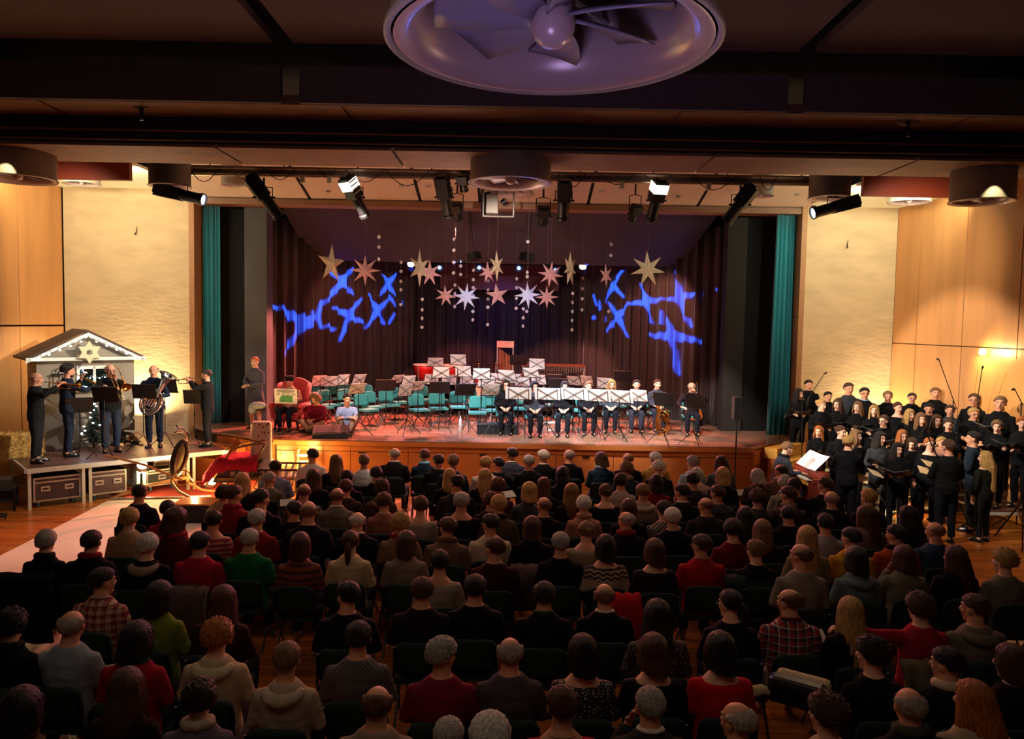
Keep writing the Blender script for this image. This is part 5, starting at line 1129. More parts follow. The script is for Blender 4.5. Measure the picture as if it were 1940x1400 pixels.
def cello(loc, rot, s, label, name='cello', cat='cello'):
    r = empty(name, label, cat, loc); r.rotation_euler = rot; r.scale = (s, s, s)
    n = 40; prof = []
    def rad(t):   # t 0..1 bottom to top half widths
        return .22 * math.sqrt(max(0, 1 - ((t - .27) / .29) ** 2)) if t < .42 else 0
    pts = []
    hw = [(0, .0), (.015, .10), (.06, .185), (.14, .215), (.23, .205), (.31, .165), (.36, .13), (.40, .118), (.46, .125), (.50, .15), (.56, .168), (.63, .165), (.70, .12), (.735, .05), (.745, 0)]
    outline = [(w_, z) for z, w_ in hw] + [(-w_, z) for z, w_ in reversed(hw[1:-1])]
    m_ = len(outline); vs = []
    for y, sc in ((-.06, .93), (-.055, 1), (.055, 1), (.06, .93)):
        for (x, z) in outline: vs.append((x * sc, y, .37 + (z - .37) * sc))
    fs = [tuple(range(m_)), tuple(3 * m_ + j for j in range(m_ - 1, -1, -1))]
    for k in range(3):
        for j in range(m_): fs.append((k * m_ + j, (k + 1) * m_ + j, (k + 1) * m_ + (j + 1) % m_, k * m_ + (j + 1) % m_))
    MB().add(vs, fs).build('body', VARN, r, smooth=False)
    MB().tube([(0, .075, .62), (0, .08, .75), (0, .03, 1.18)], [(.022, .02), (.018, .016), (.014, .014)], 8).build('neck', mat('ebony', '120c0a', .3), r)
    MB().tube([(0, .03, 1.18), (0, -.03, 1.24), (0, -.01, 1.27), (0, .015, 1.25)], .014, 8).build('scroll', VARN, r)
    MB().box((0, .085, .33), (.09, .012, .06)).build('bridge', mat('maple', 'c8a068', .5), r)
    MB().box((0, .075, .14), (.05, .012, .2), taper=.6).build('tailpiece', mat('ebony', '120c0a', .3), r)
    for s_ in (-1, 1): MB().tube([(s_ * .07, .0615, .40), (s_ * .085, .0615, .33), (s_ * .075, .0615, .27)], .006, 5).build('sound_hole', BLK, r)
    MB().tube([(0, 0, 0), (0, 0, -.3)], .006, 6).build('endpin', ALU, r)
    for k in range(4): MB().tube([((k - 1.5) * .010, .082, .15), ((k - 1.5) * .012, .095, .34), ((k - 1.5) * .006, .04, 1.18)], .0014, 4).build('string', ALU, r)
    return r
p = at_z(1316, 778, SZ + .42); cello((p.x, p.y - .12, SZ + .16), (.16, -.06, PI + .05), .82, 'varnished orange cello held by the player at the far right')
p = at_z(958, 766, SZ + .66); cello((p.x + .06, p.y - .12, SZ + .66), (1.25, .5, .6), .42, 'small violin lying in the lap of the first seated player', 'violin', 'violin')
for x, y, t_ in ((1018, 765, 'second'), (1120, 766, 'fourth'), (1170, 766, 'fifth')):
    p = at_z(x, y, SZ + .62); o = MB().tube([(-.32, 0, 0), (.32, 0, .02)], .011, 8).tube([(-.32, 0, 0), (-.36, 0, -.002)], .013, 8).build('flute', SILV); o.location = (p.x, p.y - .22, p.z)
    tag(o, 'silver flute resting on the knees of the %s seated player' % t_, 'flute')
for x, y, zz, t_ in ((777, 752, .9, 'left block of empty chairs'), (985, 740, 1.0, 'centre chairs beside the bright sheets')):
    p = at_z(x, y, SZ + .45); coil_horn('french_horn', 'small brass horn lying on a chair in the ' + t_, (p.x, p.y, SZ + .62), (1.2, .3, .6), .6, BRASS, 'horn')
# percussion on the risers
REDD = mat('red_drum', 'b01c18', .25, .2, .05, 6, coat=.5); SKINW = mat('drum_skin', 'd8c0a8', .6)
def timp(loc, R, label):
    r = empty('kettledrum', label, 'drum', loc, 0, 'red kettledrums')
    MB().lathe([(0, .18), (.4 * R, .22), (.8 * R, .42), (.97 * R, .65), (R, .80), (0, .80)], 28).build('bowl', REDD, r, smooth=True)
    MB().lathe([(0, .81), (R, .81), (1.04 * R, .80), (1.04 * R, .77), (R, .77)], 28).build('head', SKINW, r)
    for k in range(3):
        a = k * 2.09; MB().tube([(R * 1.03 * math.cos(a), R * 1.03 * math.sin(a), .78), (.75 * R * math.cos(a), .75 * R * math.sin(a), 0)], .018, 6).build('leg', ALU, r)
for x, y, zz, R, t_ in ((805, 690, .55, .36, 'left red kettledrum at the stage rear'), (855, 690, .55, .38, 'right red kettledrum at the stage rear')):
    p = at_y(x, y, 23.9); timp((max(p.x, -2.75), 23.9, SZ + .55), R, t_)
def drumcyl(name, label, loc, R, h, rot, m):
    r = empty(name, label, 'drum', loc, 0, 'drum kit pieces'); r.rotation_euler = rot
    MB().lathe([(R, 0), (R, h)], 28).build('shell', m, r, smooth=True)
    MB().lathe([(0, 0), (R * .98, 0)], 28).lathe([(0, h), (R * .98, h)], 28).build('head', SKINW, r)
    MB().lathe([(R * .97, -.01), (R * 1.04, -.01), (R * 1.04, .03), (R * .97, .03)], 28).lathe([(R * .97, h - .03), (R * 1.04, h - .03), (R * 1.04, h + .01), (R * .97, h + .01)], 28).build('hoop', ALU, r)
    return r
p = at_y(899, 702, 22.6); bx = p.x
drumcyl('bass_drum', 'round bass drum with light hoop standing in the drum kit', (bx, 22.75, SZ + .3 + .29), .28, .36, (PI / 2, 0, 0), mat('dark_shell', '301414', .3, 0, .1, coat=.4))
for dx, dz, R, t_ in ((-.22, .62, .15, 'left small tom'), (.16, .64, .16, 'right small tom'), (.5, .42, .2, 'floor tom')):
    r = drumcyl('tom_drum', t_ + ' of the red lit drum kit', (bx + dx, 22.6, SZ + .3 + dz), R, .2, (.35, 0, 0), mat('glitter_red', 'c02824', .2, .3, .2, 60, coat=.5))
    MB().tube([(0, R * .9, 0), (0, R * .9 + .12, -dz - .02)], .014, 6).build('stand', ALU, r)
for k, (dx, dz, t_) in enumerate(((-.55, 1.05, 'left'), (.62, 1.15, 'right'), (.12, 1.2, 'middle'))):
    r = empty('cymbal', t_ + ' cymbal on its stand above the drum kit', 'cymbal', (bx + dx, 22.55 + k * .1, SZ + .3), 0, 'cymbals')
    MB().lathe([(0, dz + .03), (.03, dz + .028), (.05, dz + .01), (.22, dz - .015), (.22, dz - .018), (0, dz + .01)], 28).build('plate', BRASS, r, smooth=True)
    MB().tube([(0, 0, .02), (0, 0, dz + .05)], .011, 6).build('pole', ALU, r)
    for a in (0, 2.1, 4.2): MB().tube([(0, 0, .3), (.22 * math.cos(a), .22 * math.sin(a), .012)], .009, 5).build('leg', ALU, r)
def mallet(loc, Lm, label, n):
    r = empty('marimba', label, 'marimba', loc, 0)
    for k in range(n):
        t = k / (n - 1); x = (t - .5) * Lm; w_ = Lm / n * .82
        MB().box((x, 0, .88), (w_, .42 - .2 * t, .022)).build('bar', mat('rosewood', '7a3420', .3, 0, .1, 5, coat=.3), r)
        MB().tube([(x, -.02, .86), (x, -.02, .86 - (.58 - .40 * t))], w_ * .42, 8).build('resonator', mat('resonator_tube', 'c8bca8', .25, .9, 0), r)
    MB().box((0, -.26, .84), (Lm + .1, .03, .06)).box((0, .22, .84), (Lm + .1, .03, .06)).build('rail', mat('rail_wood', '5a2a18', .4), r)
    for sx in (-1, 1):
        for sy in (-.24, .2): MB().tube([(sx * (Lm / 2 + .02), sy, .84), (sx * (Lm / 2 + .02), sy, .03)], .022, 6).build('leg', ALU, r)
p = at_y(1048, 700, 23.9); mallet((p.x, 23.9, SZ + .55), 1.9, 'long marimba with shining resonator tubes at the stage rear', 26)
p = at_y(985, 700, 22.6); mallet((p.x, 22.6, SZ + .3), 1.4, 'second mallet instrument behind the marimba under the chimes', 20)
p = at_y(957, 680, 23.3); r = empty('tubular_bells', 'tall rack of tubular bells at the stage rear', 'bells', (p.x, 23.15, SZ + .3))
for k in range(9): MB().tube([((k - 4) * .045, 0, 1.62 - .03 * k), ((k - 4) * .045, 0, .45 + .06 * k)], .016, 8).build('bell_tube', mat('bell_brass', 'd8a888', .25, .9, 0), r)
for sx in (-1, 1): MB().tube([(sx * .24, 0, .02), (sx * .24, 0, 1.85)], .02, 6).build('post', ALU, r)
MB().box((0, 0, 1.75), (.52, .07, .20)).build('damper_box', mat('bell_box', 'b09080', .4, .3), r); MB().box((0, 0, .03), (.56, .4, .04)).build('foot', BLK, r)
# podium, monitors, sheets on the floor
p = at_z(942, 823, SZ); r = empty('conductor_podium', 'low black podium box at the front of the stage', 'podium', (p.x, p.y + .3, SZ), .03)
MB().box((0, 0, .10), (1.0, .62, .20)).build('box', mat('podium_black', '121214', .7, 0, .1, 8), r, bevel=.008); MB().box((0, 0, .215), (1.02, .64, .03)).build('top', mat('podium_carpet', '1c1c20', .95, 0, .2, 60), r)
p = at_z(624, 831, SZ); r = empty('stage_monitor', 'low dark wedge monitor before the two seated children', 'loudspeaker', (p.x, p.y + .15, SZ), .1)
MB().add([(-.4, -.16, 0), (.4, -.16, 0), (.4, .2, 0), (-.4, .2, 0), (-.4, -.12, .12), (.4, -.12, .12), (.4, .2, .27), (-.4, .2, .27)], [(3, 2, 1, 0), (4, 5, 6, 7), (0, 1, 5, 4), (1, 2, 6, 5), (2, 3, 7, 6), (3, 0, 4, 7)]).build('cabinet', mat('monitor_grey', '24262a', .6, 0, .1, 20), r)
MB().add([(-.37, -.10, .135), (.37, -.10, .135), (.37, .17, .262), (-.37, .17, .262)], [(0, 1, 2, 3)]).build('grille', mat('grille', '30343a', .8), r)
for (x, y, a, t_) in ((1045, 800, .2, 'nearer'), (1052, 815, -.3, 'farther')):
    p = at_z(x, y, SZ + .004); o = MB().box((0, 0, 0), (.5 if t_ == 'nearer' else .36, .3, .004)).build('sheet_music', PAPER); o.location = p; o.rotation_euler = (0, 0, a); tag(o, 'loose white sheet lying on the stage boards, %s one' % ('left' if t_ == 'nearer' else 'right'), 'sheet')
for k, (x, y) in enumerate(((722, 800), (870, 795), (930, 800), (1005, 790), (872, 806))):
    p = at_z(x, y, SZ); o = MB().lathe([(0, 0), (.035, 0), (.037, .15), (.015, .2), (.015, .235), (0, .235)], 12).build('water_bottle', mat('bottle_plastic', 'b8c4c8', .15, 0, 0, spec=.8)); o.location = p
    tag(o, 'clear water bottle on the stage boards between chair legs, %s from the left' % ordn([722, 870, 872, 930, 1005].index(x) + 1), 'bottle', 'water bottles on the stage')

# ------------------------------------------------------------------ stage left: woman, wing chair, reader, children
p = at_z(484, 812, SZ)
person('dress', (p.x, p.y, SZ), PI - .25, 1.0, 1.0, 'short', 'ginger', '4a4a58', pattern('speckle', '3a3a44', '5a5a66', scale=40), 'young woman in a grey dress standing beside the red wing chair', None, [], SKINP, True)
p = at_z(540, 818, SZ); wc = empty('wing_chair', 'red upholstered wing chair on turned legs, the reader sits in it', 'armchair', (p.x, p.y + .45, SZ), PI - .1)
REDV = mat('red_velvet', 'a01c1c', .7, 0, .15, 5, bump=.3, sheen=.3)
sb = MB().box((0, 0, .34), (.62, .6, .18)); sb.build('seat', REDV, wc, bevel=.04)
bk = MB(); n = 12; vs = []; fs = []
for side_ in (0, 1):
    for i in range(n + 1):
        u = i / n * 2 - 1
        for j in range(9):
            t = j / 8; top_ = 1.12 + .12 * math.cos(u * PI / 2 * 1.1) ; z = .3 + (top_ - .3) * t
            vs.append((u * (.36 + .03 * t), -.30 - .10 * t + .10 * u * u - (.09 if side_ else 0), z))
h_ = (n + 1) * 9
for i in range(n):
    for j in range(8):
        a = i * 9 + j; fs.append((a, a + 1, a + 10, a + 9)); fs.append((h_ + a, h_ + a + 9, h_ + a + 10, h_ + a + 1))
for j in range(8):
    fs.append((j, h_ + j, h_ + j + 1, j + 1)); a = n * 9 + j; fs.append((a, a + 1, h_ + a + 1, h_ + a))
for i in range(n): a = i * 9 + 8; fs.append((a, h_ + a, h_ + a + 9, a + 9)); a = i * 9; fs.append((a, a + 9, h_ + a + 9, h_ + a))
bk.add(vs, fs); bk.build('backrest', REDV, wc, smooth=True)
for s_ in (-1, 1):
    MB().tube([(s_ * .36, -.34, 1.05), (s_ * .38, -.22, 1.02), (s_ * .39, -.10, .88), (s_ * .38, -.05, .7)], [(.05, .09), (.05, .1), (.045, .1), (.04, .06)], 10).build('wing', REDV, wc, smooth=True)
    MB().tube([(s_ * .36, -.28, .60), (s_ * .37, .0, .62), (s_ * .37, .26, .60), (s_ * .37, .30, .54)], [.055, .06, .07, .05], 10).build('armrest', REDV, wc, smooth=True)
    MB().tube([(s_ * .37, .26, .55), (s_ * .35, .28, .42), (s_ * .33, .25, .3)], [.05, .045, .05], 10).build('arm_support', REDV, wc, smooth=True)
    for yy in (-.24, .24): MB().tube([(s_ * .27, yy, .26), (s_ * .27, yy, .20), (s_ * .28, yy * 1.04, .12), (s_ * .29, yy * 1.08, .0)], [.035, .045, .025, .018], 10).build('leg', mat('dark_turned_wood', '1c0e0a', .3), wc, smooth=True)
p2 = at_z(526, 733, SZ + 1.18)
person('paper', (p.x, p.y + .40, SZ), PI - .1, .97, 1.08, 'short', 'dark', '8a6a5c', '1a1c28', 'man in a black cap reading a newspaper in the red wing chair', None, [('beret', '141418'), ('collar', 'b8b0a4')], SKIN, True)
npn = empty('newspaper', 'white newspaper with a green picture held by the man in the wing chair', 'newspaper', (p.x + .04, p.y - .02, SZ + .86), PI - .1); npn.rotation_euler = (.0, 0, PI - .1)
MB().add([(-.28, .02, -.18), (0, .0, -.18), (.28, .02, -.18), (-.28, .06, .18), (0, .03, .18), (.28, .06, .18)], [(0, 1, 4, 3), (1, 2, 5, 4)]).build('page', PAPER, npn)
MB().box((0, .026, -.06), (.32, .004, .15)).build('picture', mat('print_green', '4a8a50', .8, 0, .5, 20), npn)
MB().box((0, .052, .13), (.44, .004, .04)).build('headline', mat('print_grey', '8a8480', .8, 0, .5, 60), npn)
for k in range(4): MB().box((-.2 + .13 * k, .042, .06), (.1, .003, .07)).build('text_column', mat('print_text', 'a8a29a', .8, 0, .4, 120), npn)
o = MB().ell((0, 0, 0), (.2, .12, .09), 16, 10).ell((-.14, 0, -.09), (.10, .09, .14), 12, 8).build('grey_fur_hat', mat('grey_fur', '8c8c90', .95, 0, .3, 30, bump=1, bscale=60), smooth=True); pp = at_y(489, 768, p.y - .05); o.location = pp; tag(o, 'grey fur cap hanging over the left arm of the wing chair', 'hat')
q = at_z(600, 818, SZ); person('floor', (q.x, q.y + .25, SZ), PI - .3, 1.0, 1.0, 'bob', 'ltbrown', '7a1c2c', 'b08870', 'child in a dark red jumper sitting cross-legged and bending over', None, [], SKINP, True)
q = at_z(652, 822, SZ); person('floor2', (q.x, q.y + .3, SZ), PI + .2, .98, 1.0, 'short', 'dark', '8896b8', '9a8070', 'boy in a pale blue shirt sitting on the stage edge behind the monitor', None, [], SKINP, True)
# brown side table / chest and folded chairs left of the orchestra
q = at_z(585, 800, SZ); ch = empty('wooden_chest', 'dark red wooden chest with brass knobs behind the seated child', 'chest', (q.x, q.y + .55, SZ), -.1)
MB().box((0, 0, .25), (.8, .4, .42)).build('body', mat('chest_wood', '4c1c14', .4, 0, .2, 5), ch, bevel=.01)
MB().box((0, 0, .50), (.86, .46, .05)).build('lid', mat('chest_lid', '6a2a1c', .3, 0, .2, 5), ch, bevel=.012)
for s_ in (-1, 1):
    MB().ell((s_ * .2, -.215, .32), (.02, .02, .02), 8, 6).build('knob', BRASS, ch)
    for yy in (-1, 1): MB().tube([(s_ * .34, yy * .15, .04), (s_ * .34, yy * .15, .0)], .03, 8).build('foot', BLK, ch)
q2 = Vector((q.x, q.y + .5, SZ + .55)); o = MB().box((0, 0, 0), (.72, .4, .05)).box((.25, -.05, .06), (.3, .3, .06)).build('folded_blanket', mat('cream_blanket', 'd8c4b0', .95, 0, .15, 10, bump=.6), bevel=.015); o.location = q2; tag(o, 'bright folded cream blanket on the chest beside the wing chair', 'blanket')
# ------------------------------------------------------------------ hanging paper stars and snowflake garlands
def star_mesh(n, r1, r2, dep, m):
    mb = MB(); vs = [(0, -dep, 0), (0, dep, 0)]
    for k in range(2 * n):
        a = PI * k / n + PI / 2; rr = r1 if k % 2 == 0 else r2; vs.append((rr * math.cos(a), 0, rr * math.sin(a)))
    fs = []
    for k in range(2 * n):
        a, b = 2 + k, 2 + (k + 1) % (2 * n); fs.append((0, b, a)); fs.append((1, a, b))
    mb.add(vs, fs); return mb
CREAM = mat('star_cream', 'cfc0a0', .7, 0, .05, 5); PNK = mat('star_pink', 'd8aab0', .7, 0, .05, 5); BLW = mat('star_white', 'd8dcf0', .7, 0, .05, 5)
STARS = [(628,500,36,5,60,CREAM,'cream'),(692,512,28,8,15,PNK,'pink'),(795,508,34,6,62,CREAM,'cream'),(814,517,24,7,20,PNK,'pink'),(844,560,20,7,0,PNK,'pink'),(883,562,25,8,0,BLW,'blue white'),(925,516,20,7,20,PNK,'pink'),(941,504,28,6,62,CREAM,'cream'),(942,559,22,5,12,PNK,'pink'),(1000,559,25,8,5,BLW,'blue white'),(1036,563,21,8,0,PNK,'pink'),(1043,520,24,8,10,PNK,'pink'),(1080,510,31,7,64,CREAM,'cream'),(1148,522,22,6,50,PNK,'pink'),(1227,510,33,7,6,CREAM,'cream')]
for n_, (x, y, r_, k, yaw, m_, cn) in enumerate(STARS):
    d = 19.0 if m_ is CREAM else (19.6 if m_ is BLW else 19.5); p = at_y(x, y, d); rr = r_ / FPX * d * 1.05
    s_ = empty('paper_star', '%s folded paper star with %s points over the stage, %s from the left' % (cn, {5: 'five', 6: 'six', 7: 'seven', 8: 'eight'}[k], ordn(n_ + 1)), 'star', p, math.radians(yaw), 'paper stars hanging over the stage')
    o = star_mesh(k, rr, rr * .36, rr * .2, m_).build('star', m_, s_); o.rotation_euler = (0, random.uniform(-.15, .15), 0)
    MB().tube([(0, 0, rr * .9), (0, 0, (6.64 if d < 19.1 else 7.84) - p.z)], .003, 4).build('thread', mat('thread', '6a6060', .8), s_)
GAR = [(718,[449,468,491]),(692,[507]),(760,[497,514,533,549,577]),(800,[567,587,603,620]),(860,[453,474,497,517]),(862,[540,556,581]),(873,[504,520]),(897,[512,530,545,560,590,606]),(925,[532,549,567,582,615]),(979,[528,545,565,584]),(1000,[458,516,524]),(992,[555,585,602,618]),(998,[590]),(1085,[556,573,590,607,625]),(1104,[527,547,566,587]),(1158,[463,484]),(1153,[590])]
sf = MB(); vs = []
for k in range(12):
    a = PI * k / 6; rr = .055 if k % 2 == 0 else .036; vs.append((rr * math.cos(a), rr * math.sin(a)))
fl_ = MB(); n = 12
fl_.add([(x, -.004, z) for x, z in vs] + [(x, .004, z) for x, z in vs], [tuple(range(n)), tuple(range(2 * n - 1, n - 1, -1))] + [(i, n + i, n + (i + 1) % n, (i + 1) % n) for i in range(n)])
sfm = fl_.mesh('snowflake', mat('flake_white', 'c8c0c0', .6, 0, 0))
GAR = sorted(GAR)
for n_, (x, ys_) in enumerate(GAR):
    d = 18.6 if ys_[0] < 480 else 19.9; p0 = at_y(x, ys_[0], d)
    r = empty('snowflake_garland', 'thread with %s small white snowflakes hanging over the stage, %s from the left' % ({1: 'one', 2: 'two', 3: 'three', 4: 'four', 5: 'five', 6: 'six'}[len(ys_)], ordn(n_ + 1)), 'garland', (p0.x, d, p0.z), 0, 'snowflake garlands')
    for yy in ys_:
        q = at_y(x, yy, d); ref('snowflake', sfm, r, (0, 0, q.z - p0.z), (random.uniform(-.2, .2), random.uniform(-.4, .4), random.uniform(-.7, .7)), (.95,) * 3)
    MB().tube([(0, 0, at_y(x, ys_[-1], d).z - p0.z), (0, .0, (6.74 if d < 19 else 7.84) - p0.z)], .0022, 4).build('thread', mat('thread', '6a6060', .8), r)

# ------------------------------------------------------------------ left platform with hut and brass players
u = Vector((.745, .667, 0)); v_ = Vector((-.667, .745, 0)); PZ = .8
A0 = Vector((-9.08, 14.1, 0))
plat = empty('platform', 'portable platform of dark decks on white metal legs at the left', 'platform', A0, math.atan2(u.y, u.x))
WH = mat('platform_white_metal', 'c4c6bc', .35, .3, .06, 10)
for i in range(4):
    for j in range(4):
        if i == 3 and j == 3: continue
        L_ = 1.0 if i < 3 else .78
        MB().box((i * 1.0 + L_ / 2, j * 1.0 + .5, PZ - .02), (L_ - .01, .99, .03)).build('deck_panel', DECKM, plat)
        MB().box((i + L_ / 2, j + .5, PZ - .06), (L_ - .06, .93, .045)).build('deck_frame', mat('deck_frame', '3a3836', .5, .5), plat)
MB().box((1.89, -.02, PZ - .045), (3.80, .04, .09)).build('edge_rail', WH, plat); MB().box((-.02, 2.0, PZ - .045), (.04, 4.0, .09)).build('edge_rail', WH, plat)
for i, xs_ in enumerate(((.04,), (.95, 1.07), (1.95, 2.07), (2.95, 3.07), (3.72,))):
    for xx in xs_:
        for jj in (.04, 1.95, 3.9):
            if jj == 3.9 and xx > 3: continue
            MB().box((xx, jj, (PZ - .09) / 2), (.055, .055, PZ - .09)).build('leg', WH, plat)
pm = plat.matrix_basis.copy()
plat_m = Matrix.Translation(A0) @ Matrix.Rotation(math.atan2(u.y, u.x), 4, 'Z')
def PL_(x, y, z): return plat_m @ Vector((x, y, z))
prz = math.atan2(u.y, u.x)
CASEB = mat('case_laminate', '3c2a2e', .4, 0, .1, 12)
def case(x, y, L_, D_, H_, z, label, wheels=True, body=CASEB, big=2):
    r = empty('flight_case', label, 'case', PL_(x, y, z), prz, 'flight cases under the platform')
    b0 = .12 if wheels else 0
    MB().box((0, 0, b0 + H_ / 2), (L_ - .02, D_ - .02, H_ - .02)).build('body', body, r)
    e = MB()
    for sx in (-1, 1):
        for sy in (-1, 1): e.box((sx * (L_ / 2 - .012), sy * (D_ / 2 - .012), b0 + H_ / 2), (.032, .032, H_))
    for zz in (0.012, H_ - .012, H_ * .80):
        for sy in (-1, 1): e.box((0, sy * (D_ / 2 - .012), b0 + zz), (L_, .03, .03))
        for sx in (-1, 1): e.box((sx * (L_ / 2 - .012), 0, b0 + zz), (.03, D_, .03))
    e.build('edge_trim', ALU, r)
    for k in range(big):
        xx = (k - (big - 1) / 2) * L_ * .5
        MB().box((xx, -D_ / 2 - .002, b0 + H_ * .52), (.15, .012, .10)).build('handle_plate', ALU, r)
        MB().box((xx, -D_ / 2 - .010, b0 + H_ * .52), (.10, .01, .03)).build('handle', BLK, r)
    if wheels:
        for sx in (-1, 1):
            for sy in (-1, 1):
                MB().lathe([(0, -.018), (.05, -.018), (.05, .018), (0, .018)], 16, 0, (sx * (L_ / 2 - .09), sy * (D_ / 2 - .09), .05), Matrix.Rotation(PI / 2, 3, 'Y')).build('caster', mat('caster_blue', '2c5c88', .4, 0, 0), r)
                MB().box((sx * (L_ / 2 - .09), sy * (D_ / 2 - .09), .10), (.05, .06, .05)).build('caster_fork', ALU, r)
    return r
case(.52, .40, .80, .55, .46, 0, 'maroon flight case on blue casters under the platform, left one')
case(1.42, .40, .66, .55, .46, 0, 'maroon flight case on blue casters under the platform, middle one')
case(2.50, .55, .62, .5, .34, 0, 'smaller dark green flight case under the platform with blue casters', body=mat('case_green', '222a26', .4), big=1)
case(2.95, 1.35, .75, .5, .60, 0, 'tall brown case deep under the platform right of the others', False, mat('case_brown', '4a3420', .5), 1)
# dark amplifier rack and cables left of the platform
r = empty('equipment_rack', 'dark low rack of audio equipment at the left edge beside the platform', 'rack', (-9.75, 14.15, 0), .5)
MB().box((0, 0, .42), (.75, .6, .04)).build('shelf', mat('rack_dark', '1c1a18', .6), r); MB().box((0, 0, .2), (.75, .6, .03)).build('shelf', mat('rack_dark', '1c1a18', .6), r)
for sx in (-1, 1):
    for sy in (-1, 1): MB().box((sx * .35, sy * .28, .22), (.04, .04, .44)).build('post', BLK, r)
MB().box((0, 0, .52), (.6, .45, .15)).build('amplifier', mat('amp_grey', '34302c', .5), r); MB().box((.05, 0, .29), (.55, .45, .14)).build('amplifier', BLK, r)
random.seed(3)
for k in range(3):
    c0_ = Vector((-9.35 - .3 * k, 13.5 - .1 * k, .02)); o = MB().tube([c0_ + Vector((.25 * math.cos(t * .7) * (1 + .1 * t / 18), .16 * math.sin(t * .7), .004 * t)) for t in range(20)], .012, 6).build('cable_coil', BLK); tag(o, 'black cable coil on the floor left of the platform, %s from the right' % ordn(k + 1), 'cable', 'cable coils')
# hut
HU, HV = .54, 2.10
h0 = PL_(HU, HV, PZ); hut = empty('stage_hut', 'grey wooden nativity hut with white gable trim and fairy lights', 'hut', h0, prz)
HUTW = mat('hut_grey', '8a7c68', .8, 0, .12, 4, bump=.2); HWH = mat('hut_white', 'e0dcc8', .6, 0, .03)
Wd, Dp, Hh, Hr = 1.92, .95, 2.0, .50
fr = MB(); wx0, wx1, wz0, wz1 = .78, 1.42, 1.30, 1.76
fr.box((wx0 / 2, 0, Hh / 2), (wx0, .05, Hh)); fr.box(((wx1 + Wd) / 2, 0, Hh / 2), (Wd - wx1, .05, Hh)); fr.box(((wx0 + wx1) / 2, 0, wz0 / 2), (wx1 - wx0, .05, wz0)); fr.box(((wx0 + wx1) / 2, 0, (wz1 + Hh) / 2), (wx1 - wx0, .05, Hh - wz1))
fr.build('front_wall', HUTW, hut)
MB().box((.02, Dp / 2, Hh / 2), (.05, Dp, Hh)).build('side_wall', HUTW, hut); MB().box((Wd - .02, Dp / 2, Hh / 2), (.05, Dp, Hh)).build('side_wall', HUTW, hut)
MB().box((Wd / 2, Dp, Hh / 2), (Wd, .05, Hh)).build('back_wall', HUTW, hut)
MB().add([(-.1, -.03, Hh), (Wd + .1, -.03, Hh), (Wd / 2, -.03, Hh + Hr), (-.1, .03, Hh), (Wd + .1, .03, Hh), (Wd / 2, .03, Hh + Hr)], [(0, 1, 2), (5, 4, 3), (0, 3, 4, 1), (1, 4, 5, 2), (2, 5, 3, 0)]).build('gable', HUTW, hut)
for s_ in (0, 1):
    xa, xb = (-.22, Wd / 2) if s_ == 0 else (Wd + .22, Wd / 2); za, zb = Hh - .06, Hh + Hr + .05
    MB().add([(xa, -.14, za), (xb, -.14, zb), (xb, Dp + .35, zb), (xa, Dp + .35, za), (xa, -.14, za + .04), (xb, -.14, zb + .04), (xb, Dp + .35, zb + .04), (xa, Dp + .35, za + .04)],
             [(0, 1, 2, 3), (7, 6, 5, 4), (0, 4, 5, 1), (1, 5, 6, 2), (2, 6, 7, 3), (3, 7, 4, 0)]).build('roof_panel', mat('hut_roof', '4c3424', .8, 0, .15, 5), hut)
    MB().add([(xa, -.19, za - .02), (xb, -.19, zb - .02), (xb, -.19, zb - .10), (xa, -.19, za - .07), (xa, -.15, za - .02), (xb, -.15, zb - .02), (xb, -.15, zb - .10), (xa, -.15, za - .07)],
             [(0, 1, 2, 3), (7, 6, 5, 4), (0, 4, 5, 1), (1, 5, 6, 2), (2, 6, 7, 3), (3, 7, 4, 0)]).build('barge_board', HWH, hut)
MB().box((Wd / 2, -.17, Hh - .045), (Wd + .42, .04, .07)).build('tie_board', HWH, hut)
wn = MB(); 
for (cx, cz, sx, sz) in (((wx0 + wx1) / 2, wz0, .70, .05), ((wx0 + wx1) / 2, wz1, .70, .07), (wx0, (wz0 + wz1) / 2, .06, .50), (wx1, (wz0 + wz1) / 2, .06, .50), ((wx0 + wx1) / 2, (wz0 + wz1) / 2, .05, .52)): wn.box((cx, -.03, cz), (sx, .05, sz))
wf = wn.build('window_frame', HWH, hut); MB().box(((wx0 + wx1) / 2, .02, (wz0 + wz1) / 2), (.62, .01, .46)).build('pane', mat('dark_pane', '0c1410', .1, 0, .2, 6), hut)
MB().box(((wx0 + wx1) / 2, -.06, wz0 - .06), (.86, .12, .03)).build('window_sill', mat('sill_wood', '8a5a30', .5), hut)
LED = mat('fairy_led', 'eaf6ff', .5, 0, 0, emit=9)
random.seed(21); bulb = MB().ell((0, 0, 0), (.016, .012, .013), 6, 5).mesh('bulb', LED)
fl1 = empty('window_lights', 'string of cool white fairy lights over the hut window', 'fairy lights', PL_(HU + wx0, HV - .1, PZ + wz0), prz)
for k in range(22): ref('bulb', bulb, fl1, (random.uniform(0, .64), -.0, random.uniform(0.02, .44)))
MB().tube([(random.uniform(0, .7), .01, .5 - .5 * k / 14) for k in range(15)], .003, 4).build('wire', BLK, fl1)
fl2_ = empty('gable_lights', 'icicle fairy lights along the white gable of the hut', 'fairy lights', PL_(HU + Wd / 2, HV - .21, PZ + Hh), prz)
bl2 = MB().ell((0, 0, 0), (.026, .012, .014), 6, 5).mesh('bulb', LED)
for s_ in (-1, 1):
    for k in range(11):
        t = (k + .5) / 11; ref('bulb', bl2, fl2_, (s_ * (Wd / 2 + .14) * (1 - t), 0, Hr * t - .05 - .05 * (k % 2)), (0, s_ * .5, 0))
    MB().tube([(s_ * (Wd / 2 + .15), .0, -.05), (0, 0, Hr - .03)], .003, 4).build('wire', BLK, fl2_)
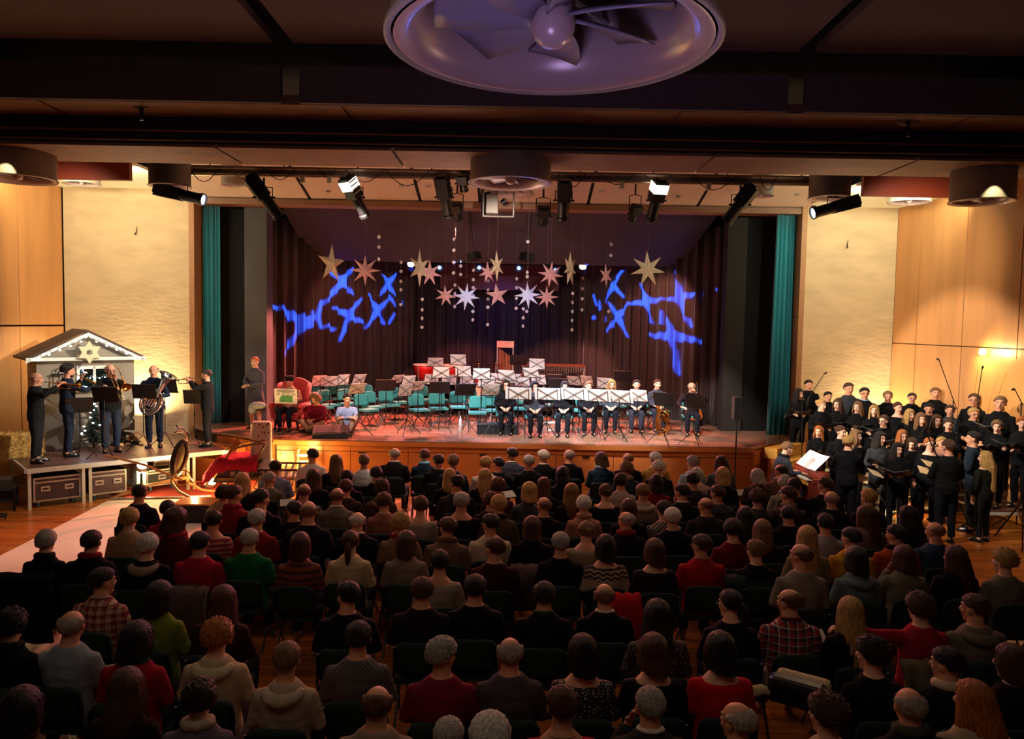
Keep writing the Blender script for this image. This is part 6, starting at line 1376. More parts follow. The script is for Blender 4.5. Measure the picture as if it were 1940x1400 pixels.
# tree of lights below the window (small fir with lights)
ft = empty('light_tree', 'small dark fir with large white fairy lights before the hut window', 'tree', PL_(HU + 1.0, HV - .35, PZ)); fir = MB(); fir.tube([(0, 0, 0), (0, 0, 1.2)], [.03, .01], 6); random.seed(4)
fg = MB()
for k in range(150):
    z = .15 + 1.0 * (k / 150); a = random.uniform(0, 6.28); l = .26 * (1.25 - z); fg.tube([(0, 0, z), (l * math.cos(a), l * math.sin(a), z - .05)], [.02, .004], 4)
fir.build('trunk', mat('bark', '2a1a10', .9), ft); fg.build('foliage', mat('fir_green', '0e2014', .9), ft)
for k in range(26):
    z = .3 + random.random() * .85; a = random.uniform(3.3, 6.1); l = .25 * (1.28 - z); ref('bulb', bl2, ft, (l * math.cos(a), l * math.sin(a), z))
# big six-pointed star on the gable
gs = empty('gable_star', 'pale wooden six-pointed star with a star-shaped hole on the gable', 'star', PL_(HU + Wd / 2, HV - .24, PZ + Hh + .10), prz)
vs = []; fs = []
for y in (-.03, .03):
    for R1, R2 in ((.25, .145), (.075, .045)):
        for k in range(12): a = PI / 6 * k + PI / 2; rr = R1 if k % 2 == 0 else R2; vs.append((rr * math.cos(a), y, rr * math.sin(a)))
for k in range(12):
    k2 = (k + 1) % 12; fs += [(k, k2, 12 + k2, 12 + k), (24 + k, 36 + k, 36 + k2, 24 + k2), (k, 24 + k, 24 + k2, k2), (12 + k, 12 + k2, 36 + k2, 36 + k)]
MB().add(vs, fs).build('star', mat('star_wood', 'd8cc9c', .6, 0, .08, 6), gs)
# black iron lantern on the hut wall
p = PL_(HU + .38, HV - .04, PZ + 1.45); r = empty('wall_lantern', 'black iron lantern on the left part of the hut front', 'lantern', p, prz)
for sx in (-1, 1): MB().box((sx * .09, -.05, 0), (.018, .018, .34)).build('bar', BLK, r); 
MB().box((0, -.05, .18), (.22, .1, .02)).box((0, -.05, -.17), (.22, .1, .02)).build('frame', BLK, r); MB().tube([(0, -.05, .19), (.05, -.06, .27), (0, -.05, .31), (-.05, -.05, .25)], .01, 6).build('hook', BLK, r)
# hay bale
STRAW = mat('straw', 'c09850', .9, 0, .35, 14, bump=1, bscale=40)
bp = PL_(.02, 1.50, PZ); bale = empty('hay_bale', 'rectangular golden straw bale behind the first trumpeter', 'bale', bp, prz)
MB().box((0, 0, .24), (.95, .5, .46)).build('core', STRAW, bale, bevel=.03); random.seed(9); st_ = MB()
for k in range(1500):
    fx = random.choice('xyz+'); q = Vector((random.uniform(-.48, .48), random.uniform(-.26, .26), random.uniform(.02, .48)))
    if fx == 'x': q.x = random.choice((-.48, .48))
    elif fx in 'y+': q.y = -.26
    else: q.z = .48
    d = Vector((random.uniform(-1, 1), random.uniform(-.5, .5), random.uniform(-.7, .7))).normalized() * random.uniform(.03, .08); st_.tube([q - d, q + d], .003, 3)
s_o = st_.build('straw', STRAW, bale); s_o['kind'] = 'stuff'
for s_ in (-.22, .22): MB().tube([(s_, -.27, .0), (s_, -.275, .48), (s_, .26, .49), (s_, .27, .0)], .006, 4).build('twine', mat('twine', 'b06030', .8), bale)
b2p = PL_(-1.0, 1.9, 0); o = None
# split logs
random.seed(12); lg = MB()
lp = PL_(HU + 1.72, HV - .22, PZ)
LOGM = [mat('log_bark', '4a3424', .9, 0, .3, 8, bump=.5), mat('log_cut', 'b8864c', .7, 0, .2, 14)]
for k, (dx, dz, a) in enumerate(((-.22, .06, .2), (0, .06, -.3), (.22, .06, .1), (-.1, .17, .4), (.12, .17, -.1), (0, .27, .2))):
    R1 = .07; mb = MB(); n = 10; r0 = Matrix.Rotation(prz + a * .5, 3, 'Z')
    vs = []
    for y in (-.17, .17):
        for j in range(n):
            t = PI * j / (n - 1) ; vs.append((R1 * math.cos(t), y, R1 * math.sin(t)))
    mb.add(vs, [tuple(range(n)), tuple(range(2 * n - 1, n - 1, -1)), (0, n, 2 * n - 1, n - 1)], 1); mb.add(vs, [(j, j + 1, n + j + 1, n + j) for j in range(n - 1)], 0)
    o = mb.build('split_log', LOGM); o.location = lp + u * dx + Vector((0, 0, dz - .05)); o.rotation_euler = (0, a, prz + a); tag(o, 'split birch log in the small woodpile at the hut corner, %s' % (('bottom left', 'bottom middle', 'bottom right', 'middle left', 'middle right', 'topmost')[k]), 'log', 'split logs by the hut')
# brass players
def bperson(key, px, py, rz, label, hair, hcol, top, low, extras=(), s=1.0, sx=1.05, skin=SKIN, d=None):
    z = PZ + 1.63 * s; p = at_z(px, py, z) if d is None else at_y(px, py, d)
    R = Matrix.Rotation(rz, 3, 'Z'); loc = p - R @ Vector((0, SK[key]['J']['H'][1] * s, 0)); loc.z = PZ
    person(key, loc, rz, (p.z - PZ) / 1.63, sx, hair, hcol, top, low, label, 'brass players on the left platform', extras, skin, True); return loc, (p.z - PZ) / 1.63
def trumpet(loc, rz, s, label, m=BRASS):
    r = empty('trumpet', label, 'trumpet', loc, rz); r.rotation_euler = (-.10, 0, rz); r.scale = (s, s, s)
    MB().lathe([(.004, 0), (.010, .02), (.005, .05), (.005, .45)], 10, 0, (0, 0, 0), Matrix.Rotation(-PI / 2, 3, 'X')).build('leadpipe', m, r, smooth=True)
    MB().tube([(0, .36, 0), (0, .42, -.01), (0, .42, -.08), (0, .34, -.09), (0, .14, -.09), (0, .07, -.08), (0, .07, -.02), (0, .12, -.0)], .007, 8).build('tubing', m, r, smooth=True)
    MB().lathe([(.006, .14), (.008, .36), (.018, .48), (.034, .54), (.062, .58), (.058, .58), (.015, .5)], 20, 0, (.015, 0, -.01), Matrix.Rotation(-PI / 2, 3, 'X')).build('bell', m, r, smooth=True)
    for k in range(3): MB().tube([(0, .20 + .03 * k, -.10), (0, .20 + .03 * k, .04)], .011, 8).build('valve', m, r)
def trombone(loc, rz, s, label):
    r = empty('trombone', label, 'trombone', loc); r.rotation_euler = (-.55, 0, rz); r.scale = (s, s, s)
    for dx in (-.035, .035): MB().tube([(dx, 0, 0), (dx, .92, 0)], .008, 8).build('slide_tube', BRASS, r, smooth=True)
    MB().tube([(.035, .92, 0), (.03, .95, 0), (0, .965, 0), (-.03, .95, 0), (-.035, .92, 0)], .009, 8).build('slide_bow', SILV, r)
    MB().tube([(-.035, .02, 0), (-.07, .02, .0), (-.09, -.2, .0), (-.11, -.27, 0), (-.16, -.28, 0), (-.19, -.22, 0), (-.19, .12, 0)], .010, 8).build('tuning_slide', BRASS, r, smooth=True)
    MB().lathe([(.012, .0), (.018, .22), (.04, .34), (.075, .39), (.108, .42), (.104, .42), (.03, .33)], 24, 0, (-.19, .1, 0), Matrix.Rotation(-PI / 2, 3, 'X')).build('bell', BRASS, r, smooth=True)
l, s = bperson('trumpet', 69, 718, -1.30, 'bald man in black shirt and trousers blowing a trumpet towards the right', 'bald', 'grey', '131415', '17181c', sx=1.2, d=14.75)
R = Matrix.Rotation(-1.30, 3, 'Z'); trumpet(l + R @ Vector((0, .155, 1.575)) * s, -1.30, 1.1, 'brass trumpet played by the bald man at the far left')
l, s = bperson('trombone', 129, 703, -.95, 'dark curly-haired man in navy shirt playing the left trombone', 'curly', 'dark', '1a2230', '1c2434', [('beard', 'dark')], sx=1.05, d=15.5)
R = Matrix.Rotation(-.95, 3, 'Z'); trombone(l + R @ Vector((.02, .15, 1.57)) * s, -.95, .95, 'brass trombone played by the dark-haired man')
l, s = bperson('trombone', 209, 702, -2.4, 'bald man with glasses in black shirt playing the right trombone', 'bald', 'grey', '121314', '242c3c', [('glasses', '101010')], sx=1.08, d=16.0)
R = Matrix.Rotation(-2.4, 3, 'Z'); trombone(l + R @ Vector((.02, .15, 1.57)) * s, -2.4, .95, 'brass trombone played by the man with glasses')
l, s = bperson('tuba', 291, 703, -2.9, 'bald man in dark shirt holding a large silver tuba', 'bald', 'dark', '1a2438', '151c2c', sx=1.06, d=16.75)
R = Matrix.Rotation(-2.9, 3, 'Z')
tb = empty('tuba', 'large silver tuba held by the bald man right of the hut', 'tuba', l + R @ Vector((-.06, .34, 1.10)) * s); tb.rotation_euler = (.12, .48, -2.9 + PI); 
MB().lathe([(.03, -.1), (.045, .10), (.065, .25), (.10, .38), (.16, .46), (.205, .49), (.20, .49), (.14, .44), (.06, .28)], 28, 0, (.05, 0, .1)).build('bell', SILV, tb, smooth=True)
for k, (a, b, yy, rr) in enumerate(((.20, .28, 0, .036), (.15, .22, .05, .026), (.11, .16, -.05, .018), (.07, .11, .03, .014))):
    MB().tube([(a * math.cos(t * PI / 12), yy, b * math.sin(t * PI / 12) - .12) for t in range(24)], rr, 10, closed=True, hint=(0, 1, 0)).build('tubing', SILV, tb, smooth=True)
for k in range(4): MB().tube([(-.1 + k * .05, -.07, -.2), (-.1 + k * .05, -.07, .02)], .018, 10).build('valve', SILV, tb)
l, s = bperson('trumpet', 391, 711, 1.75, 'dark-bearded man in black blowing a trumpet towards the left beside the curtain', 'short', 'dark', '131214', '131315', [('beard', 'dark')], d=17.0)
R = Matrix.Rotation(1.75, 3, 'Z'); trumpet(l + R @ Vector((0, .155, 1.575)) * s, 1.75, 1.1, 'silver trumpet played by the dark-bearded man', SILV)
for n_, (x, y, d, kind, yaw, paper, t_) in enumerate(((151, 768, 15.4, 'black', 1.2, 1, 'tilted black music stand before the left trombonist'), (197, 748, 15.2, 'black', 0.15, 0, 'black music stand before the hut in the middle of the band'), (271, 742, 16.2, 'black', .1, 1, 'black music stand with white sheets left of the tuba'), (312, 731, 16.7, 'black', -.1, 0, 'small black music stand overlapping the tuba player'), (368, 752, 16.9, 'black', .2, 0, 'black music stand with orange braces before the bearded trumpeter'))):
    p = at_y(x, y, d); q = PL_(0, 0, 0)
    music_stand((p.x, p.y, PZ), yaw * .5, t_, kind, 'std' if paper else None, h=p.z - PZ, tilt=.3 if True else 0, group='music stands of the brass band', plabel='white sheet music on the ' + t_[:60].split(' before')[0].split(' left')[0] + (' of the band, left one' if n_ == 0 else ' of the band, right one'), pgroup='sheet music of the brass band')
# ------------------------------------------------------------------ sleigh, harness and lanterns on the floor
WOODL = mat('sleigh_wood', '9a6a34', .5, 0, .2, 5); WOODD = mat('sleigh_dark', '3a2a1c', .5, 0, .2, 5)
sp = at_z(440, 935, 0); sl_ = empty('horse_sleigh', 'old wooden horse sleigh with curved runners and slatted sides left of the stage', 'sleigh', (-5.35, 15.05, 0), .12)
for yy in (0, .75):
    MB().tube([(1.2, yy, .04), (.3, yy, .04), (-.6, yy, .04), (-1.0, yy, .10), (-1.25, yy, .24), (-1.38, yy, .42), (-1.36, yy, .58)], [(.022, .03)] * 7, 8).build('runner', WOODL, sl_, smooth=True)
    for xx in (-.3, .3, .9): MB().tube([(xx, yy, .05), (xx, yy, .46)], .022, 6).build('post', WOODL, sl_)
    MB().box((.35, yy, .48), (1.7, .05, .05)).build('side_rail', WOODL, sl_); MB().box((.40, yy, .66), (1.5, .035, .04)).build('side_rail', WOODD, sl_)
    for k in range(11): MB().box((-.28 + k * .14, yy, .57), (.05, .02, .15), Matrix.Rotation(.25, 3, 'Y')).build('slat', WOODD if k < 6 else mat('slat_pale', 'c8c8b8', .5), sl_)
for k in range(8): MB().box((-.42 + k * .21, .375, .505), (.19, .72, .02)).build('floor_board', WOODD, sl_)
# seat bench with bent arm frame
for yy in (.05, .70):
    MB().tube([(-.75, yy, .35), (-.45, yy, .72), (-.22, yy, 1.08), (.1, yy, 1.16), (.42, yy, 1.20)], .022, 6).build('arm_frame', WOODL, sl_, smooth=True)
    MB().tube([(.42, yy, 1.20), (.30, yy, .95), (.22, yy, .70)], .02, 6).build('arm_frame', WOODL, sl_, smooth=True)
    MB().add([(-.62, yy, .40), (-.18, yy, .40), (-.40, yy, .78), (-.62, yy + .02, .40), (-.18, yy + .02, .40), (-.40, yy + .02, .78)], [(0, 1, 2), (5, 4, 3), (0, 3, 4, 1), (1, 4, 5, 2), (2, 5, 3, 0)]).build('side_panel', mat('panel_slate', '3c4444', .6), sl_)
MB().box((-.05, .375, .80), (.75, .64, .04)).build('seat', WOODD, sl_)
MB().tube([(-.35, .06, 1.05), (-.1, .06, 1.30), (.3, .06, 1.22), (.35, .68, 1.22)], .018, 6).build('back_rail', WOODL, sl_, smooth=True)
o = MB(); n = 14; vs = []; fs = []
for i in range(n + 1):
    for j in range(n + 1):
        x = -.78 + 1.05 * i / n; y = -.05 + .8 * j / n; z = .88 + .09 * noise.noise(Vector((x * 5, y * 5, 1))) + .03 * noise.noise(Vector((x * 13, y * 13, 1))) - max(0, -.50 - x) * 1.1
        if j == 0: z -= .22; y -= .03
        vs.append((x, y, z))
for i in range(n):
    for j in range(n): a = i * (n + 1) + j; fs.append((a, a + n + 1, a + n + 2, a + 1))
ob = o.add(vs, fs).build('red_blanket', mat('red_plush', 'd82040', .9, 0, .25, 14, bump=.8), smooth=True); ob.location = (-5.35, 15.05, 0); ob.rotation_euler = (0, 0, .12); sd = ob.modifiers.new('t', 'SOLIDIFY'); sd.thickness = .03; tag(ob, 'red plush blanket spread over the sleigh seat', 'blanket')
SACK = bpy.data.materials.new('patterned_sack'); SACK.use_nodes = True; nt = SACK.node_tree; b = nt.nodes['Principled BSDF']; b.inputs['Roughness'].default_value = .8
vn = nt.nodes.new('ShaderNodeTexVoronoi'); vn.inputs['Scale'].default_value = 13; cr = nt.nodes.new('ShaderNodeValToRGB'); tc = nt.nodes.new('ShaderNodeTexCoord'); nt.links.new(tc.outputs['Object'], vn.inputs[0]); nt.links.new(vn.outputs[0], cr.inputs[0]); nt.links.new(cr.outputs[0], b.inputs['Base Color'])
cr.color_ramp.elements[0].color = (*lin('8a2420'), 1); cr.color_ramp.elements[0].position = .18; cr.color_ramp.elements[1].color = (*lin('e4dcc8'), 1); cr.color_ramp.elements[1].position = .36
p = at_y(495, 847, 15.5); sk = empty('gift_sack', 'tall white sack printed with red flowers standing on the sleigh', 'sack', (p.x, p.y, .52), .15)
mb = MB(); mb.box((0, 0, (p.z - .52)), (.42, .26, 2 * (p.z - .52)), taper=.94); so = mb.build('bag', SACK, sk, bevel=.05)
MB().box((.0, 0, .16), (.44, .28, .26)).build('white_band', mat('sack_white', 'e4e0d4', .8), sk, bevel=.03); MB().ell((-.08, -.15, .17), (.07, .02, .05)).build('red_emblem', mat('emblem_red', '8a1c1c', .8), sk)
# shafts reaching left and the horse collar
for k, (a, b) in enumerate((((-6.55, 15.0, .45), (-7.9, 14.6, 1.0)), ((-6.6, 15.5, .42), (-8.0, 14.9, .05)))):
    o = MB().tube([Vector(a), Vector(a).lerp(Vector(b), .5) + Vector((0, 0, .06)), Vector(b)], [.026, .028, .02], 8).build('sleigh_shaft', WOODL); tag(o, 'long wooden sleigh shaft leaning towards the platform, %s one' % ('upper' if k == 0 else 'lower'), 'shaft')
p = at_y(340, 868, 14.9); hc_ = empty('horse_collar', 'tall dark leather horse collar with brass hames leaning upright', 'horse collar', p, .2); hc_.rotation_euler = (0, .30, 1.0)
MB().tube([(.115 * math.cos(t * PI / 12), 0, .32 * math.sin(t * PI / 12)) for t in range(24)], [(.045, .07)] * 24, 10, closed=True, hint=(0, 1, 0)).build('pad', mat('collar_leather', '2a1a10', .4, 0, .2, 8), hc_, smooth=True)
MB().ell((0, -.01, 0), (.10, .035, .30), 20, 12).build('lining', mat('collar_felt', '8a7a48', .8), hc_, smooth=True)
MB().tube([(.02, -.06, .36), (-.02, -.07, .46), (-.12, -.07, .52), (-.24, -.07, .50), (-.30, -.07, .46)], [.02, .018, .018, .015, .022], 8).build('hame', mat('hame_wood', '9a7050', .4), hc_, smooth=True)
MB().tube([(.05, -.06, .36), (.02, -.03, .50), (-.10, -.0, .58), (-.2, .0, .57), (-.26, 0, .62)], [.018, .016, .014, .014, .012], 8).build('hame', mat('hame_dark', '1c140e', .3), hc_, smooth=True)
MB().tube([(.1, 0, -.36), (.3, 0, -.30), (.45, .0, -.42), (.7, 0, -.36)], .014, 6).build('trace', BRASS, hc_, smooth=True)
o = MB().tube([(.16 * math.cos(t * PI / 9), 0, .16 * math.sin(t * PI / 9)) for t in range(18)], .012, 6, closed=True, hint=(0, 1, 0)).build('iron_ring', BRASS); o.location = at_y(345, 905, 14.8); o.rotation_euler = (.3, .2, .5); tag(o, 'round brass ring hanging from the harness below the horse collar', 'ring')
# floor lanterns (par cans)
def par(loc, rot, label, glow='ffe2a0', e=30):
    r = empty('par_can', label, 'floor lamp', loc); r.rotation_euler = rot
    MB().lathe([(0, 0), (.07, .0), (.10, .05), (.10, .22), (.095, .22), (.09, .06)], 20).build('can', ALU, r, smooth=True)
    MB().lathe([(0, .17), (.09, .18)], 20).build('lens', mat('par_lens' + glow, glow, .3, 0, 0, emit=e), r)
    MB().tube([(-.12, 0, .12), (-.13, 0, -.06), (.13, 0, -.06), (.12, 0, .12)], .012, 6).build('bracket', BLK, r)
pq = at_z(395, 922, .12); par((pq.x, pq.y, .14), (.9, .2, .6), 'glaring par can on the floor under the sleigh shafts, beside the curved runner')
pq = at_y(492, 896, 15.9); par((pq.x, 15.95, .12), (-.5, .3, 0), 'glaring par can on the floor behind the gift sack')
pq = at_y(262, 893, 15.3); par((pq.x, pq.y + .15, pq.z), (.9, 0, .5), 'bright lamp hung beneath the platform edge, turned towards the hall')
pq = at_y(542, 880, 16.3); par((pq.x, 16.3, .12), (-.7, .1, .0), 'glaring par can against the stage front washing the wood yellow')
pq = at_y(1668, 952, 16.3); par((pq.x, 16.3, .1), (.9, .0, .0), 'floor lamp shining between the legs of the choir')
# brass milk cans / old sledges leaning at the stage front
for k, (x, y0, y1) in enumerate(((543, 858, 912), (577, 850, 912))):
    a, b = at_y(x, y0, 16.6), at_y(x, y1, 16.6); r = empty('wooden_sled', 'pale wooden toboggan leaning against the stage front, %s one' % ('left' if k == 0 else 'right'), 'sled', (a.x, 16.55, 0)); hgt = max(.5, a.z); r.rotation_euler = (-.12, 0, .1)
    for sx in (-.14, .14): MB().tube([(sx, 0, .02), (sx, 0, hgt - .1), (sx * .9, -.05, hgt), (sx * .7, -.14, hgt - .02)], .018, 6).build('runner', mat('sled_wood', 'd0a45c', .5), r, smooth=True)
    for kk in range(5): MB().box((0, -.02, .15 + kk * (hgt - .3) / 4), (.32, .02, .05)).build('slat', mat('sled_wood', 'd0a45c', .5), r)
# white ground cloth and low stage block on the floor at left
g = [at_z(*q, .006) for q in ((205, 948), (420, 944), (478, 975), (430, 1010), (120, 1300), (-60, 1240), (-60, 1095), (0, 1053), (95, 1005))]
gc = MB().prism([(q.x, q.y) for q in g], .002, .008).build('ground_cloth', mat('white_vinyl', 'd8c0b0', .35, 0, .06, 3, bump=.25, bscale=6)); tag(gc, 'large white cloth laid on the floor at the left of the audience', 'cloth')
rl = empty('metal_pole', 'silver pole lying along the far edge of the white cloth', 'pole', at_z(205, 946, .03)); pa, pb = at_z(205, 946, .03), at_z(400, 940, .03); MB().tube([Vector((0, 0, 0)), pb - pa], .025, 8).build('tube', ALU, rl)
rl['label'] = 'silver pole lying along the far edge of the white cloth'
pq = at_z(372, 965, .2); r = empty('wooden_block', 'low black box with glowing orange wood top behind the boy in red', 'box', (pq.x, pq.y, 0), .05)
MB().box((0, 0, .17), (.62, .5, .34)).build('body', BLK, r); MB().box((0, 0, .35), (.66, .54, .025)).build('top', mat('block_top', 'd08a40', .25), r)
# red carpet before the stage, left
g = [at_z(*q, .004) for q in ((205, 935), (330, 905), (480, 905), (560, 930), (480, 955), (250, 945))]
tag(MB().prism([(q.x, q.y) for q in g], .001, .005).build('red_carpet', mat('red_carpet', 'a03018', .8, 0, .1, 10)), 'red carpet under the sleigh between platform and stage', 'carpet')
# ------------------------------------------------------------------ choir on risers at the right
# risers: stepped decks
def riser(x0, x1, y0, y1, h, label, legs=True):
    r = empty('choir_riser', label, 'riser', ((x0 + x1) / 2, (y0 + y1) / 2, 0), 0, 'choir risers')
    w_, d_ = x1 - x0, y1 - y0; n = max(1, round(w_ / 1.0))
    for k in range(n): MB().box((-w_ / 2 + (k + .5) * w_ / n, 0, h - .02), (w_ / n - .01, d_ - .01, .035)).build('deck_panel', DECKM, r)
    MB().box((0, -d_ / 2 + .02, h - .07), (w_, .035, .06)).build('edge_rail', WH, r)
    for sx in ([-w_ / 2 + .05, w_ / 2 - .05] if legs else []):
        for sy in (-1, 1): MB().box((sx, sy * (d_ / 2 - .06), (h - .04) / 2), (.05, .05, h - .04)).build('leg', WH, r)
riser(6.75, 8.75, 15.1, 15.9, .20, 'lowest choir riser behind the front singers')
riser(6.6, 9.4, 15.92, 16.75, .42, 'middle choir riser behind the lowest one')
riser(7.0, 9.45, 16.77, 17.6, .62, 'highest choir riser along the right wall')
riser(8.78, 9.75, 13.9, 15.05, .40, 'white-edged riser at the right end of the choir')
riser(8.78, 9.70, 15.07, 15.90, .48, 'raised choir riser at the far right under the last singers')
K = [ # x, y, key, rz offset, hair, colour, top, feet z, d, label, folder
 (1514,747,'folderL','long','dark','131214',.50,18.0,'singer with long dark hair at the left end by the teal curtain',1),
 (1532,730,'still','short','dark','161618',.74,18.5,'tall dark-haired singer behind the leftmost woman',0),
 (1569,752,'still','short','black','151517',.62,17.5,'dark-haired singer half hidden with a hand to the face',0),
 (1608,737,'still','short','brown','2a2c30',.62,17.3,'brown-haired singer in charcoal shirt holding white paper, back row',0),
 (1638,746,'still','short','black','121214',.62,17.1,'black-haired singer with glasses and pale blue collar, back row',0),
 (1682,752,'still','short','ltbrown','16171a',.62,17.0,'fair-haired singer in black shirt, centre of the back row',0),
 (1728,755,'still','short','dark','141417',.62,17.1,'dark-haired singer with glasses before the yellow wall',0),
 (1772,746,'still','short','ltbrown','141418',.62,16.9,'tall fair singer in open black shirt, back row',0),
 (1845,758,'still','short','brown','131316',.62,16.2,'singer with glasses and brown hair, right part of the back row',0),
 (1895,765,'still','short','ltbrown','1c1d22',.55,15.5,'fair-haired singer in dark shirt, rightmost of the back row',1),
 (1556,768,'folderL','bun','blond','141316',.42,16.4,'blond singer with pinned hair and wide neckline at the left',1),
 (1587,767,'folderR','long','brown','131215',.42,16.6,'singer with long brown hair beside the blond pinned one',1),
 (1625,772,'folderR','long','ltbrown','141316',.42,16.4,'singer with long light brown hair and fringe, third row',1),
 (1656,779,'folder','long','blond','151316',.42,16.2,'singer with long dark blond hair, third row centre',1),
 (1701,773,'stillL','bun','auburn','151417',.42,16.4,'singer with pinned auburn hair and round neckline',0),
 (1724,786,'folderL','longer','blond','141316',.42,16.0,'singer with very long wavy blond hair, centre right',0),
 (1760,775,'behind','short','black','141317',.42,16.4,'black-haired singer in front of the tall fair one',0),
 (1800,779,'still','short','brown','2a3038',.42,16.1,'brown-haired singer in slate shirt, right of centre',0),
 (1845,785,'folderL','short','blond','151619',.42,15.9,'blond short-haired singer with glasses near the right',0),
 (1674,798,'folderR','bun','brown','131214',.2,15.7,'singer with glasses and tied brown hair, second row',1),
 (1745,795,'folderL','long','ltbrown','161418',.2,15.6,'singer with long light brown hair beside the microphone stand',0),
 (1775,798,'folderL','long','brown','16161a',.2,15.6,'singer with straight long brown hair and slate top',0),
 (1797,806,'folderM','bun','brown','15161a',.2,15.3,'singer in V-neck with tied brown hair, right part',0),
 (1844,803,'folder','long','blond','15141a',.2,15.5,'singer with long blond hair behind the dark-haired man',0),
 (1876,804,'folderL','short','ltbrown','141417',.48,15.4,'fair singer half hidden behind the curly-haired woman',0),
 (1889,809,'folderL','wavy','ltbrown','121215',.40,14.4,'singer with curly light brown hair on the white-edged riser',1),
 (1551,818,'folderR','long','ginger','141215',.0,16.0,'singer with long ginger blond hair behind the piano score',1),
 (1593,819,'folderL','bun','brown','17161a',.0,15.0,'singer with tied brown hair left of the conductor',1),
 (1622,827,'stillL','long','ltbrown','131315',.0,14.8,'singer with light brown hair just right of the conductor',0),
 (1668,831,'folderL','long','dark','2a2c2e',.0,14.4,'singer with dark plait in a grey skirt, front row',1),
 (1710,827,'folderL','long','ginger','141316',.0,14.9,'singer with long ginger hair and glasses behind the front row',0),
 (1728,842,'behind','bob','brown','12130f',.0,14.5,'singer looking down with hair tied, behind the front girl',0),
 (1701,852,'folderL','longer','dark','141112',.0,13.75,'singer with very long dark hair holding an open folder in front',1),
 (1761,842,'stillL','bun','ginger','131317',.0,14.2,'red-haired singer with glasses right of the microphone stand',0),
 (1784,840,'stillL','short','blond','9a7060',.0,14.6,'singer in profile behind the man seen from behind',0),
 (1937,803,'folderL','wavy','ginger','1e1e24',.48,15.3,'singer cut by the right edge of the picture',1),
]
FOLD = {}
fb = MB(); 
for s_ in (-1, 1):
    fb.add([(0, -.15, 0), (s_ * .24, -.15, .07), (s_ * .24, .16, .07), (0, .16, 0), (0, -.15, -.008), (s_ * .24, -.15, .062), (s_ * .24, .16, .062), (0, .16, -.008)], [(0, 1, 2, 3), (7, 6, 5, 4), (0, 4, 5, 1), (1, 5, 6, 2), (2, 6, 7, 3), (3, 7, 4, 0)])
FOLD['cover'] = fb.mesh('cover', mat('folder_black', '0e0e10', .35, 0, 0))
fp = MB()
for s_ in (-1, 1): fp.add([(0, -.14, .008), (s_ * .22, -.14, .074), (s_ * .22, .15, .074), (0, .15, .008)], [(0, 1, 2, 3)])
FOLD['pages'] = fp.mesh('pages', PAPER)
random.seed(31)
K = [list(k) for k in K]
for k in K:
    while at_y(k[0], k[1], k[7]).x > rx(k[7]) - .36: k[7] -= .05
for it in range(90):
    for i in range(len(K)):
        for j in range(i + 1, len(K)):
            pa, pb = at_y(K[i][0], K[i][1], K[i][7]), at_y(K[j][0], K[j][1], K[j][7])
            if abs(pa.x - pb.x) < .40 and abs(pa.y - pb.y) < .40:
                s_ = .01 if pa.y > pb.y else -.01; K[i][7] += s_; K[j][7] -= s_
for i, (x, y, key, hr, hc, top, fz, d, lb, fo) in enumerate(K):
    p = at_y(x, y, d); s = (p.z - fz) / 1.63
    if s > 1.10: fz += (s - 1.10) * 1.63; s = 1.10
    if s < .88: s = .88; 
    male = hr == 'short'
    rz = face_to((p.x, p.y, 0), (6.2, 12.6, 0)) + random.uniform(-.15, .15)
    if 'seen from behind' in lb and False: rz = 0
    R = Matrix.Rotation(rz, 3, 'Z'); loc = Vector((p.x, p.y, 0)) - R @ Vector((0, SK[key]['J']['H'][1] * s, 0)); loc.z = p.z - 1.63 * s
    if top.startswith('1'): top = '0b0b0d'
    ex = [('glasses', '141414')] if 'glasses' in lb else []
    if 'pale blue collar' in lb: ex.append(('collar', '8ab0c8'))
    person(key, loc, rz, s, 1.08 if male else .95, hr, hc, top, '2c3034' if 'grey skirt' in lb else '09090b', lb, 'choir singers', ex, SKIN if male else SKINP, True)
    if fo:
        r = empty('music_folder', 'open black folder of the ' + ' '.join(lb.split(',')[0].split()[:11]), 'folder', loc + R @ Vector((0, .40, 1.20)) * s, rz, 'choir folders')
        r.rotation_euler = (.42, 0, rz)
        ref('cover', FOLD['cover'], r); ref('pages', FOLD['pages'], r)
# figures in front of the choir seen from behind
def stand_at(key, px, py, d, rz, fz, *a, **k):
    p = at_y(px, py, d); s = (p.z - fz) / 1.63; R = Matrix.Rotation(rz, 3, 'Z'); loc = Vector((p.x, p.y, 0)) - R @ Vector((0, SK[key]['J']['H'][1] * s, 0)); loc.z = fz
    return person(key, loc, rz, s, *a, **k), loc, s
stand_at('conduct', 1607, 839, 13.85, -.35, 0, 1.05, 'short', 'blond', '0d0d10', '0d0d10', 'conductor in a black suit seen from behind before the choir', None, [], SKINP, True, 'jacket')
stand_at('behind', 1797, 848, 13.1, -.1, 0, 1.02, 'short', 'brown', '0c0c0d', '0e1014', 'young man in black seen from behind in front of the choir', None, [], SKIN, True)
stand_at('folderM', 1843, 832, 13.9, .9, 0, 1.05, 'short', 'black', '1a222c', '121216', 'dark-haired young man in profile holding his chin', None, [], SKIN, True)
stand_at('stillL', 1866, 868, 13.2, .35, 0, .95, 'longer', 'blond', '15150f', '121112', 'girl with very long blond hair seen from behind at the right', None, [], SKINP, True)
for x, y, z, a, t_ in ((1660, 897, 1.0, .4, 'conductor at the score'), (1628, 905, .95, -.3, 'conductor, lower one')):
    p = at_y(x, y, 13.95); o = MB().box((0, 0, 0), (.3, .21, .004)).build('loose_sheet', mat('cream_paper', 'd8b888', .8)); o.location = p; o.rotation_euler = (.5, .3, a); tag(o, 'cream sheet held out near the ' + t_, 'sheet')
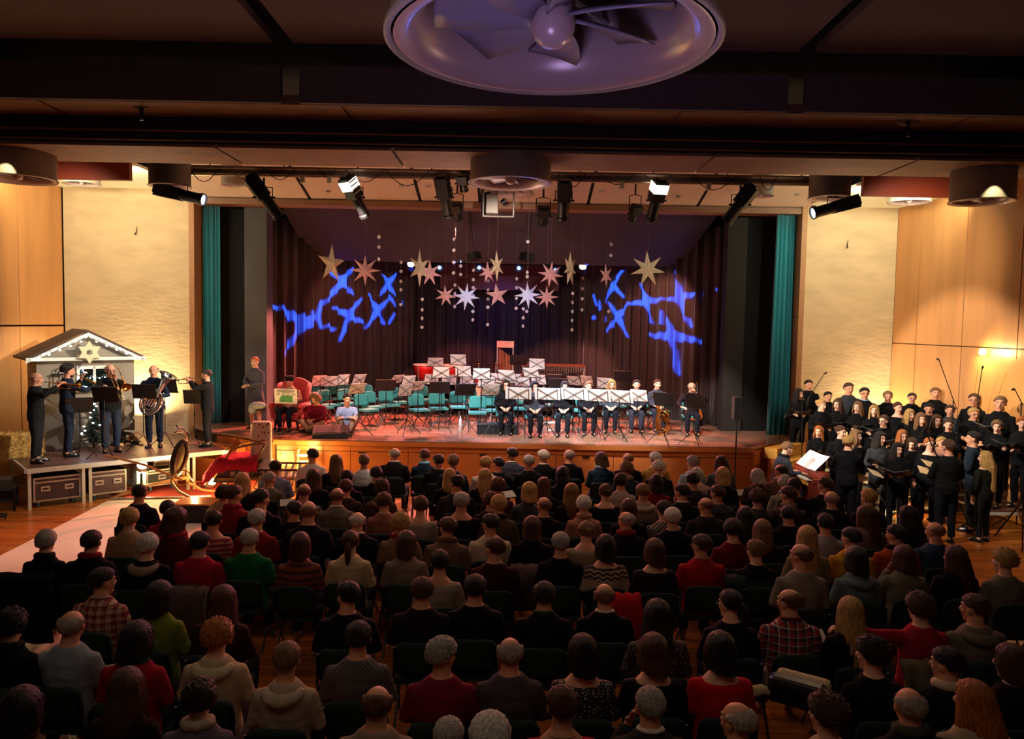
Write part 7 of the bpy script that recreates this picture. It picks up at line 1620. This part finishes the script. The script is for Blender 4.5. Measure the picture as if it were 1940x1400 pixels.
for x, y, a, t_ in ((1765, 880, .2, 'upper'), (1758, 893, -.1, 'lower')):
    p = at_y(x, y, 13.6); o = MB().box((0, 0, 0), (.34, .22, .004)).build('loose_sheet', mat('cream_paper', 'd8b888', .8)); o.location = p; o.rotation_euler = (.45, .25, a); tag(o, '%s cream sheet of music in front of the man seen from behind' % t_, 'sheet')
# long skirt for the plait girl, plait handled by hair; music stand of the conductor
p = at_z(1642, 905, 1.0)
# piano with open score, pianist
dp = Vector((5.15, 13.55, 0)); 
pc = at_y(1530, 905, 13.9); pn = empty('digital_piano', 'reddish brown digital piano with open score on its rest', 'piano', (5.95, 15.15, 0), -1.5)
PW = mat('piano_wood', '6a2a1c', .25, 0, .15, 5, coat=.4)
MB().box((0, 0, .74), (1.3, .30, .10)).build('case', PW, pn, bevel=.01); MB().box((0, .13, .84), (1.3, .10, .14)).build('rear_panel', PW, pn, bevel=.008)
MB().box((0, -.2, .77), (1.22, .14, .02)).build('key_slip', mat('key_white', 'e4dccc', .3), pn)
for k in range(26):
    MB().box((-.585 + k * .0468, -.2, .785), (.044, .14, .012)).build('white_key', mat('key_white', 'e4dccc', .3), pn)
    if k % 7 not in (2, 6): MB().box((-.562 + k * .0468, -.165, .797), (.022, .08, .014)).build('black_key', BLK, pn)
for sx in (-1, 1): MB().box((sx * .62, -.05, .37), (.04, .34, .70)).build('side_leg', PW, pn)
MB().box((0, .12, .35), (1.2, .02, .3)).build('modesty_board', PW, pn); MB().box((0, .16, .95), (.7, .02, .16)).build('music_rest', PW, pn)
pnm = Matrix.Translation((5.95, 15.15, 0)) @ Matrix.Rotation(-1.5, 4, 'Z')
sc_ = empty('piano_score', 'large bright open score standing on the digital piano', 'score', pnm @ Vector((.02, .16, 1.03))); sc_.rotation_euler = (-.8, 0, -1.5)
for s_ in (-1, 1): MB().add([(0, 0, -.2), (s_ * .42, -.04, -.2), (s_ * .42, -.04, .2), (0, 0, .2)], [(0, 1, 2, 3)]).build('page', mat('score_paper', 'e8e4dc', .8), sc_)
MB().box((0, .012, 0), (.05, .01, .37)).build('spine', mat('spine_tan', 'c8a070', .8), sc_)
ploc = pnm @ Vector((0, -.52, 0))
person('keys', ploc, -1.42, 1.06, .95, 'short', 'ltbrown', '3a3c48', '17181c', 'pianist in a slate grey shirt bending over the digital piano', None, [('scarf', '1c1c22')], SKINP, True)
bq = empty('piano_stool', 'black padded piano stool under the pianist', 'stool', ploc, -1.42); MB().box((0, 0, .46), (.6, .34, .07)).build('seat', mat('stool_pad', '101012', .5), bq, bevel=.02)
for sx in (-1, 1):
    for sy in (-1, 1): MB().tube([(sx * .24, sy * .12, .43), (sx * .26, sy * .14, 0)], .015, 6).build('leg', BLK, bq)
# microphone stands
def mic(base, joint, tip, label, fold=True, name='microphone_stand'):
    base, joint, tip = Vector(base), Vector(joint), Vector(tip); r = empty(name, label, 'microphone stand', base)
    J = joint - base; T = tip - base
    MB().tube([(0, 0, .1), J], .012, 6).build('pole', BLK, r); MB().tube([J + (J - T) * .25, T], .009, 6).build('boom', BLK, r)
    dr_ = (T - J).normalized(); MB().tube([T - dr_ * .02, T + dr_ * .06 - Vector((0, 0, .03)), T + dr_ * .12 - Vector((0, 0, .09))], [.014, .02, .02], 8).build('microphone', mat('mic_black', '202022', .3, .5), r)
    for k in range(3): a = k * 2.094 + .4; MB().tube([(0, 0, .38), (.38 * math.cos(a), .38 * math.sin(a), .012)], .010, 6).build('leg', BLK, r)
a = at_y(1530, 752, 17.9); t = at_y(1562, 708, 17.6); mic((a.x - .3, 17.9, .5), at_y(1533, 752, 17.9), t, 'tall microphone stand with boom rising over the left end of the choir')
a = at_y(1812, 770, 15.85); mic((a.x - .05, 15.85, 0), at_y(1806, 757, 15.85), at_y(1779, 682, 15.7), 'microphone boom rising over the tall fair singer before the wood wall')
mic((at_y(1850, 800, 15.2).x, 15.2, 0), at_y(1853, 748, 15.2), at_y(1861, 697, 15.0), 'upright microphone stand in front of the service door highlights')
mic((at_y(1937, 800, 14.0).x, 14.0, 0), at_y(1935, 762, 14.0), at_y(1923, 738, 13.9), 'microphone stand at the far right edge')
p = at_z(1745, 975, 0); mic((p.x, 13.35, 0), at_y(1751, 812, 13.35), at_y(1740, 832, 13.1), 'tall black tripod stand in front of the choir')
p = at_y(1518, 860, 17.0); mic((p.x, 16.9, .0), at_y(1520, 760, 16.9), at_y(1494, 779, 16.7), 'microphone stand before the leftmost singer')
p = at_y(1395, 905, 16.2); r = empty('column_speaker', 'slim black loudspeaker on a pole at the right end of the stage front', 'loudspeaker', (p.x, 16.3, 0))
z0 = at_y(1395, 795, 16.3).z; z1 = at_y(1395, 752, 16.3).z
MB().tube([(0, 0, .02), (0, 0, z0)], .018, 8).build('pole', BLK, r); MB().box((0, 0, (z0 + z1) / 2), (.2, .2, z1 - z0)).build('cabinet', mat('speaker_black', '161618', .6), r, bevel=.01); MB().lathe([(0, .0), (.25, .0), (.25, .02), (0, .03)], 24).build('base_plate', BLK, r)
# crossed tripod and cable at the right edge
p = at_z(1937, 1045, 0); q = at_z(1885, 1015, 0); r = empty('folding_stand', 'dark folding stand leaning by the riser at the right edge', 'stand', q); MB().tube([(0, 0, .01), at_y(1940, 945, 13.2) - q], .016, 6).tube([p - q, p - q + Vector((.02, .1, 1.0))], .014, 6).build('tube', BLK, r)
# ------------------------------------------------------------------ coats and bags on audience chairs
def coat(px, py, z, w_, h_, col, label, rz=0):
    p = at_z(px, py, z); n = 12; vs = []; fs = []
    for i in range(n + 1):
        for j in range(9):
            u_ = i / n * 2 - 1; t = j / 8; y = -.06 - .05 * math.sin(t * PI) + .03 * noise.noise(Vector((u_ * 3, t * 4, px))) + (.10 * (t - .8) / .2 if t > .8 else 0)
            vs.append((u_ * w_ / 2 * (1 + .12 * (1 - t)), y + .02 * math.sin(u_ * 9), (t - 1) * h_ + (.02 if t > .8 else 0)))
    for i in range(n):
        for j in range(8): a = i * 9 + j; fs.append((a, a + 9, a + 10, a + 1))
    o = MB().add(vs, fs).build('draped_coat', cloth(col), smooth=True); o.location = (p.x, p.y - .26, p.z); o.rotation_euler = (0, 0, rz); sd = o.modifiers.new('t', 'SOLIDIFY'); sd.thickness = .035; tag(o, label, 'coat', 'coats draped over chairs')
coat(368, 1100, .98, .46, .5, '4a3c34', 'brown grey coat draped over a chair behind the crimson blouse')
coat(1178, 1112, .95, .3, .55, '9c1418', 'bright red coat hanging below the nordic yoke jumper')
coat(1000, 1060, .92, .4, .5, '4c3a36', 'grey brown coat over the chair behind the cream shirt')
coat(1400, 1080, .9, .5, .4, '1c2a24', 'dark green coat over an empty chair back in the middle right')
coat(1725, 1232, .88, .42, .5, '5c5240', 'khaki coat hanging behind the raspberry red top')
coat(70, 1075, .98, .6, .7, '0e0d0e', 'long black coat draped over the chair of the leftmost grey-haired guest')
p = at_z(1510, 1312, .95); r = empty('shoulder_bag', 'black handbag with a cream flap lying beside the quilted jacket', 'bag', p, -.6)
MB().box((0, 0, 0), (.42, .16, .2)).build('body', mat('bag_black', '0c0c0e', .35, 0, .1), r, bevel=.04); MB().box((.02, .10, .05), (.40, .12, .12)).build('flap', cloth('b8a888'), r, bevel=.04)
p = at_z(1430, 1318, .9); o = MB().tube([(-.18, 0, 0), (-.06, .03, .02), (.08, .02, .03), (.2, -.02, .0)], [(.05, .03), (.06, .04), (.055, .035), (.03, .02)], 10).build('cream_shawl', cloth('a89c70'), smooth=True); o.location = p; o.rotation_euler = (0, 0, .3); tag(o, 'cream knitted shawl between the scarlet blouse and the handbag', 'shawl')
for k, (x, y, z, a, t_) in enumerate(((543, 952, .8, .3, 'white programme sheet held up behind the balding man in olive grey'), (1403, 933, .85, .2, 'pale blue programme on the lap near the right front rows'), (965, 936, .9, .6, 'thin white programme raised beside the auburn-haired woman'), (1460, 925, .8, .1, 'white programme on a lap beside the tweed jacket'), (202, 1275, .75, .5, 'folded cream programme next to the red jacket'), (1545, 1205, .8, .2, 'white programme corner right of the tartan shirt'), (430, 955, .85, .4, 'white patterned programme beside the cream blouse'))):
    p = at_z(x, y, z); o = MB().box((0, 0, 0), (.20, .14, .004)).build('programme', PAPER); o.location = p; o.rotation_euler = (.6, 0, a); tag(o, t_, 'programme')
